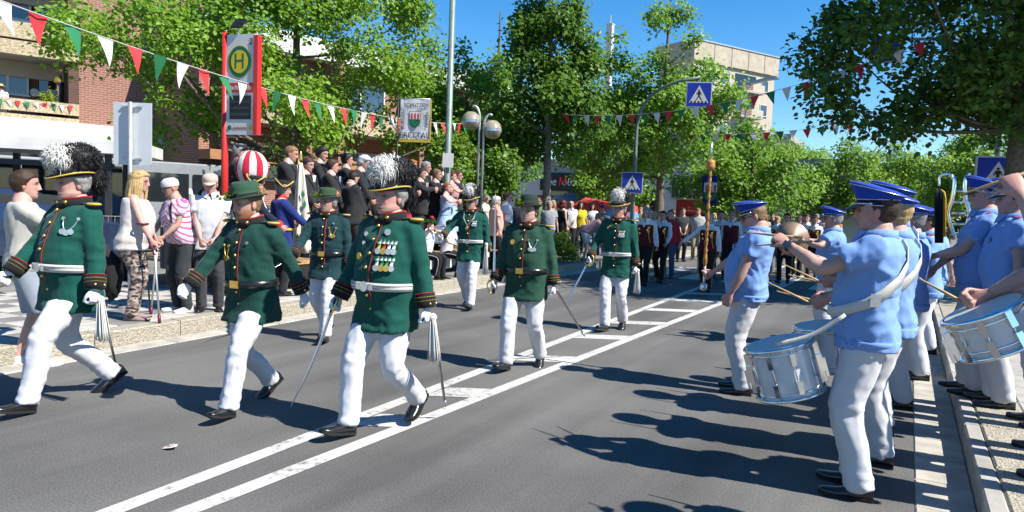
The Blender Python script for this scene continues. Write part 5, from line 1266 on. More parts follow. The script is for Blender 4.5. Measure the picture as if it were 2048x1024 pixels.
def flat_cap(s, mt, peak=True):
    hat = empty('cap'); hat.parent = s.root; T = s.H_
    V, F = shell([oval(.084,.104,.034), oval(.088,.108,.06), oval(.082,.100,.100), oval(.05,.06,.122), oval(.01,.01,.126)]); s.add('cap_crown', T(V), F, mt, True, hat)
    V = np.array([(.075*math.cos(t),.098*math.sin(t)+.0,.040) for t in np.linspace(R(25),R(155),11)]+[(.078*math.cos(t),.098*math.sin(t)+.062*math.sin(t),.030-.012*math.sin(t)) for t in np.linspace(R(25),R(155),11)]); V = np.vstack([V,V+np.array([0,0,.005])])
    F = [(k,k+1,11+k+1,11+k) for k in range(10)]; F += [tuple(22+j for j in q[::-1]) for q in F]+[(11+k,12+k,34+k,33+k) for k in range(10)]; s.add('peak', T(V), F, mt, True, hat); return hat
def bicorne(s):
    hat = empty('hat'); hat.parent = s.root; T = s.H_
    V, F = shell([oval(.086,.106,.045), oval(.086,.104,.10), oval(.06,.075,.135), oval(.01,.01,.14)]); s.add('crown', T(V), F, BLACKC, True, hat)
    t = np.linspace(0,2*PI,41)[:-1]; rx, ry = .175, .150; lift = .085*np.abs(np.sin(t))**1.5
    inn = np.stack([.088*np.cos(t), .106*np.sin(t), np.full(40,.050)],1); out = np.stack([rx*np.cos(t), ry*np.sin(t)*.82, .052+lift*1.0-.012*np.abs(np.cos(t))**3],1)
    V, F = shell([inn, (inn+out)/2+np.array([0,0,-.008]), out, out+np.array([0,0,.006]), (inn+out)/2+np.array([0,0,.0]), inn+np.array([0,0,.008])]); s.add('turned_brim', T(V), F[:-1], BLACKC, True, hat)
    V, F = tube(np.vstack([out, out[:1]]), .010, 6); s.add('gold_braid', T(V), F, GOLDC, True, hat); return hat
# ------------------------------------------------------------------ uniform kit
COATS = {}
def coat_mat(k):
    return cloth('coat_'+k, {'bottle': (.003,.080,.058), 'dark': (.006,.054,.041), 'teal': (.008,.042,.050), 'moss': (.016,.070,.042)}[k], var=.06)
RIB = [cloth('ribbon_green',(.03,.24,.10)), cloth('ribbon_white',(.7,.7,.68)), cloth('ribbon_red',(.6,.03,.03)), cloth('ribbon_yellow',(.75,.5,.03))]
def officer(s, coat, belt='white', cuffs=True, chain=None, medals=None, badges=(), epaulette=True, piping=False, sash=False):
    mt = coat_mat(coat); off = .023
    j = s.top('coat', mt, .735, off=off, flare=.7, wrinkle=.012, neck=1.50)
    s.trousers(WHITEC, under=.75, r=(.106,.096,.081,.076,.076), wrinkle=.009); s.shoes()
    c = s.collar(BLACKC); s.collar(REDW, 1.552, 1.561, .0915, .0905, name='collar_piping')
    for sg in (-1,1):
        b_ = MB(); cc = s.tor(1.507)+s.a*sg*.045+s.b*(.092+.012*s.fat); b_.ball(cc, .017, n=8, sq=(1,.5,.8)); s.add('collar_badge', np.array(b_.V), b_.F, GOLD, True, c)
    zs = np.linspace(.80,1.45,8)
    for z in zs:
        if abs(z-1.04) < .045: continue
        p, n_ = s.surf(z, 90 if z > .93 else 90, off+.005); b_ = MB().ball(p, .0115, n=8); s.add('button', np.array(b_.V), b_.F, GOLD)
    if piping: s.strip([(z, 96, off+.003) for z in np.linspace(.93,1.46,12)], .010, REDW, 'front_piping', .004)
    else: s.strip([(z, 95, off+.002) for z in np.linspace(.93,1.46,12)], .006, REDW, 'front_piping', .003)
    bz = 1.045
    if belt == 'white':
        b = s.band('belt', cloth('silver_belt',(.66,.66,.62),rough=.6), bz-.027, bz+.027, off+.012)
        for k in (-.012,.012): s.band('belt_stripe', cloth('belt_grey',(.30,.30,.29)), bz+k-.003, bz+k+.003, off+.0155, .003, parent=b)
        p, n_ = s.surf(bz, 90, off+.014); b_ = MB().prism([(.034*math.cos(2*PI*k/16),.034*math.sin(2*PI*k/16)) for k in range(16)], 0, .01, T=Tm(p, s.a, s.u, s.b)); bk = s.add('buckle', np.array(b_.V), b_.F, SILVER, False, b)
        for sg in (-1,1): b_ = MB().box(-.02,.02,-.02,.02,0,.007,T=Tm(p+s.a*sg*.05-s.b*.004, s.a, s.u, s.b)); s.add('buckle_plate', np.array(b_.V), b_.F, SILVER, False, b)
    else:
        b = s.band('belt', LEATHER, bz-.026, bz+.026, off+.012); p, n_ = s.surf(bz, 90, off+.016); b_ = MB().box(-.038,.038,-.028,.028,0,.008,T=Tm(p, s.a, s.u, s.b)).box(-.02,.02,-.014,.014,.008,.012,T=Tm(p, s.a, s.u, s.b)); s.add('buckle', np.array(b_.V), b_.F, GOLD, False, b)
    for i in (0,1):
        k = s.cuff(i, BLACKC, .62, .99, .062, .058)
        s.cuff(i, REDW, .600, .625, .0635, .0635, 'cuff_piping', k); s.cuff(i, GOLDC, .70, .715, .0625, .0622, 'cuff_braid', k)
        if cuffs: s.cuff(i, GOLDC, .80, .812, .062, .0615, 'cuff_braid', k)
        E, W = s.el[i], s.wr[i]; ax = unit(W-E); sd_ = unit(np.cross(ax, [0,1,0]))*(1 if i else -1)
        for q in (-.4,.5): d = unit(sd_*math.cos(q)+np.cross(ax, sd_)*math.sin(q)); b_ = MB().ball(E+(W-E)*.9+d*(.060+s.fat*.012), .009, n=8); s.add('cuff_button', np.array(b_.V), b_.F, GOLD, True, k)
    if epaulette:
        for i in (0,1):
            sg = -1 if i == 0 else 1; S = s.sh[i]; p0 = s.tor(1.495)+s.a*sg*.085; p1 = S+s.a*sg*.045+s.u*.060
            pts = [p0+s.u*.006, p0*.5+p1*.5+s.u*.014, p1+s.u*.012]; V, F = tube(pts, [.026,.036,.040], 12, 8, ry=.25); o = s.add('epaulette', V, F, mt)
            p1 = p1+s.u*.012; b_ = MB().ball(p1, .050, n=14, sq=(1,1,.28)); q_ = s.add('epaulette_rim', np.array(b_.V), b_.F, GOLDC, True, o); b_ = MB().ball(p1+s.u*.008, .036, n=12, sq=(1,1,.25)); s.add('epaulette_pad', np.array(b_.V), b_.F, mt, True, o)
    for (z, ang, r_, m_) in badges: s.disc(z, ang, r_, m_, 'badge', off+.004, .008)
    if chain:
        z, a0, a1, m_ = chain
        for q in range(3):
            f = (q+1)/4; zz = z-.075-.025*math.sin(f*PI); aa = a0+(a1-a0)*f; s.disc(zz, aa, .020, m_, 'medal', off+.004, .008)
        s.strip([(z-.085*math.sin(t*PI)**.7, a0+(a1-a0)*t, off+.003) for t in np.linspace(0,1,12)], .008, m_, 'medal_chain', .005)
        for aa in (a0,a1): s.disc(z, aa, .011, m_, 'chain_pin', off+.004, .01)
    if medals:
        for (z, a0, a1, kinds) in medals:
            w_ = 10
            for q in range(w_):
                aa = a0+(a1-a0)*(q+.5)/w_; s.strip([(z+.012, aa, off+.004),(z-.012, aa-.6, off+.004)], .0135, RIB[q%2], 'ribbon_bar', .006)
            for q, kd in enumerate(kinds):
                aa = a0+(a1-a0)*(q+.5)/len(kinds); s.strip([(z-.014, aa, off+.005),(z-.045, aa, off+.005)], .020, RIB[kd%4], 'ribbon', .004); s.disc(z-.062, aa, .021, (SILVER if kd%2 else GOLD), 'medal', off+.006, .008)
# ------------------------------------------------------------------ hand-held kit
def sword(label, hilt, tip, guard=1, blade=STEEL):
    """hilt = point in the fist, tip = end of the blade (world)"""
    h, t = np.asarray(hilt,float), np.asarray(tip,float); d = unit(t-h); x = unit(np.cross(d, [0.3,.2,1])); y = np.cross(d, x); L_ = np.linalg.norm(t-h)
    o = empty('sabre', h, label=label, cat='sabre', group='sabres of the officers')
    pts = [d*.05+x*0, d*L_*.5+x*.018, d*L_]; V, F = tube(pts, [.014,.012,.003], 8, 14, ry=.28); obj('blade', mesh_from(V,F,'blade',True), blade, o)
    V, F = tube([-d*.075,-d*.02,d*.045], [.014,.016,.014], 8, 8); obj('grip', mesh_from(V,F,'grip',True), BLACKC, o)
    V, F = join([tube([d*.05, d*.03+y*.055, -d*.02+y*.062, -d*.075+y*.03, -d*.085], [.008,.008,.007,.007,.010], 6, 14), tube([d*.048-y*.035, d*.052, d*.048+y*.055],[.009,.011,.009],6)]); obj('guard', mesh_from(V,F,'guard',True), GOLD, o); return o
def scabbard(label, a, b, tassel=True, mt=None):
    a, b = np.asarray(a,float), np.asarray(b,float); o = empty('scabbard', a, label=label, cat='scabbard', group='scabbards of the officers'); d = b-a
    V, F = tube([d*0, d*.5, d*.97], [.016,.014,.011], 10, 10, ry=.5); obj('sheath', mesh_from(V,F,'sheath',True), mt or mat('scabbard_steel',(.26,.25,.24),.35,metal=.8,var=.2,vscale=20), o)
    V, F = tube([d*.93, d], [.014,.009], 8); obj('chape', mesh_from(V,F,'chape',True), SILVER, o)
    if tassel: tassel_(o, np.zeros(3), .30)
    return o
def tassel_(o, p, L_, n=46, sway=(.03,.0)):
    g = random.Random(int(abs(p[0])*100)+3); V = []; F = []; parts = []
    for k in range(n):
        a = g.uniform(0,2*PI); r0 = g.uniform(0,.022); r1 = r0*2.0+.008; e = np.array([r1*math.cos(a)+sway[0], r1*math.sin(a)+sway[1], -L_*g.uniform(.9,1.03)]); s_ = np.array([r0*math.cos(a), r0*math.sin(a), 0]); parts.append(tube([p+s_, p+s_*.6+e*.45+np.array([0,0,.0]), p+e], [.0035,.004,.0035], 4, 5))
    V, F = join(parts); obj('tassel', mesh_from(V,F,'tassel',True), cloth('tassel_white',(.70,.70,.66)), o)
    b_ = MB().ball(p, .030, n=10); b_.build('tassel_knot', cloth('tassel_white',(.70,.70,.66)), o, True)
def drum(label, c, axis, r_, h, group='snare drums'):
    """c = centre (world); axis points out of the top head"""
    o = empty('marching_drum', c, label=label, cat='drum', group=group); z = unit(axis); x = unit(np.cross([0,1,0.2], z)); y = np.cross(z, x); T = Tm((0,0,0), x, y, z)
    MB().lathe([(r_,-h/2),(r_,h/2)], 40, 0, T).build('shell', mat('drum_white',(.72,.74,.77),.25,var=.04,coat=.6), o, True)
    for sg in (-1,1):
        MB().lathe([(0,sg*(h/2+.004)),(r_*.98,sg*(h/2+.004))], 40, 0, T).build('drum_head', mat('drum_skin',(.74,.73,.70),.5,var=.05), o)
        V, F = tube([(1.035*r_*math.cos(a),1.035*r_*math.sin(a),sg*(h/2-.004)) for a in np.linspace(0,2*PI,41)], .015, 8, cap=False, ry=.7); MB().add(V,F,0,T).build('hoop', CHROME, o, True)
        V, F = tube([(1.0*r_*math.cos(a),1.0*r_*math.sin(a),sg*(h/2-.035)) for a in np.linspace(0,2*PI,41)], .006, 6, cap=False); MB().add(V,F,0,T).build('rim_ring', CHROME, o, True)
    for k in range(10):
        a = 2*PI*k/10+.2; ca, sa = math.cos(a), math.sin(a); Tk = T@Tm((0,0,0),(ca,sa,0),(-sa,ca,0))
        MB().tube([(r_*1.04,0,-h/2),(r_*1.04,0,h/2)], .0048, 6, 0, Tk).build('tension_rod', CHROME, o, True)
        for zc in (-h*.27,h*.27): MB().box(r_-.002,r_+.026,-.014,.014,zc-.036,zc+.036,0,Tk).build('lug', CHROME, o)
        if k%5 == 0: MB().box(r_-.002,r_+.03,-.03,.03,-.05,.05,0,Tk).box(r_+.03,r_+.045,-.012,.012,-.09,.02,0,Tk).build('strainer', CHROME, o)
    return o
WOOD = mat('stick_wood', (.55,.36,.17), .5, var=.15, vscale=20)
def stick(label, a, b, r_=.0075, group='drumsticks'):
    a, b = np.asarray(a,float), np.asarray(b,float); d = b-a; V, F = tube([d*0, d*.6, d*.92, d*.955, d*.985, d], [r_*1.1,r_,r_*.55,r_*.6,r_*.95,r_*.5], 8); return obj('drumstick', mesh_from(V,F,'drumstick',True), WOOD, None, a, label=label, cat='drumstick', group=group)
# ================================================================== CAST
def walk(lead, d=.30, w_=.085, lift=.07):
    f = lambda sg, y, z, p: (sg*w_, y, z, p)
    return (f(-1,d,.02,-.22), f(1,-d*.95,lift,.55)) if lead == 'L' else (f(-1,-d*.95,lift,.55), f(1,d,.02,-.22))
OG = 'officers in green coats marching'
# ---- O1: tall stout officer at the left
p = G(146,802)
o = Person('stout officer in bottle-green coat and plumed hat at the left edge', (p[0],p[1],0), -89, 1.86, .78, 0, OG, walk('L',.36), ((-.31,.02,.84),(.22,.30,.93)), lean=-3, head=(-8,-2), grip=(.55,.75), skin='pink', elbow=((-.4,-1,-.2),(.6,-1,-.3)), wide=.94)
o.body(dict(hair='grey', old=.6, jowl=1.0), gloves=True); o.hair('short','grey'); plume_hat(o, .97)
officer(o, 'bottle', 'white', chain=(1.395,118,150,SILVER)); 
sword('gilt-hilted sabre in the forward fist of the leftmost officer', o.wpt(o.wr[1]+np.array([.0,.07,-.03])), o.wpt(o.wr[1]+np.array([.15,.85,-.12])))
scabbard('steel scabbard with white tassel at the leftmost officer\'s side', o.wpt(o.wr[0]+np.array([-.03,-.02,-.07])), atY(238,757,p[1]+.62))
# ---- O2: bearded, plain green hat
p = G(503,812)
o = Person('bearded officer in dark green coat and leafy green hat striding with empty hands', (p[0],p[1],0), -82, 1.74, .35, 0, OG, walk('L',.34), ((-.33,-.20,.88),(.31,.36,.93)), lean=3, wide=.95, head=(-18,-8), grip=(.35,.4), skin='fair')
o.body(dict(hair='sandy', beard='ginger', jowl=.4), gloves=True); o.hair('crop','sandy'); green_hat(o, cloth('felt_green',(.03,.085,.05)))
officer(o, 'dark', 'black', chain=(1.33,55,75,GOLD)); o.disc(1.36, 112, .011, SILVER, 'badge', .031)
# ---- O3: behind him, teal coat
p = G(652,678)
o = Person('older officer in teal coat and green hat walking behind the bearded one', (p[0],p[1],0), -70, 1.72, .2, 0, OG, walk('L',.22), ((-.28,.02,.84),(.28,.34,.98)), head=(-14,0), grip=(.5,.75), skin='tan')
o.body(dict(hair='grey', old=.8), gloves=True); o.hair('short','grey'); green_hat(o, cloth('felt_olive',(.035,.075,.035)))
officer(o, 'teal', 'black', chain=(1.35,108,130,GOLD), piping=True, badges=((1.40,120,.012,SILVER),))
sword('sabre held low by the officer in the teal coat', o.wpt(o.wr[1]+np.array([0,.06,-.02])), o.wpt(o.wr[1]+np.array([.25,.55,-.30])))
# ---- O4: central officer
p = G(768,858)
o = Person('heavy officer in bottle-green coat with medals in the centre, plumed hat', (p[0],p[1],0), -90, 1.80, .85, 0, OG, walk('R',.27,.095,.13), ((-.31,-.04,.86),(.33,.18,.82)), lean=-2, head=(-8,2), grip=(.6,.8), skin='pink', wide=.95)
o.body(dict(hair='grey', old=1.0, jowl=1.2), gloves=True); o.hair('short','grey'); plume_hat(o, .96)
officer(o, 'bottle', 'white', medals=[(1.345,99,137,(3,2,1,1)),(1.235,103,139,(1,0,0,1))], badges=((1.41,112,.022,SILVER),(1.39,72,.017,SILVER),(1.24,70,.024,GOLD),(1.33,74,.013,SILVER)))
sword('long bare sabre pointing to the ground in the central officer\'s right hand', o.wpt(o.wr[1]+np.array([.0,.05,-.06])), G(577,822,.06)*.5+atY(577,822,p[1]-.1)*.5)
a = o.wpt(o.wr[0]+np.array([-.04,-.02,-.06])); scabbard('dark scabbard with thick white tassel at the central officer\'s left side', a, atY(891,812,p[1]+.42))
# ---- O5: officer behind at the stand
p = G(937,616)
o = Person('slim officer in bottle-green coat and plumed hat passing the seated children', (p[0],p[1],0), -76, 1.80, .1, 0, OG, walk('L',.20), ((-.28,-.02,.85),(.34,.34,1.10)), head=(-10,-3), grip=(.4,.8), skin='tan')
o.body(dict(hair='grey', old=.7), gloves=True); o.hair('short','grey'); plume_hat(o, .72); o.glasses()
officer(o, 'bottle', 'white', medals=[(1.36,104,122,(1,1,1))]); o.strip([(1.50,50,.02),(1.40,72,.03),(1.28,88,.032),(1.40,108,.03),(1.50,130,.02)], .014, RIB[1], 'neck_ribbon'); o.disc(1.25,88,.022,GOLD,'medal',.034)
sword('sabre levelled in front of the seated children', o.wpt(o.wr[1]+np.array([0,.05,0])), o.wpt(o.wr[1]+np.array([.22,.78,-.10])))
t = empty('white_sash_tassel', o.wpt(np.array([-.27,.06,1.0])), label='long white tassel hanging from the belt of the slim officer', cat='tassel'); tassel_(t, np.zeros(3), .46, 40, (.0,.0))
# ---- O6: officer with upright sabre
p = G(1046,736)
o = Person('stocky officer in moss-green coat and dark feathered hat with upright sabre', (p[0],p[1],0), -82, 1.71, .62, 0, OG, walk('R',.22,.11,.05), ((-.29,-.04,.84),(.29,.16,.88)), head=(-6,3), grip=(.5,.8), skin='fair')
o.body(dict(hair='brown', jowl=.8, stub=.12), gloves=True); o.hair('short','brown'); green_hat(o, cloth('felt_dark',(.015,.035,.024)))
officer(o, 'moss', 'black', chain=(1.36,104,128,SILVER), badges=((1.33,66,.026,GOLD),))
h = o.wpt(o.wr[1]+np.array([.0,.04,-.05])); sword('thin sabre carried upright against the shoulder of the stocky officer', h, h+np.array([-.03,.02,.90]))
scabbard('bare dark scabbard trailing behind the stocky officer', o.wpt(o.wr[0]+np.array([-.02,-.03,-.05])), atY(1169,672,p[1]+.75), False)
# ---- O7: officer with glasses and white plume
p = G(1227,660)
o = Person('thin officer with glasses, moustache and tall white plume near the road markings', (p[0],p[1],0), -86, 1.76, .05, 0, OG, walk('R',.18,.07), ((-.27,.0,.84),(.30,.24,.98)), head=(-2,2), grip=(.5,.8), skin='tan')
o.body(dict(hair='grey', old=.8), gloves=True); o.hair('short','grey'); plume_hat(o, .85); o.glasses(True)
officer(o, 'bottle', 'white', medals=[(1.36,100,122,(1,3,1))], badges=((1.42,72,.012,GOLD),(1.40,66,.012,GOLD)))
sword('sabre held low and forward by the thin officer with glasses', o.wpt(o.wr[1]+np.array([0,.05,-.04])), atY(1122,621,p[1]-.45))
a = o.wpt(o.wr[0]+np.array([-.03,.0,-.06])); t = empty('white_sash_tassel', a, label='short white tassel in the left glove of the thin officer', cat='tassel'); tassel_(t, np.zeros(3), .30, 40, (.0,.02))

# ------------------------------------------------------------------ band in light blue shirts
BG = 'bandsmen in light blue shirts'
STRAP = mat('white_strap', (.68,.67,.62), .5, var=.08, vscale=20)
def bandsman(label, pos, face=180, H=1.78, fat=.5, res=0, cap=True, hands=None, head=(0,0), hair='brown', elbow=None, skin='warm', grip=(.4,.4), lean=0, strap=False, feet=None, old=0, watch=None, glasses=False, curl_n=None, badge=False, style='crop'):
    s = Person(label, pos, face, H, fat, res, BG, feet or ((-.11,-.02,0,0),(.11,.03,0,0)), hands, lean=lean, head=head, grip=grip, skin=skin, elbow=elbow, curl_n=curl_n)
    s.body(dict(hair=hair, old=old)); s.hair(style, hair)
    if cap: peaked_cap(s, badge)
    s.top('shirt', SHIRTB, .86, .62, .030, flare=.25, neck=1.50, wrinkle=.015, r=(.076,.078,.06,.05,.05)); s.shirt_collar(SHIRTB)
    s.band('shirt_hem', SHIRTB, .875, .925, .036, .02)
    for a in (150,162,174): s.disc(.90, a, .008, SHIRTB, 'hem_button', .045, .004, 8)
    s.trousers(WHITEC, r=(.110,.102,.088,.083,.082), wrinkle=.009); s.shoes()
    for i in (0,1):
        sg = -1 if i == 0 else 1; S = s.sh[i]; p0 = s.tor(1.485)+s.a*sg*.085; p1 = S+s.a*sg*.030+s.u*.066; V, F = tube([p0+s.u*.02, p0*.5+p1*.5+s.u*.018, p1+s.u*.004], [.020,.023,.021], 10, 6, ry=.22); s.add('shoulder_tab', V, F, cloth('tab_red',(.42,.02,.025)))
    for a in (68,112): s.strip([(1.33,a-9,.032),(1.33,a,.034),(1.33,a+9,.032)], .045, SHIRTB, 'pocket_flap', .006)
    if strap:
        st = s.strip([(z,a,.038) for z,a in ((1.06,100),(1.06,130),(1.09,155),(1.14,180),(1.20,205),(1.28,235),(1.36,262),(1.43,290),(1.475,312))], .058, STRAP, 'drum_strap', .006)
        p_, n_ = s.surf(1.16,190,.046); x = unit(np.cross(s.u,n_)); b_ = MB().box(-.026,.026,-.036,.036,0,.006,T=Tm(p_,x,np.cross(n_,x),n_)); s.add('strap_buckle', np.array(b_.V), b_.F, SILVER, False, st)
    if watch is not None:
        s.cuff(watch, mat('watch_strap',(.015,.015,.015),.5), .90, .975, .033, .031, 'watch_strap'); E, W = s.el[watch], s.wr[watch]; ax = unit(W-E); n_ = unit(np.cross(ax,[0,0,1])*(1 if watch else -1)+np.array([-.5,0,.2])); x = unit(np.cross(n_,ax)); b_ = MB().box(-.018,.018,-.022,.022,0,.012,T=Tm(E+(W-E)*.935+n_*.033,x,ax,n_)); s.add('watch_case', np.array(b_.V), b_.F, LENS, False)
    if glasses: s.glasses()
    return s
# leader with mace
p = G(1484,784)
o = bandsman('band leader with glasses looking down, hand on hip, holding the mace', (p[0],p[1],0), 184, 1.76, .85, 0, hands=((-.27,.16,.80),(.20,.40,1.03)), head=(8,-20), hair='sandy', elbow=((-.9,-1,.1),(.6,-1,-.3)), skin='pink', grip=(.35,.85), lean=-6, glasses=True, badge=True, curl_n=((.9,-.2,0),(-.6,.2,.4)))
h = o.wpt(o.wr[1]+np.array([0,.08,-.01]))
mc = empty('drum_major_mace', (h[0],h[1],0), label='carved golden-brown drum major mace with crown head and silver spike', cat='mace')
zf = lambda y: atY(1437,y,h[1])[2]
MACE = mat('mace_amber',(.50,.22,.035),.35,var=.35,vscale=30,coat=.4); z0, z1, z2, z3 = zf(578), zf(525), zf(340), zf(322)
MB().tube([(0,0,z0),(0,0,z1)], .011, 8).build('rod', SILVER, mc, True); MB().lathe([(0,z0-.03),(.03,z0-.02),(.034,z0+.03),(.012,z0+.05)],14).build('ferrule', SILVER, mc, True)
pr = [(.010,z1-.05),(.022,z1),(.016,z1+.06)]+[(.0135+.004*math.sin(k*1.9),z1+.08+k*(z2-z1-.1)/30) for k in range(31)]+[(.012,z2)]
MB().lathe(pr,14).build('shaft', MACE, mc, True)
V, F = tube([(.017*math.cos(a),.017*math.sin(a),z1+.1+(z2-z1-.15)*a/(2*PI*7)) for a in np.linspace(0,2*PI*7,120)], .0045, 5); obj('cord_wrap', mesh_from(V,F,'cord_wrap',True), mat('mace_cord',(.18,.06,.02),.7), mc)
MB().lathe([(.012,z2-.01),(.034,z2+.01),(.046,z2+.04),(.036,z2+.055),(.044,z2+.075),(.024,z2+.09),(.010,z2+.10)],16).build('crown_head', mat('mace_crown',(.62,.25,.06),.35,var=.3,vscale=40), mc, True); MB().tube([(0,0,z2+.1),(.0,0,zf(283))],[.012,.005],8).build('spike', SILVER, mc, True)
# near drummer with raised hands
p = G(1712,984)
o = bandsman('near drummer in profile with both hands raised and a wrist watch', (p[0],p[1],0), 178, 1.80, .55, 0, hands=((-.16,.44,1.43),(.03,.40,1.38)), head=(-2,0), hair='brown', elbow=((-.6,.1,-1),(.6,.1,-1)), grip=(.75,.75), strap=True, watch=0, lean=-2, curl_n=((.5,.1,-.6),(-.3,0,-.8)))
c = o.wpt(np.array([-.10,.42,.69])); drum('white snare drum with chrome lugs hanging at the near drummer\'s thigh', c, (-.30,-.10,1), .188, .31)
W = o.wpt(o.wr[0]+unit(o.wr[0]-o.el[0])*.085); stick('drumstick in the raised near hand beside the wrist watch', W+np.array([.14,.02,-.005]), W+np.array([-.20,.12,.01]))
W = o.wpt(o.wr[1]+unit(o.wr[1]-o.el[1])*.085); stick('drumstick in the far raised hand of the near drummer', W+np.array([.13,.0,.03]), W+np.array([-.22,.16,-.02]))
V, F = tube([o.wpt(np.array([-.235,.10,1.06])), o.wpt(np.array([-.26,.26,.93])), c+np.array([-.03,-.20,.17])], [.013,.012,.012], 6, 8, ry=.4); obj('sling_cord', mesh_from(V,F,'sling_cord',True), STRAP, label='white sling cord from the strap to the near snare drum', cat='sling')
# row behind him
ROW = [('second drummer half hidden behind the near drummer', (-.08,5.25,0), 178, 1.79, .6, ((-.22,.36,1.06),(.22,.40,1.04)), 'blond', True), ('tall drummer third in the row behind the near drummer', (-.10,6.05,0), 180, 1.88, .45, ((-.20,.35,1.08),(.20,.36,1.06)), 'brown', True),
       ('drummer fourth in the row with cap low behind the others', (.03,6.95,0), 181, 1.76, .5, ((-.20,.35,1.1),(.20,.36,1.1)), 'grey', False), ('bandsman fifth in the row in front of the kerb', (.18,8.3,0), 182, 1.76, .5, ((-.24,.2,.95),(.24,.2,.95)), 'brown', False)]
for k, (lab, ps, fc, H_, ft, hd, hr, stp) in enumerate(ROW):
    o = bandsman(lab, ps, fc, H_, ft, 0 if k < 2 else 1, hands=hd, hair=hr, grip=(.7,.7), strap=stp, skin='pink' if k == 0 else 'warm')
    if k < 2:
        c = o.wpt(np.array([-.02,.36,.72]))
        if k == 0: drum(('white snare drum half hidden behind the near drum','white snare drum of the third drummer behind two others')[k], c, (-.15,-.05,1), .19, .30)
        W = o.wpt(o.wr[0]+unit(o.wr[0]-o.el[0])*.085); stick(('drumstick pointing at the road in front of the near shirt','drumstick of the tall third drummer')[k], W+np.array([.10,.0,-.04]), W+np.array([-.30,-.02,.13]))
        W = o.wpt(o.wr[1]+unit(o.wr[1]-o.el[1])*.085); stick(('lower drumstick of the second drummer','second drumstick of the tall third drummer')[k], W+np.array([.10,.0,-.02]), W+np.array([-.30,-.02,.05]))
p = G(1852,702)
bandsman('bandsman with hands behind his back in the gutter beyond the drummers', (p[0],p[1]-.1,0), 185, 1.76, .45, 1, hands=((-.12,-.20,.95),(.10,-.20,.97)), hair='dark', elbow=((-1,-.4,0),(1,-.4,0)))
o = bandsman('bandsman with cymbals standing between leader and near drummer', (-.80,9.4,0), 186, 1.74, .5, 1, hands=((-.22,.36,1.36),(.24,.40,1.38)), hair='grey', elbow=((-1,0,-.5),(1,0,-.5)), grip=(.8,.8))
for q, dx in ((0,-.06),(1,.06)):
    W = o.wpt(o.wr[q]+np.array([0,.10,0])); MB().lathe([(.0,.035),(.05,.03),(.06,.012),(.2,.0),(.2,-.002),(.06,.008),(0,.03)],28,T=Tm((0,0,0),(0,0,1),(1,0,0) if q else (.9,.3,0),(.25,-1,0) if q else (-.35,-1,0.1))).build('cymbal', mat('cymbal_bronze',(.36,.25,.18),.45,metal=.35,var=.2,vscale=15), None, True, loc=tuple(W), label=('near bronze cymbal lifted beside the raised drummer hand','far bronze cymbal half hidden by its twin')[q], cat='cymbal', group='pair of cymbals')
p = G(1953,800,.155)
o = bandsman('bandsman with grey stubble on the right pavement, left one of the pair', (p[0]-.02,p[1]+.25,.16), 180, 1.83, .55, 0, hands=((-.04,.36,1.12),(.10,.34,1.0)), hair='grey', skin='pink', old=.5, grip=(.8,.8), elbow=((-1,-.5,-.6),(1,-.5,-.6)))
p = G(1997,812,.155)
o = bandsman('dark-haired bandsman on the right pavement, right one of the pair', (p[0],p[1],.16), 180, 1.79, .6, 0, hands=((-.30,-.02,.84),(.24,.12,.84)), hair='dark', skin='warm')
# drummer cut by the right edge and the row beside him
q = atY(2100,560,3.7)
o = bandsman('drummer cut off by the right edge with one stick raised', (q[0]+.22,3.7,.16), 178, 1.80, .6, 0, hands=((-.18,.36,1.56),(.14,.44,1.10)), hair='brown', elbow=((-.7,.0,-1),(.7,-.3,-1)), grip=(.75,.75), skin='pink', strap=True)
c = atY(1984,655,3.75); drum('white snare drum with chrome rim at the right edge', c, (-.55,-.10,1), .16, .18)
W = o.wpt(o.wr[0]+unit(o.wr[0]-o.el[0])*.08); stick('raised drumstick at the right edge beside the caps', W+np.array([.09,.0,.035]), W+np.array([-.16,.03,-.07]))
W = o.wpt(o.wr[1]+unit(o.wr[1]-o.el[1])*.08); stick('level drumstick above the right snare drum', W+np.array([.07,.0,-.04]), W+np.array([-.20,.02,.10]))
for k, (x, y, lab) in enumerate(((2003,842,'farthest of the three bandsmen cut by the right edge'),(2014,902,'middle one of the three bandsmen cut by the right edge'),(2024,965,'nearest pair of black shoes at the right edge, bandsman mostly cut off'))):
    p = G(x,y,.155); bandsman(lab, (p[0]+.27,p[1],.16), 180, 1.76+.02*k, .5, 1, hair='brown')
W = np.array([.36,7.55,0]); ly = empty('bell_lyre', (W[0],W[1],.16), label='silver bell lyre with yellow and black horsetail plume', cat='bell lyre')
q1 = atY(1905,350,W[1]); L0 = lambda x, y: atY(x,y,W[1])-np.array([W[0],W[1],.16])
V, F = tube([L0(1912,480),L0(1896,430),L0(1905,395),L0(1908,360),L0(1896,348),L0(1880,352),L0(1878,372)], [.014,.016,.018,.016,.014,.012,.01], 8, 26); obj('horn_arm', mesh_from(V,F,'horn_arm',True), CHROME, ly)
V, F = tube([L0(1922,480),L0(1938,430),L0(1930,395),L0(1930,360),L0(1940,346)], [.014,.016,.018,.016,.012], 8, 20); obj('horn_arm', mesh_from(V,F,'horn_arm',True), CHROME, ly)
for k in range(5): a, b = L0(1900+k,470-k*22), L0(1932,470-k*22); V, F = tube([a,b],[.012,.012],6); obj('bell_bar', mesh_from(V,F,'bell_bar',True), SILVER, ly)
V, F = tube([L0(1917,480),L0(1917,560)],[.014,.012],8); obj('staff', mesh_from(V,F,'staff',True), CHROME, ly)
g = random.Random(4)
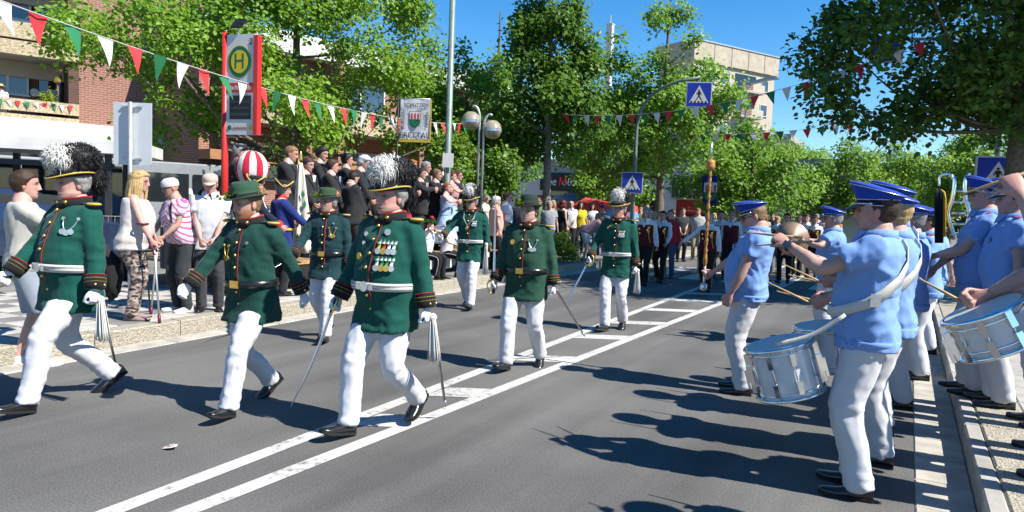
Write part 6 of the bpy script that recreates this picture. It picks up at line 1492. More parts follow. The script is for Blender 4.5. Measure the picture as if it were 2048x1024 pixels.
for nm, mt, dx, n in (('black_horsetail', BLACKC, 0, 60), ('yellow_horsetail', mat('yellow_hair',(.72,.42,.02),.7,var=.2), 1, 26)):
    parts = []
    for k in range(n):
        x = 1871+ (g.uniform(0,14) if not dx else g.uniform(12,19)); a = L0(x,388); b = L0(x+g.uniform(-2,2),486-(0 if not dx else 12)); off = np.array([0,g.uniform(-.05,.05),0]); parts.append(tube([L0(1878,378),a+off,(a+b)/2+off,b+off],[.004,.009,.010,.004],5,8))
    V, F = join(parts); obj(nm, mesh_from(V,F,nm,True), mt, ly)

# ------------------------------------------------------------------ civilians
SHIRTW = cloth('shirt_white',(.74,.74,.76),var=.04); GREYT = cloth('grey_trousers',(.07,.07,.085)); DENIM = cloth('denim',(.06,.10,.20)); CHAR = cloth('charcoal_knit',(.04,.045,.05))
SNEAK = mat('white_sneaker',(.74,.74,.72),.6,var=.06,vscale=20); SOLEW = mat('white_sole',(.70,.69,.66),.7)
def civ(label, pos, face, H=1.75, fat=.2, res=1, top=SHIRTW, z0=.86, sl=.6, bottom=GREYT, to=1.0, hair='brown', style='short', skin='warm', fem=False, shoe=None, collar=True, kind='trousers', feet=None, hands=None, head=(0,0), elbow=None, lean=0, side=0, hip=None, glasses=False, old=0, group=None, grip=(.4,.4), beard=None, vest=None, knee=None, off=.024, sk=(.55,.1), curl_n=None, sneak=False, topname='shirt', neck=1.49):
    s = Person(label, pos, face, H, fat, res, group, feet, hands, lean=lean, side=side, head=head, elbow=elbow, hip=hip, skin=skin, fem=fem, grip=grip, knee=knee, curl_n=curl_n)
    s.body(dict(hair=hair, old=old, beard=beard), bare=(to < 1 or kind == 'skirt'))
    if style: s.hair(style, hair)
    s.top(topname, top, z0, sl, off, flare=.2, wrinkle=.008, neck=neck) if sl else s.top(topname, top, z0, 1, off, flare=.2, wrinkle=.006, vest=True, neck=1.44)
    if collar: s.shirt_collar(top)
    if kind == 'trousers': s.trousers(bottom, to=to)
    else: s.skirt(bottom, *sk)
    s.shoes(shoe or LEATHER, 'sneaker' if sneak else 'oxford', SOLEW if sneak else None)
    if glasses: s.glasses()
    return s
def camo_mat(name, cols, scale):
    mt, n, b = nmat(name); L = n.links.new; tc = n.nodes.new('ShaderNodeTexCoord'); mp = n.nodes.new('ShaderNodeMapping'); mp.inputs['Scale'].default_value = (1,1,2.2); nz = n.nodes.new('ShaderNodeTexNoise'); nz.inputs['Scale'].default_value = scale; nz.inputs['Detail'].default_value = 2; nz.inputs['Distortion'].default_value = .8
    L(tc.outputs['Object'], mp.inputs['Vector']); L(mp.outputs[0], nz.inputs['Vector']); r = n.nodes.new('ShaderNodeValToRGB'); r.color_ramp.interpolation = 'CONSTANT'
    for k, (p_, c) in enumerate(cols):
        e = r.color_ramp.elements[k] if k < 2 else r.color_ramp.elements.new(p_)
        e.position = p_; e.color = (*[v*AL for v in c],1)
    L(nz.outputs['Fac'], r.inputs['Fac']); L(r.outputs[0], b.inputs['Base Color']); b.inputs['Roughness'].default_value = .9; return mt
def stripe_mat(name, c1, c2, scale, rot=(0,0,0), thr=.6, zig=0.0):
    mt, n, b = nmat(name); L = n.links.new; tc = n.nodes.new('ShaderNodeTexCoord'); mp = n.nodes.new('ShaderNodeMapping'); mp.inputs['Rotation'].default_value = rot; wv = n.nodes.new('ShaderNodeTexWave'); wv.bands_direction = 'Z'; wv.inputs['Scale'].default_value = scale
    if zig:
        sx = n.nodes.new('ShaderNodeSeparateXYZ'); L(tc.outputs['Object'], sx.inputs[0]); ab = n.nodes.new('ShaderNodeMath'); ab.operation = 'ABSOLUTE'; L(sx.outputs[0], ab.inputs[0]); ml = n.nodes.new('ShaderNodeMath'); ml.operation = 'MULTIPLY_ADD'; ml.inputs[1].default_value = zig; L(ab.outputs[0], ml.inputs[0]); L(sx.outputs[2], ml.inputs[2]); cx = n.nodes.new('ShaderNodeCombineXYZ'); L(ml.outputs[0], cx.inputs[2]); L(cx.outputs[0], wv.inputs['Vector'])
    else: L(tc.outputs['Object'], mp.inputs['Vector']); L(mp.outputs[0], wv.inputs['Vector'])
    r = n.nodes.new('ShaderNodeValToRGB'); r.color_ramp.interpolation = 'CONSTANT'; r.color_ramp.elements[0].color = (*[v*AL for v in c1],1); r.color_ramp.elements[1].color = (*[v*AL for v in c2],1); r.color_ramp.elements[1].position = thr
    L(wv.outputs['Fac'], r.inputs['Fac']); L(r.outputs[0], b.inputs['Base Color']); b.inputs['Roughness'].default_value = .85; return mt
# -- left pavement spectators
p = G(72,722)
o = civ('man in cream sweater, shorts and white trainers filming beside the left officer', (-6.90,p[1]-.14,0), 62, 1.78, .25, 0, cloth('cream_sweater',(.52,.51,.46)), .88, 1.0, cloth('pale_shorts',(.30,.34,.40)), .52, 'brown', 'short', 'pink', shoe=SNEAK, sneak=True, collar=False, hands=((-.06,.40,1.42),(.12,.40,1.42)), grip=(.5,.6), elbow=((-.6,-.2,-1),(.6,-.2,-1)), feet=((-.09,-.05,0,0),(.10,.10,0,0)))
W = o.wpt((o.wr[0]+o.wr[1])/2+np.array([0,.09,.05])); MB().box(-.004,.004,-.036,.036,-.075,.075).build('phone', LENS, None, loc=tuple(W), rot=(0,0,R(62)), label='phone held up by the man in the cream sweater', cat='phone')
p = G(262,640,.165)
CAMO = camo_mat('camo_pink_brown', [(0,(.035,.025,.025)),(.42,(.22,.16,.14)),(.5,(.50,.42,.38)),(.60,(.09,.065,.06))], 9)
o = civ('blond woman in white vest and camouflage trousers leaning on crutches', (p[0],p[1],.165), 48, 1.70, .75, 0, cloth('white_tank',(.74,.66,.62)), .84, 0, CAMO, 1.0, 'blond', 'long', 'pink', True, collar=False, hands=((-.34,.22,.92),(.30,.28,.92)), grip=(.85,.85), head=(-8,-4), lean=6, glasses=True, elbow=((-1,-1,0),(1,-1,0)), shoe=mat('sandal',(.30,.20,.20),.7))
tt = o.el[1]*.55+o.sh[1]*.45; b_ = MB()
for k in range(3): b_.box(-.018,.018,-.012,.012,0,.003,T=Tm(tt+np.array([.046,-.01,.03-.03*k]),(0,1,0),(0,0,1),(1,0,0)))
PLUM = mat('crutch_plum',(.18,.01,.06),.45,var=.05)
for i, (lab, fx, fy) in enumerate((('plum and silver forearm crutch in the woman\'s far hand',.16,.18),('plum and silver forearm crutch in the woman\'s near hand',.10,.10))):
    h = o.wpt(o.wr[i]+unit(o.wr[i]-o.el[i])*.05); f = np.array([h[0]+.04*(1 if i else -1),h[1]-.06+.1*i,.165]); d = unit(f-h); up = unit(o.wpt(o.el[i])-o.wpt(o.wr[i])); cr = empty('crutch', f, label=lab, cat='crutch', group='pair of forearm crutches')
    for nm, a, b, r_, mt in (('shaft',h+d*.05,f-d*.03,.011,GREYM),('upper_tube',h+d*.10,h+up*.28,.014,PLUM),('grip',h-up*.0+np.array([.06,-.03,0]),h-np.array([.06,-.03,0]),.016,PLUM),('foot',f-d*.10,f,.017,PLUM)): V, F = tube([a-f,b-f],r_,8); obj(nm, mesh_from(V,F,nm,True), mt, cr)
    cu = h+up*.27; V, F = tube([cu-f+np.array([.055*math.cos(t),.055*math.sin(t),0]) for t in np.linspace(-2.4,2.4,12)],.012,6); obj('arm_cuff', mesh_from(V,F,'arm_cuff',True), PLUM, cr)
p = G(334,628,.165)
STR = stripe_mat('chevron_knit',(.72,.70,.72),(.70,.10,.34),4.6,thr=.72,zig=.9)
o = civ('woman in white knit cap and pink chevron top holding a cane', (p[0]-.05,p[1]+.25,.165), 265, 1.66, .55, 0, STR, .90, .62, CHAR, 1.0, 'grey', None, 'tan', True, shoe=SNEAK, sneak=True, collar=False, hands=((-.10,.34,.98),(.20,.36,.93)), grip=(.7,.85), head=(-14,-12), lean=10, side=5, glasses=True, old=.8)
V, F = shell([oval(.086,.106,.020), oval(.090,.110,.05), oval(.086,.104,.09), oval(.05,.06,.125), oval(.01,.01,.13)]); o.add('knit_cap', o.H_(V), F, cloth('knit_white',(.72,.71,.70),bump=.8,bscale=120))
o.strip([(1.45,118,.03),(1.35,122,.03),(1.2,126,.03)], .028, BLACKC, 'bag_strap'); o.strip([(1.45,62,.03),(1.35,58,.03),(1.2,54,.03)], .028, BLACKC, 'bag_strap')
h = o.wpt(o.wr[1]+unit(o.wr[1]-o.el[1])*.07); f = np.array([h[0]+.06,h[1]+.02,.165]); cn = empty('cane', f, label='black walking cane with orange handle before the woman in the knit cap', cat='cane')
V, F = tube([h-f+np.array([0,0,-.03]),np.array([0,0,.03])],.011,8); obj('shaft', mesh_from(V,F,'shaft',True), LEATHER, cn); V, F = tube([h-f+np.array([-.06,.03,.0]),h-f+np.array([0,0,.012]),h-f+np.array([.07,-.03,.0])],[.012,.014,.012],8,8); obj('handle', mesh_from(V,F,'handle',True), mat('orange_handle',(.62,.2,.03),.5), cn); V, F = tube([(0,0,.05),(0,0,0)],.017,8); obj('ferrule', mesh_from(V,F,'ferrule',True), SOLE, cn)
p = G(420,622,.165)
o = civ('old man in beige cap and white short-sleeved shirt with folded hands', (p[0],p[1],.165), -42, 1.72, .30, 0, SHIRTW, .80, .62, cloth('slate_trousers',(.05,.052,.06)), 1.0, 'grey', 'crop', 'pink', hands=((-.07,.25,.92),(.09,.24,.90)), grip=(.5,.5), head=(-4,-14), old=1.0, lean=3, elbow=((-1,-.3,0),(1,-.3,0)), curl_n=((.6,-.7,0),(-.6,-.7,0)))
flat_cap(o, cloth('beige_cap',(.56,.44,.36)))
p = G(222,640,.165); cj = Person  # jacket over the woman's arm is part of her dark bag
b_ = MB(); V, F = blob((0,0,0),(.09,.09,.25),5,.35,20); obj('dark_jacket', mesh_from(V,F,'dark_jacket',True), cloth('bag_black',(.015,.015,.017)), None, (p[0]+.02,p[1]+.0,.66), label='dark jacket hanging beside the crutches behind the left officer', cat='jacket')

# ------------------------------------------------------------------ the stand with guests of honour
DECK = mat('deck_wood',(.30,.20,.11),.8,var=.25,vscale=6); PLANK = mat('bench_wood',(.58,.34,.12),.6,var=.2,vscale=8)
SF = .60
ST = empty('grandstand', (-9.9,10.6,.165), 0, 'low wooden stand carrying the guests of honour', 'stand')
for k in range(11): MB().box(-1.3+k*.24,-1.07+k*.24,-3.9,4.6,SF-.165-.05,SF-.165).build('deck_plank', DECK, ST)
for y in (-3.8,-1.0,1.8,4.5):
    for x in (-1.2,1.2): MB().box(x-.05,x+.05,y-.05,y+.05,0,SF-.165-.051).build('leg', DARK, ST)
MB().box(1.26,1.30,-3.9,4.6,.02,SF-.165-.052).build('skirt_board', cloth('skirt_cloth',(.02,.02,.022)), ST)
for k, y0 in enumerate((6.6,8.9,11.2,13.4)):
    bn = empty('beer_bench', (-8.15,y0,.165), 0, ('bench behind the bicorne wearers','bench behind the officer in the teal coat','bench under the seated children','bench end behind the slim officer')[k], 'bench', 'wooden benches before the stand')
    MB().box(-.125,-.005,0,2.1,.44,.465).build('plank', PLANK, bn); MB().box(.005,.125,0,2.1,.44,.465).build('plank', PLANK, bn)
    for y in (.25,1.85): MB().box(-.11,-.08,y-.02,y+.02,0,.44).build('leg', DARK, bn); MB().box(.08,.11,y-.02,y+.02,0,.44).build('leg', DARK, bn)
SG = 'guests in dark suits on the stand'
def suit(label, px, py, X, face, H=None, fat=.35, hair='brown', style='short', hands=None, skin='warm', head=(0,-4), tie=(.35,.02,.04), coat=None, elbow=None, old=0, glasses=False, bow=False, sash=None):
    q = atX(px, py, X); H = H or min(1.92, max(1.66, (q[2]-SF)/.93)); z = q[2]-.93*H
    o = Person(label, (q[0],q[1],z), face, H, fat, 1, SG, None, hands, head=head, elbow=elbow, skin=skin, grip=(.5,.5))
    o.body(dict(hair=hair, old=old), covered=True); o.hair(style, hair); o.top('jacket', coat or SUIT, .76, 1.0, .032, flare=.5, wrinkle=.006, neck=1.47, r=(.074,.068,.060,.057,.052)); o.trousers(SUIT); o.shoes()
    o.disc(1.36, 90, .085, SHIRTW, 'shirt_front', .026, .010, sh=[(-.62,1.15),(.0,-1.5),(.62,1.15)]); o.collar(SHIRTW, 1.49, 1.545, .076, .068)
    tm = cloth('tie_%.2f_%.2f' % tie[:2], tie)
    if bow: o.disc(1.475, 90, .03, tm, 'bow_tie', .034, .014, sh=[(-1.4,-.7),(-.2,-.2),(.2,-.2),(1.4,-.7),(1.4,.7),(.2,.2),(-.2,.2),(-1.4,.7)])
    else: o.disc(1.37, 90, .05, tm, 'tie', .037, .008, sh=[(-.35,1.7),(-.2,1.2),(-.42,-1.6),(0,-2.2),(.42,-1.6),(.2,1.2),(.35,1.7)])
    for sg in (-1,1): o.strip([(1.455,90+sg*38,.036),(1.40,90+sg*24,.040),(1.30,90+sg*13,.042),(1.22,90+sg*5,.040)], .036, coat or SUIT, 'lapel', .008)
    if sash: o.strip([(z_,a,.044) for z_,a in ((1.46,140),(1.40,124),(1.32,112),(1.24,104))], .045, cloth('sash_blue',(.02,.12,.55)), 'blue_sash', .006); o.disc(1.30,112,.022,SILVER,'medal',.052)
    if glasses: o.glasses()
    return o
FOLD = ((-.05,.25,.93),(.07,.25,.91)); CLAP = ((-.05,.36,1.30),(.05,.36,1.32)); EB = ((-1,-.3,-.3),(1,-.3,-.3))
o = suit('man in navy peaked cap and dark suit beside the bus stop post', 477,303,-9.5, 40, hair='grey', skin='pink', hands=((-.1,.30,1.2),(.1,.40,1.45)), tie=(.5,.05,.05), old=.6)
flat_cap(o, NAVY)
suit('tall fair guest in grey-black suit above the bicorne hats', 577,304,-9.3, 25, 1.90, .4, 'sandy','crop', FOLD, 'pink', (10,-14), (.55,.42,.30), elbow=EB)
suit('dark-haired guest with red bow tie and folded hands', 612,327,-9.1, 10, None, .75, 'brown','short', FOLD, 'warm', (5,-10), (.30,.01,.03), elbow=EB, bow=True)
suit('tall young guest at the back with side-swept dark hair', 641,306,-10.2, 15, 1.88, .1, 'dark','full', FOLD, 'warm', (0,-8), elbow=EB)
suit('half-hidden fair guest between two dark-haired ones at the back', 628,318,-10.7, 30, None, .3, 'sandy','short', FOLD, 'pink', (0,-4), elbow=EB)
suit('guest with blue chain of office on his chest', 662,330,-9.2, 30, None, .7, 'brown','short', FOLD, 'pink', (20,-4), (.05,.1,.4), elbow=EB, sash=True)
suit('guest with slick dark hair looking right', 692,318,-10.0, 40, None, .3, 'dark','short', FOLD, 'warm', (15,-2), elbow=EB)
suit('white-haired guest behind the black and white plume', 722,322,-9.4, 20, None, .6, 'white','full', FOLD, 'pink', (10,-20), elbow=EB, old=.9)
suit('broad guest with his back turned beside the white-haired one', 702,352,-8.9, 70, 1.74, .8, 'dark','crop', FOLD, 'warm', (10,-25), elbow=EB)
suit('dark-haired guest at the back right of the white-haired one', 750,322,-10.5, 20, None, .3, 'dark','short', FOLD, 'warm', elbow=EB)
o = suit('guest in dark gold-trimmed hat at the back of the stand', 775,326,-10.3, 25, None, .3, 'grey','short', FOLD, 'pink', elbow=EB)
bicorne(o)
suit('brown curly-haired guest behind the red-haired woman', 822,330,-10.5, 25, None, .2, 'ginger','full', FOLD, 'warm', elbow=EB)
suit('clapping dark-haired guest nearest the red-haired woman', 841,346,-9.3, 12, None, .5, 'dark','short', CLAP, 'tan', (10,-2), elbow=EB)
suit('grey guest with glasses behind the clapping men', 850,333,-10.2, 20, None, .3, 'grey','short', FOLD, 'pink', elbow=EB, glasses=True, old=.6)
suit('clapping guest with red tie and grey-brown hair', 872,348,-9.2, 10, None, .4, 'sandy','short', CLAP, 'tan', (10,-4), (.55,.02,.03), elbow=EB)
suit('balding guest with glasses at the right back of the stand', 886,335,-10.2, 20, None, .3, 'grey','bald', FOLD, 'pink', (10,-6), (.3,.3,.32), elbow=EB, glasses=True, old=.8)
suit('last guest in dark suit at the right end of the stand', 914,350,-9.9, 20, None, .2, 'brown','short', CLAP, 'tan', (10,0), elbow=EB, glasses=True)
def lady(label, px, py, X, face, topm, botm, hair, style, hands, zf=SF, H=None, sk=(.35,.12), sl=.6, **kw):
    q = atX(px, py, X); H = H or min(1.74, max(1.55, (q[2]-zf)/.93)); return civ(label, (q[0],q[1],q[2]-.93*H), face, H, .25, 1, topm, .94, sl, botm, 1, hair, style, 'pink', True, kind='skirt', sk=sk, collar=False, hands=hands, elbow=EB, group='ladies on the stand', **kw)
REDK = cloth('red_satin',(.50,.015,.025),rough=.5); BLUED = cloth('pale_blue_dress',(.34,.48,.66)); CREAMB = cloth('cream_blouse',(.76,.72,.66))
lady('woman with bright red hair, white blouse and red skirt clapping', 806,352,-8.9, 15, CREAMB, REDK, 'red','bob', CLAP, sk=(.30,.16), sl=1.0)
lady('woman in pale blue dress with auburn hair clapping', 893,374,-8.8, 10, BLUED, BLUED, 'ginger','bun', CLAP, sk=(.25,.14), sl=0)
lady('woman with dark red hair and flower clapping behind the blue dress', 903,352,-9.3, 20, cloth('pink_dress',(.55,.30,.30)), BLUED, 'maroon','bun', CLAP, sl=.5)
# striped turban guest: red and white balloon-like headdress
q = atX(505,345,-8.9)
o = civ('guest in huge red and white striped turban beside the bus stop post', (q[0],q[1],q[2]-.93*1.62), 40, 1.62, .3, 1, cloth('white_cape',(.74,.73,.70)), .5, 1.0, SUIT, 1, 'brown','short','pink', True, hands=FOLD, elbow=EB, topname='cape')
V, F = blob((0,-.03,.08),(.25,.27,.31),7,.05,28); tb = o.add('turban', o.H_(V), F, [cloth('turban_white',(.74,.72,.70)), cloth('turban_red',(.58,.02,.05))], fm=[((f[0]%28)//2)%2 for f in F])
# bicorne wearers with flag in front of the stand
REDF = cloth('red_facing',(.55,.03,.03)); BLUEC = cloth('royal_blue_cloth',(.012,.03,.17))
for k, (lab, px, py, X, fc, H_) in enumerate((('flag guard in bicorne and dark coat left of the flag bearer',506,366,-8.1,50,1.74),('flag bearer in bicorne, royal blue coat and red collar',562,386,-8.0,60,1.70))):
    q = atX(px, py, X); o = Person(lab, (q[0],q[1],.165), fc, H_, .5, 1, 'flag guard in bicornes', None, ((-.2,.25,1.15),(.30,.42,1.02)), head=(-10,-6), skin='pink', grip=(.5,.85))
    o.body(dict(hair='grey', old=.5)); o.hair('short','grey'); bicorne(o); o.top('coat', (NAVY,BLUEC)[k], .62, 1.0, .03, flare=1.0, neck=1.49); o.trousers(SUIT); o.shoes(); o.collar(REDF, 1.48, 1.565, .088, .082)
    for i in (0,1): o.cuff(i, REDF, .70, 1.0, .064, .062); 
    o.band('belt', GOLDC, 1.02, 1.06, .042)
q = atX(598,525,-8.05); FL = empty('leaf_flag', (q[0],q[1],.165), label='furled cream flag with green leaves and gold finial on its pole', cat='flag')
zt = atX(594,318,-8.05)[2]-.165; MB().tube([(0,0,.55),(-.02,-.02,zt)], .016, 8).build('pole', PLANK, FL, True); MB().lathe([(.02,zt-.02),(.03,zt),(.018,zt+.03),(.026,zt+.06),(.01,zt+.11),(0,zt+.13)],12).build('finial', GOLD, FL, True)
zz = np.linspace(zt-.05,.62,16); rs = []
for i, z in enumerate(zz):
    t = i/15; a = np.arange(28)*2*PI/28; r_ = (.02+.10*t**.7)*(1+.35*np.cos(a*5+t*2)+.15*np.cos(a*9)); rs.append(np.stack([.03*t+r_*np.cos(a)*1.1, .05*t+r_*np.sin(a), np.full(28,z)],1))
V, F = loft(rs); obj('cloth', mesh_from(V,F,'cloth',True), cloth('flag_cream',(.70,.66,.55)), FL)
for i, (z, a) in enumerate(((.75,-.7),(.95,-.4),(1.15,-.9),(1.35,-.55),(.85,-1.3),(1.5,-.8))): MB().prism([(.0,-.06),(.03,0),(0,.07),(-.03,0)],0,.004,T=Tm((.03+.14*math.cos(a)*(1-.3*(z-.6)),.03+.14*math.sin(a)*(1-.3*(z-.6)),z),(-math.sin(a),math.cos(a),0),(0,0,1),(math.cos(a),math.sin(a),0))).build('leaf_motif', cloth('leaf_green',(.02,.17,.09)), FL)
# seated children
for k, (lab, px, py, X, bow) in enumerate((('child drinking from a bottle, flower wreath hat, seated on the bench',853,452,-8.05,True),('child in white shirt and striped black trousers seated right of the drinking one',893,470,-8.05,False))):
    q = atX(px,py,X); o = Person(lab, (q[0],q[1],q[2]-.93*1.42+.25), 10, 1.42, .1, 1, 'children on the bench', ((-.12,.42,.0,0),(.12,.38,.0,0)), (((-.10,.22,1.16),(.08,.20,1.20)) if not k else ((-.12,.35,.80),(.14,.38,.80))), hip=.60, lean=6, head=(0,8 if not k else -10), skin='pale', elbow=EB)
    o.body(dict(hair='brown')); o.hair('short','brown'); o.top('shirt', SHIRTW, .55, .62, .022, flare=.1); o.trousers(BLACKC); o.shoes()
    o.pos[2] = .165; o.root.location[2] = .165-.0
    for i in (0,1): V, F = tube([o.hipj[i]+np.array([(-1,1)[i]*.115,0,0]), o.knee[i]+np.array([(-1,1)[i]*.085,0,.02]), o.ank[i]+np.array([(-1,1)[i]*.08,0,.02])], .006, 5, 14); o.add('trouser_stripe', V, F, SHIRTW)
    if not k:
        V, F = shell([oval(.09,.11,.04), oval(.13,.15,.045), oval(.13,.15,.055), oval(.088,.108,.06), oval(.08,.1,.12), oval(.02,.03,.135)]); hb = o.add('hat', o.H_(V), F, BLACKC)
        g = np.random.default_rng(8); n = 160; a = g.uniform(0,2*PI,n); P = np.stack([.115*np.cos(a),.13*np.sin(a),.075+g.normal(0,.02,n)],1); Vv, Ff, cl = leaf_mesh(P, unit((0,0,1))*np.ones((n,1)), .05, np.array((.05,.16,.02))*g.uniform(.6,1.4,(n,1)), False, g); o.add('wreath', o.H_(Vv), Ff, LEAF, False, hb, col=cl)
        b_ = MB().ball((.03,.10,.15),.045,n=10); o.add('red_flower', o.H_(np.array(b_.V)), b_.F, REDK, True, hb); W = o.wpt(o.wr[1]+np.array([0,.06,.06])); V, F = tube([(0,0,0),(.10,.05,.02),(.17,.09,.03)],[.012,.03,.03],10,8); obj('water_bottle', mesh_from(V,F,'water_bottle',True), mat('clear_bottle',(.7,.75,.8),.1,trans=.8,var=0), None, W, label='clear bottle at the mouth of the seated child', cat='bottle')
# club banner
q = atX(792,390,-9.2); BN = empty('club_banner', (q[0],q[1],.6), R(22), 'white club banner with crest, lettered Bürger-Schützen-Verein Erfttal, on a pole', 'banner')
zt = atX(789,186,-9.2)[2]-.6; zb = atX(812,282,-9.2)[2]-.6; hb = zt-.12-zb; wb = .62
MB().tube([(0,0,0),(0,0,zt)], .014, 8).build('pole', DARK, BN, True); MB().tube([(-.02,0,zt-.09),(wb+.05,0,zt-.09)], .012, 8).build('crossbar', GREYM, BN, True)
V = []; F = []
for i in range(9):
    for j in range(9): V.append((.05+wb*j/8, .01*math.sin(j*1.3+i*.5)-.012, zt-.10-hb*i/8))
for i in range(8):
    for j in range(8): F.append((i*9+j,i*9+j+1,(i+1)*9+j+1,(i+1)*9+j))
cl_ = obj('cloth', mesh_from(np.array(V),F,'cloth',True), cloth('banner_white',(.72,.72,.71)), BN)
MB().box(.04,.05+wb+.01,-.02,-.002,zb-.045,zb+.02).box(.05+wb,.075+wb,-.02,-.002,zb,zt-.1).build('gold_fringe', GOLDC, BN)
xc = .05+wb/2; zc = (zt-.10+zb)/2
def btext(t, x, z, sz, rot=0):
    V, F = text_mesh(t, sz, .001); c, s_ = math.cos(rot), math.sin(rot); MB().add(V,F,T=Tm((x,-.030,z),(c,0,s_),(-s_,0,c),(0,-1,0))).build('lettering', BLK, BN)
btext('SCHÜTZEN-', xc+.03, zt-.10-hb*.15, .098); btext('ERFTTAL', xc, zb+hb*.11, .16); btext('BÜRGER-', .05+wb*.10, zc, .098, PI/2); btext('VEREIN', .05+wb*.90, zc, .098, -PI/2)
def crest(parent, x, z, s_, T0=None):
    T_ = T0 if T0 is not None else Tm((x,-.031,z),(1,0,0),(0,0,1),(0,-1,0)); S = lambda pts: [(a*s_,b*s_) for a,b in pts]
    MB().prism(S([(-.36,.5),(-.36,-.2),(-.25,-.42),(0,-.55),(.25,-.42),(.36,-.2),(.36,.5)]),0,.002,T=T_).build('crest_outline', BLK, parent)
    MB().prism(S([(-.33,.47),(-.33,-.02),(.33,-.02),(.33,.47)]),.002,.004,T=T_).build('crest_field', WHITE, parent); MB().prism(S([(-.33,-.06),(-.33,-.2),(-.23,-.39),(0,-.51),(.23,-.39),(.33,-.2),(.33,-.06),(.1,-.12),(-.1,0)]),.002,.004,T=T_).build('crest_water', GRN, parent)
    for k in range(3): MB().prism(S([(-.26+k*.21,.30),(-.26+k*.21,-.0),(-.14+k*.21,-.0),(-.14+k*.21,.38)]),.004,.006,T=T_).build('crest_bar', REDP, parent)
crest(BN, xc, zc+.01, .32)
q = atY(1418,410,20); FB = empty('crest_pennant', (q[0],20,0), 0, 'dark blue hanging pennant with red, white and green crest behind the mace', 'pennant')
z1 = atY(1418,352,20)[2]; z0 = atY(1418,412,20)[2]
MB().tube([(.25,.02,.9),(-.24,.02,z1+.05)], .014, 8).build('pole', DARK, FB, True); MB().prism([(-.25,z1),(-.18,z0+.12),(.0,z0-.05),(.22,z0+.05),(.20,z1)][::-1],-.006,.006,T=Tm((0,0,0),(1,0,0),(0,0,1),(0,-1,0))).build('cloth', BLUEC, FB); crest(FB, 0, 0, .55, Tm((.02,-.012,(z0+z1)/2-.02),(1,0,0),(0,0,1),(0,-1,0)))

# ------------------------------------------------------------------ band in maroon vests
VG = 'marching band in maroon vests'; MAR = cloth('maroon_vest',(.085,.010,.018)); 
def vest(label, px, py, H=1.66, fat=.35, hands=None, hair='brown', style='bun', fem=True, face=-90, feet=None, head=(0,0), res=1, glasses=False, orn=True, elbow=None):
    p = G(px,py); o = Person(label, (p[0],p[1],0), face, H, fat, res, VG, feet or walk('L' if px%2 else 'R',.16), hands, head=head, skin='pink', fem=fem, elbow=elbow, grip=(.6,.6))
    o.body(dict(hair=hair), covered=True); o.hair(style, hair); o.top('shirt', SHIRTW, .93, 1.0, .012, flare=.1, wrinkle=.006); o.top('vest', MAR, .90, 1.0, .028, flare=.1, wrinkle=.004, vest=True, neck=1.40); o.shirt_collar(SHIRTW); o.trousers(BLACKC, r=(.105,.09,.07,.065,.065)); o.shoes()
    o.disc(1.36, 90, .07, SHIRTW, 'shirt_front', .030, .006, sh=[(-.6,1.2),(0,-1.3),(.6,1.2)])
    for i in (0,1): V, F = tube([o.hipj[i]+np.array([(-1,1)[i]*.115,0,0]), o.knee[i]+np.array([(-1,1)[i]*.085,0,0]), o.ank[i]+np.array([(-1,1)[i]*.078,0,.02])], .007, 5, 12); o.add('trouser_stripe', V, F, GOLDC)
    if orn:
        for (z, a) in ((1.33,118),(1.28,112),(1.24,120),(1.30,66),(1.2,70)): o.disc(z, a, .022, (GOLD,SILVER)[int(a)%2], 'medal', .034)
        o.strip([(1.42,128,.036),(1.25,120,.038),(1.12,124,.04),(1.0,128,.04)], .016, GOLDC, 'aiguillette', .012)
    if glasses: o.glasses()
    return o
vest('grey-haired leader in maroon vest with arm stretched out to the side', 1411,583, 1.64, .3, ((-.28,.02,.84),(.60,.25,1.02)), 'grey','short', elbow=((-1,-1,0),(.3,-1,-.4)))
vest('woman in maroon vest with many medals left of the group', 1287,571, 1.70, .45, None, 'grey','bob')
vest('smiling woman in maroon vest with ribbons at her belt', 1319,566, 1.66, .25, ((-.2,.25,.98),(.2,.25,.96)), 'brown','bun')
vest('woman with sunglasses in maroon vest behind the mace', 1457,562, 1.74, .5, None, 'sandy','short', orn=False, glasses=True)
vest('young woman in maroon vest right of the band leader', 1566,567, 1.72, .2, None, 'brown','bun', orn=False)
vest('woman in maroon vest farthest right, half behind another', 1591,556, 1.66, .3, ((-.26,.02,.84),(.2,.25,1.1)), 'brown','bun', orn=True)
for k, (px, py, lab, hr, fm) in enumerate(((1302,553,'band woman in maroon vest second row far left','blond',True),(1436,556,'band man in maroon vest second row left of the mace','dark',False),(1474,550,'band woman in maroon vest second row right of the mace','ginger',True),(1500,556,'bandsman in maroon vest just left of the leader cap','grey',False),
        (1548,548,'band woman in maroon vest behind the leader shoulder','blond',True),(1606,549,'band man in maroon vest third row near the cymbals','brown',False),(1622,556,'band woman in maroon vest beside the near cymbal','dark',True),(1640,546,'band man in maroon vest farthest behind the raised hands','grey',False))):
    vest(lab, px, py, 1.64+.02*(k%4)+(.06 if not fm else 0), .2+.1*(k%3), ((-.2,.25,1.0),(.2,.25,1.02)) if k%2 else None, hr, 'bun' if fm else 'short', fm, res=2, orn=k%2 == 0)
p = G(1335,556); civ('woman with red waistcoat and white sleeves behind the vest group', (p[0],p[1],0), -90, 1.70, .2, 1, cloth('red_waistcoat',(.45,.03,.04)), .9, 1.0, DENIM, 1, 'ginger','bun','pale', True)
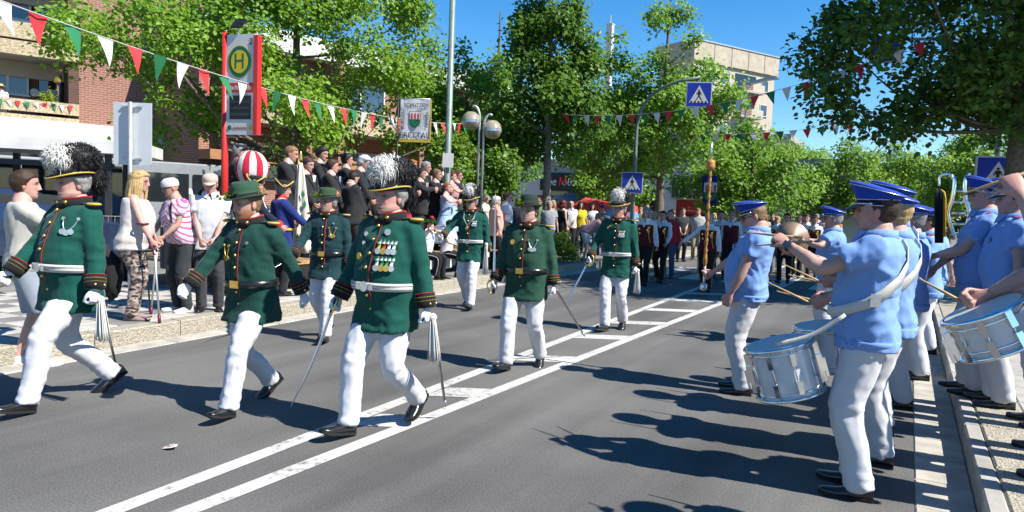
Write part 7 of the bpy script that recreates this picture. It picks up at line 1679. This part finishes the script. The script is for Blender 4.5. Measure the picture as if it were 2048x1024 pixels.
# ------------------------------------------------------------------ onlookers behind the bed and beyond the crossing
CG = 'onlookers at the kerb bed'
def look(label, px, py, Y, face, **kw):
    q = atY(px, py, Y); H = kw.pop('H', 1.72); z = kw.pop('z', .165); return civ(label, (q[0],Y,z), face, H, kw.pop('fat',.3), kw.pop('res',1), group=CG, **kw)
PLAID = stripe_mat('salmon_stripes',(.66,.30,.22),(.74,.50,.42),9,rot=(0,1.2,0))
look('white-haired man in salmon striped shirt with his back turned', 990,440,13.6, 50, top=PLAID, z0=.82, bottom=BLACKC, hair='white', style='short', old=.5, fat=.6, H=1.68)
look('man in white shirt with glasses and shaved head by the lamp', 1012,418,14.6, 30, top=SHIRTW, bottom=BLACKC, hair='brown', style='crop', skin='pink', glasses=True, H=1.80)
look('blond woman in dark sleeveless top behind the bush', 1104,436,20.5, -30, top=cloth('dark_lace',(.05,.035,.035)), sl=0, bottom=BLACKC, hair='blond', style='long', fem=True, collar=False)
look('red-haired woman in short black dress seen from behind', 1124,440,19.6, 60, top=BLACKC, sl=0, bottom=BLACKC, kind='skirt', sk=(.60,.05), hair='maroon', style='bob', fem=True, collar=False, skin='pale')
look('man in white shirt and dark trousers with folded hands by the bush', 1141,436,20.4, -60, top=SHIRTW, bottom=BLACKC, hair='grey', style='bald', hands=FOLD, elbow=EB)
look('dark-haired woman in yellow top near the red parasol', 1160,438,21.6, -60, top=cloth('yellow_top',(.72,.52,.02)), bottom=BLACKC, hair='dark', style='long', fem=True, collar=False)
q = G(1166,522,.165)
civ('grey-haired woman in pink top and white shorts bending down', (q[0],q[1],.165), 20, 1.66, .6, 1, cloth('pink_jersey',(.58,.30,.32)), .88, .7, cloth('white_shorts',(.62,.64,.66)), .45, 'grey','bob','pink', True, collar=False, lean=62, hands=((-.12,.48,.50),(.12,.50,.46)), head=(0,-50), group=CG, shoe=mat('sandal',(.30,.20,.20),.7))
MB().lathe([(.07,0),(.085,.02),(.09,.26),(.08,.27),(.075,.03),(0,.03)],16).build('blue_bucket', mat('bucket_blue',(.02,.12,.6),.4), None, True, loc=(q[0]+.62,q[1]+.15,.165), label='small blue bucket at the feet of the bending woman', cat='bucket')
look('onlooker in blue cap and grey shirt beside the bending woman', 1204,438,20.9, -90, top=cloth('grey_tee',(.25,.26,.28)), bottom=DENIM, hair='dark', style='short', collar=False, H=1.62)
flat_cap(PEOPLE[-1], CAPB)
for k, (lab, px, Y, fc, tp, bt, hr, sty, fm) in enumerate((('man in checked grey shirt just right of the lime trunk',1098,18.2,-60,cloth('check_grey',(.33,.34,.38)),DENIM,'grey','short',False),('woman in turquoise blouse left of the lime trunk',1058,17.4,-40,cloth('turquoise',(.08,.42,.45)),cloth('white_jeans',(.6,.6,.6)),'sandy','bob',True),('tall man in navy polo behind the stocky officer hat',1036,16.8,-40,NAVY,cloth('beige_chino',(.45,.38,.28)),'brown','short',False),
        ('woman in coral dress under the crossing sign',1242,21.0,-80,cloth('coral',(.62,.22,.18)),cloth('coral',(.62,.22,.18)),'brown','long',True),('man in grey cap and olive shirt by the crossing pole',1280,22.2,-80,cloth('olive',(.18,.19,.08)),GREYT,'dark','short',False),('woman in white blouse in front of the red parasol',1184,23.5,-70,SHIRTW,DENIM,'dark','bob',True),('boy in red tee beside the bush',1118,21.5,-60,cloth('red_tee',(.5,.04,.04)),DENIM,'sandy','short',False))):
    look(lab, px, 440, Y, fc, top=tp, bottom=bt, hair=hr, style=sty, fem=fm, collar=False, H=1.66+.03*(k%4) if k < 6 else 1.4, hands=FOLD if k%2 else None, elbow=EB if k%2 else None)
look('woman in blue and yellow top behind the thin officer', 1262,438,21.5, -80, top=cloth('blue_yellow',(.20,.35,.65)), bottom=DENIM, hair='grey', style='bob', fem=True, collar=False)
far = [('man in white shirt with short dark hair left of the crossing',1293,425,24,-70,SHIRTW,GREYT,'brown','short',False), ('man in charcoal tee with arms folded before the red trailer',1365,432,23,-60,CHAR,BLACKC,'brown','short',False),
       ('young man in pale grey shirt with crossed arms before the red trailer',1396,432,24.5,-80,cloth('pale_grey',(.42,.43,.44)),cloth('khaki_shorts',(.35,.30,.22)),'sandy','short',False), ('onlooker in dark top left of the red trailer',1345,437,27,-80,CHAR,DENIM,'dark','short',False),
       ('onlooker in teal top beneath the crest pennant',1428,440,28,-80,cloth('teal_top',(.05,.22,.24)),DENIM,'blond','bob',True), ('woman in beige top behind the leader cap',1530,440,27,-90,cloth('beige_top',(.50,.42,.32)),BLACKC,'ginger','long',True),
       ('man in black shirt right behind the leader cap',1545,440,29,-90,BLACKC,GREYT,'dark','short',False), ('woman in rose top right of the maroon vests',1612,440,30,-90,cloth('rose_top',(.55,.25,.28)),DENIM,'brown','long',True),
       ('man in white tee at the far tent',1634,438,33,-100,SHIRTW,DENIM,'grey','short',False), ('onlooker in navy top by the far tent',1660,440,31,-100,NAVY,GREYT,'dark','short',False), ('woman in orange top far right of the tent',1676,442,34,-100,cloth('orange_top',(.60,.22,.05)),DENIM,'blond','bob',True),
       ('man in light blue shirt behind the parasols',1222,440,27,-60,SHIRTB,GREYT,'grey','bald',False), ('onlooker in black beside the red-haired woman',1092,442,23,-60,BLACKC,BLACKC,'brown','short',False), ('man in green polo behind the bush',1074,440,19,-40,cloth('green_polo',(.10,.22,.10)),DENIM,'grey','short',False),
       ('woman in grey top among the far onlookers',1480,442,32,-90,cloth('grey_top',(.3,.3,.31)),BLACKC,'brown','bob',True), ('man in red polo among the far onlookers',1445,440,33,-90,cloth('red_polo',(.5,.04,.04)),DENIM,'dark','short',False), ('man in white polo behind the salmon shirt',968,432,16.2,10,SHIRTW,GREYT,'grey','short',False)]
for k, (lab, px, py, Y, fc, tp, bt, hr, sty, fm) in enumerate(far):
    look(lab, px, py, Y, fc, top=tp, bottom=bt, hair=hr, style=sty, fem=fm, collar=False, res=2 if Y > 22 else 1, H=(1.64 if fm else 1.76)+.02*(k%3), z=.165 if px < 1300 else (.1 if px > 1800 else .02), hands=FOLD if k%3 == 1 else None, elbow=EB if k%3 == 1 else None)
# balcony resident
q = wA(-2.35,.55,4.25); o = civ('resident in straw hat leaning over the lower brick balcony', (q[0],q[1],3.62), math.degrees(angA)-90, 1.7, .3, 2, SHIRTW, .86, .6, GREYT, 1, 'grey','short','pink')
V, F = shell([oval(.088,.108,.04), oval(.16,.18,.035), oval(.16,.18,.045), oval(.088,.108,.055), oval(.08,.1,.12), oval(.02,.03,.13)]); o.add('straw_hat', o.H_(V), F, mat('straw',(.6,.45,.18),.8,var=.2))
bpy.data.scenes.remove(TMP)
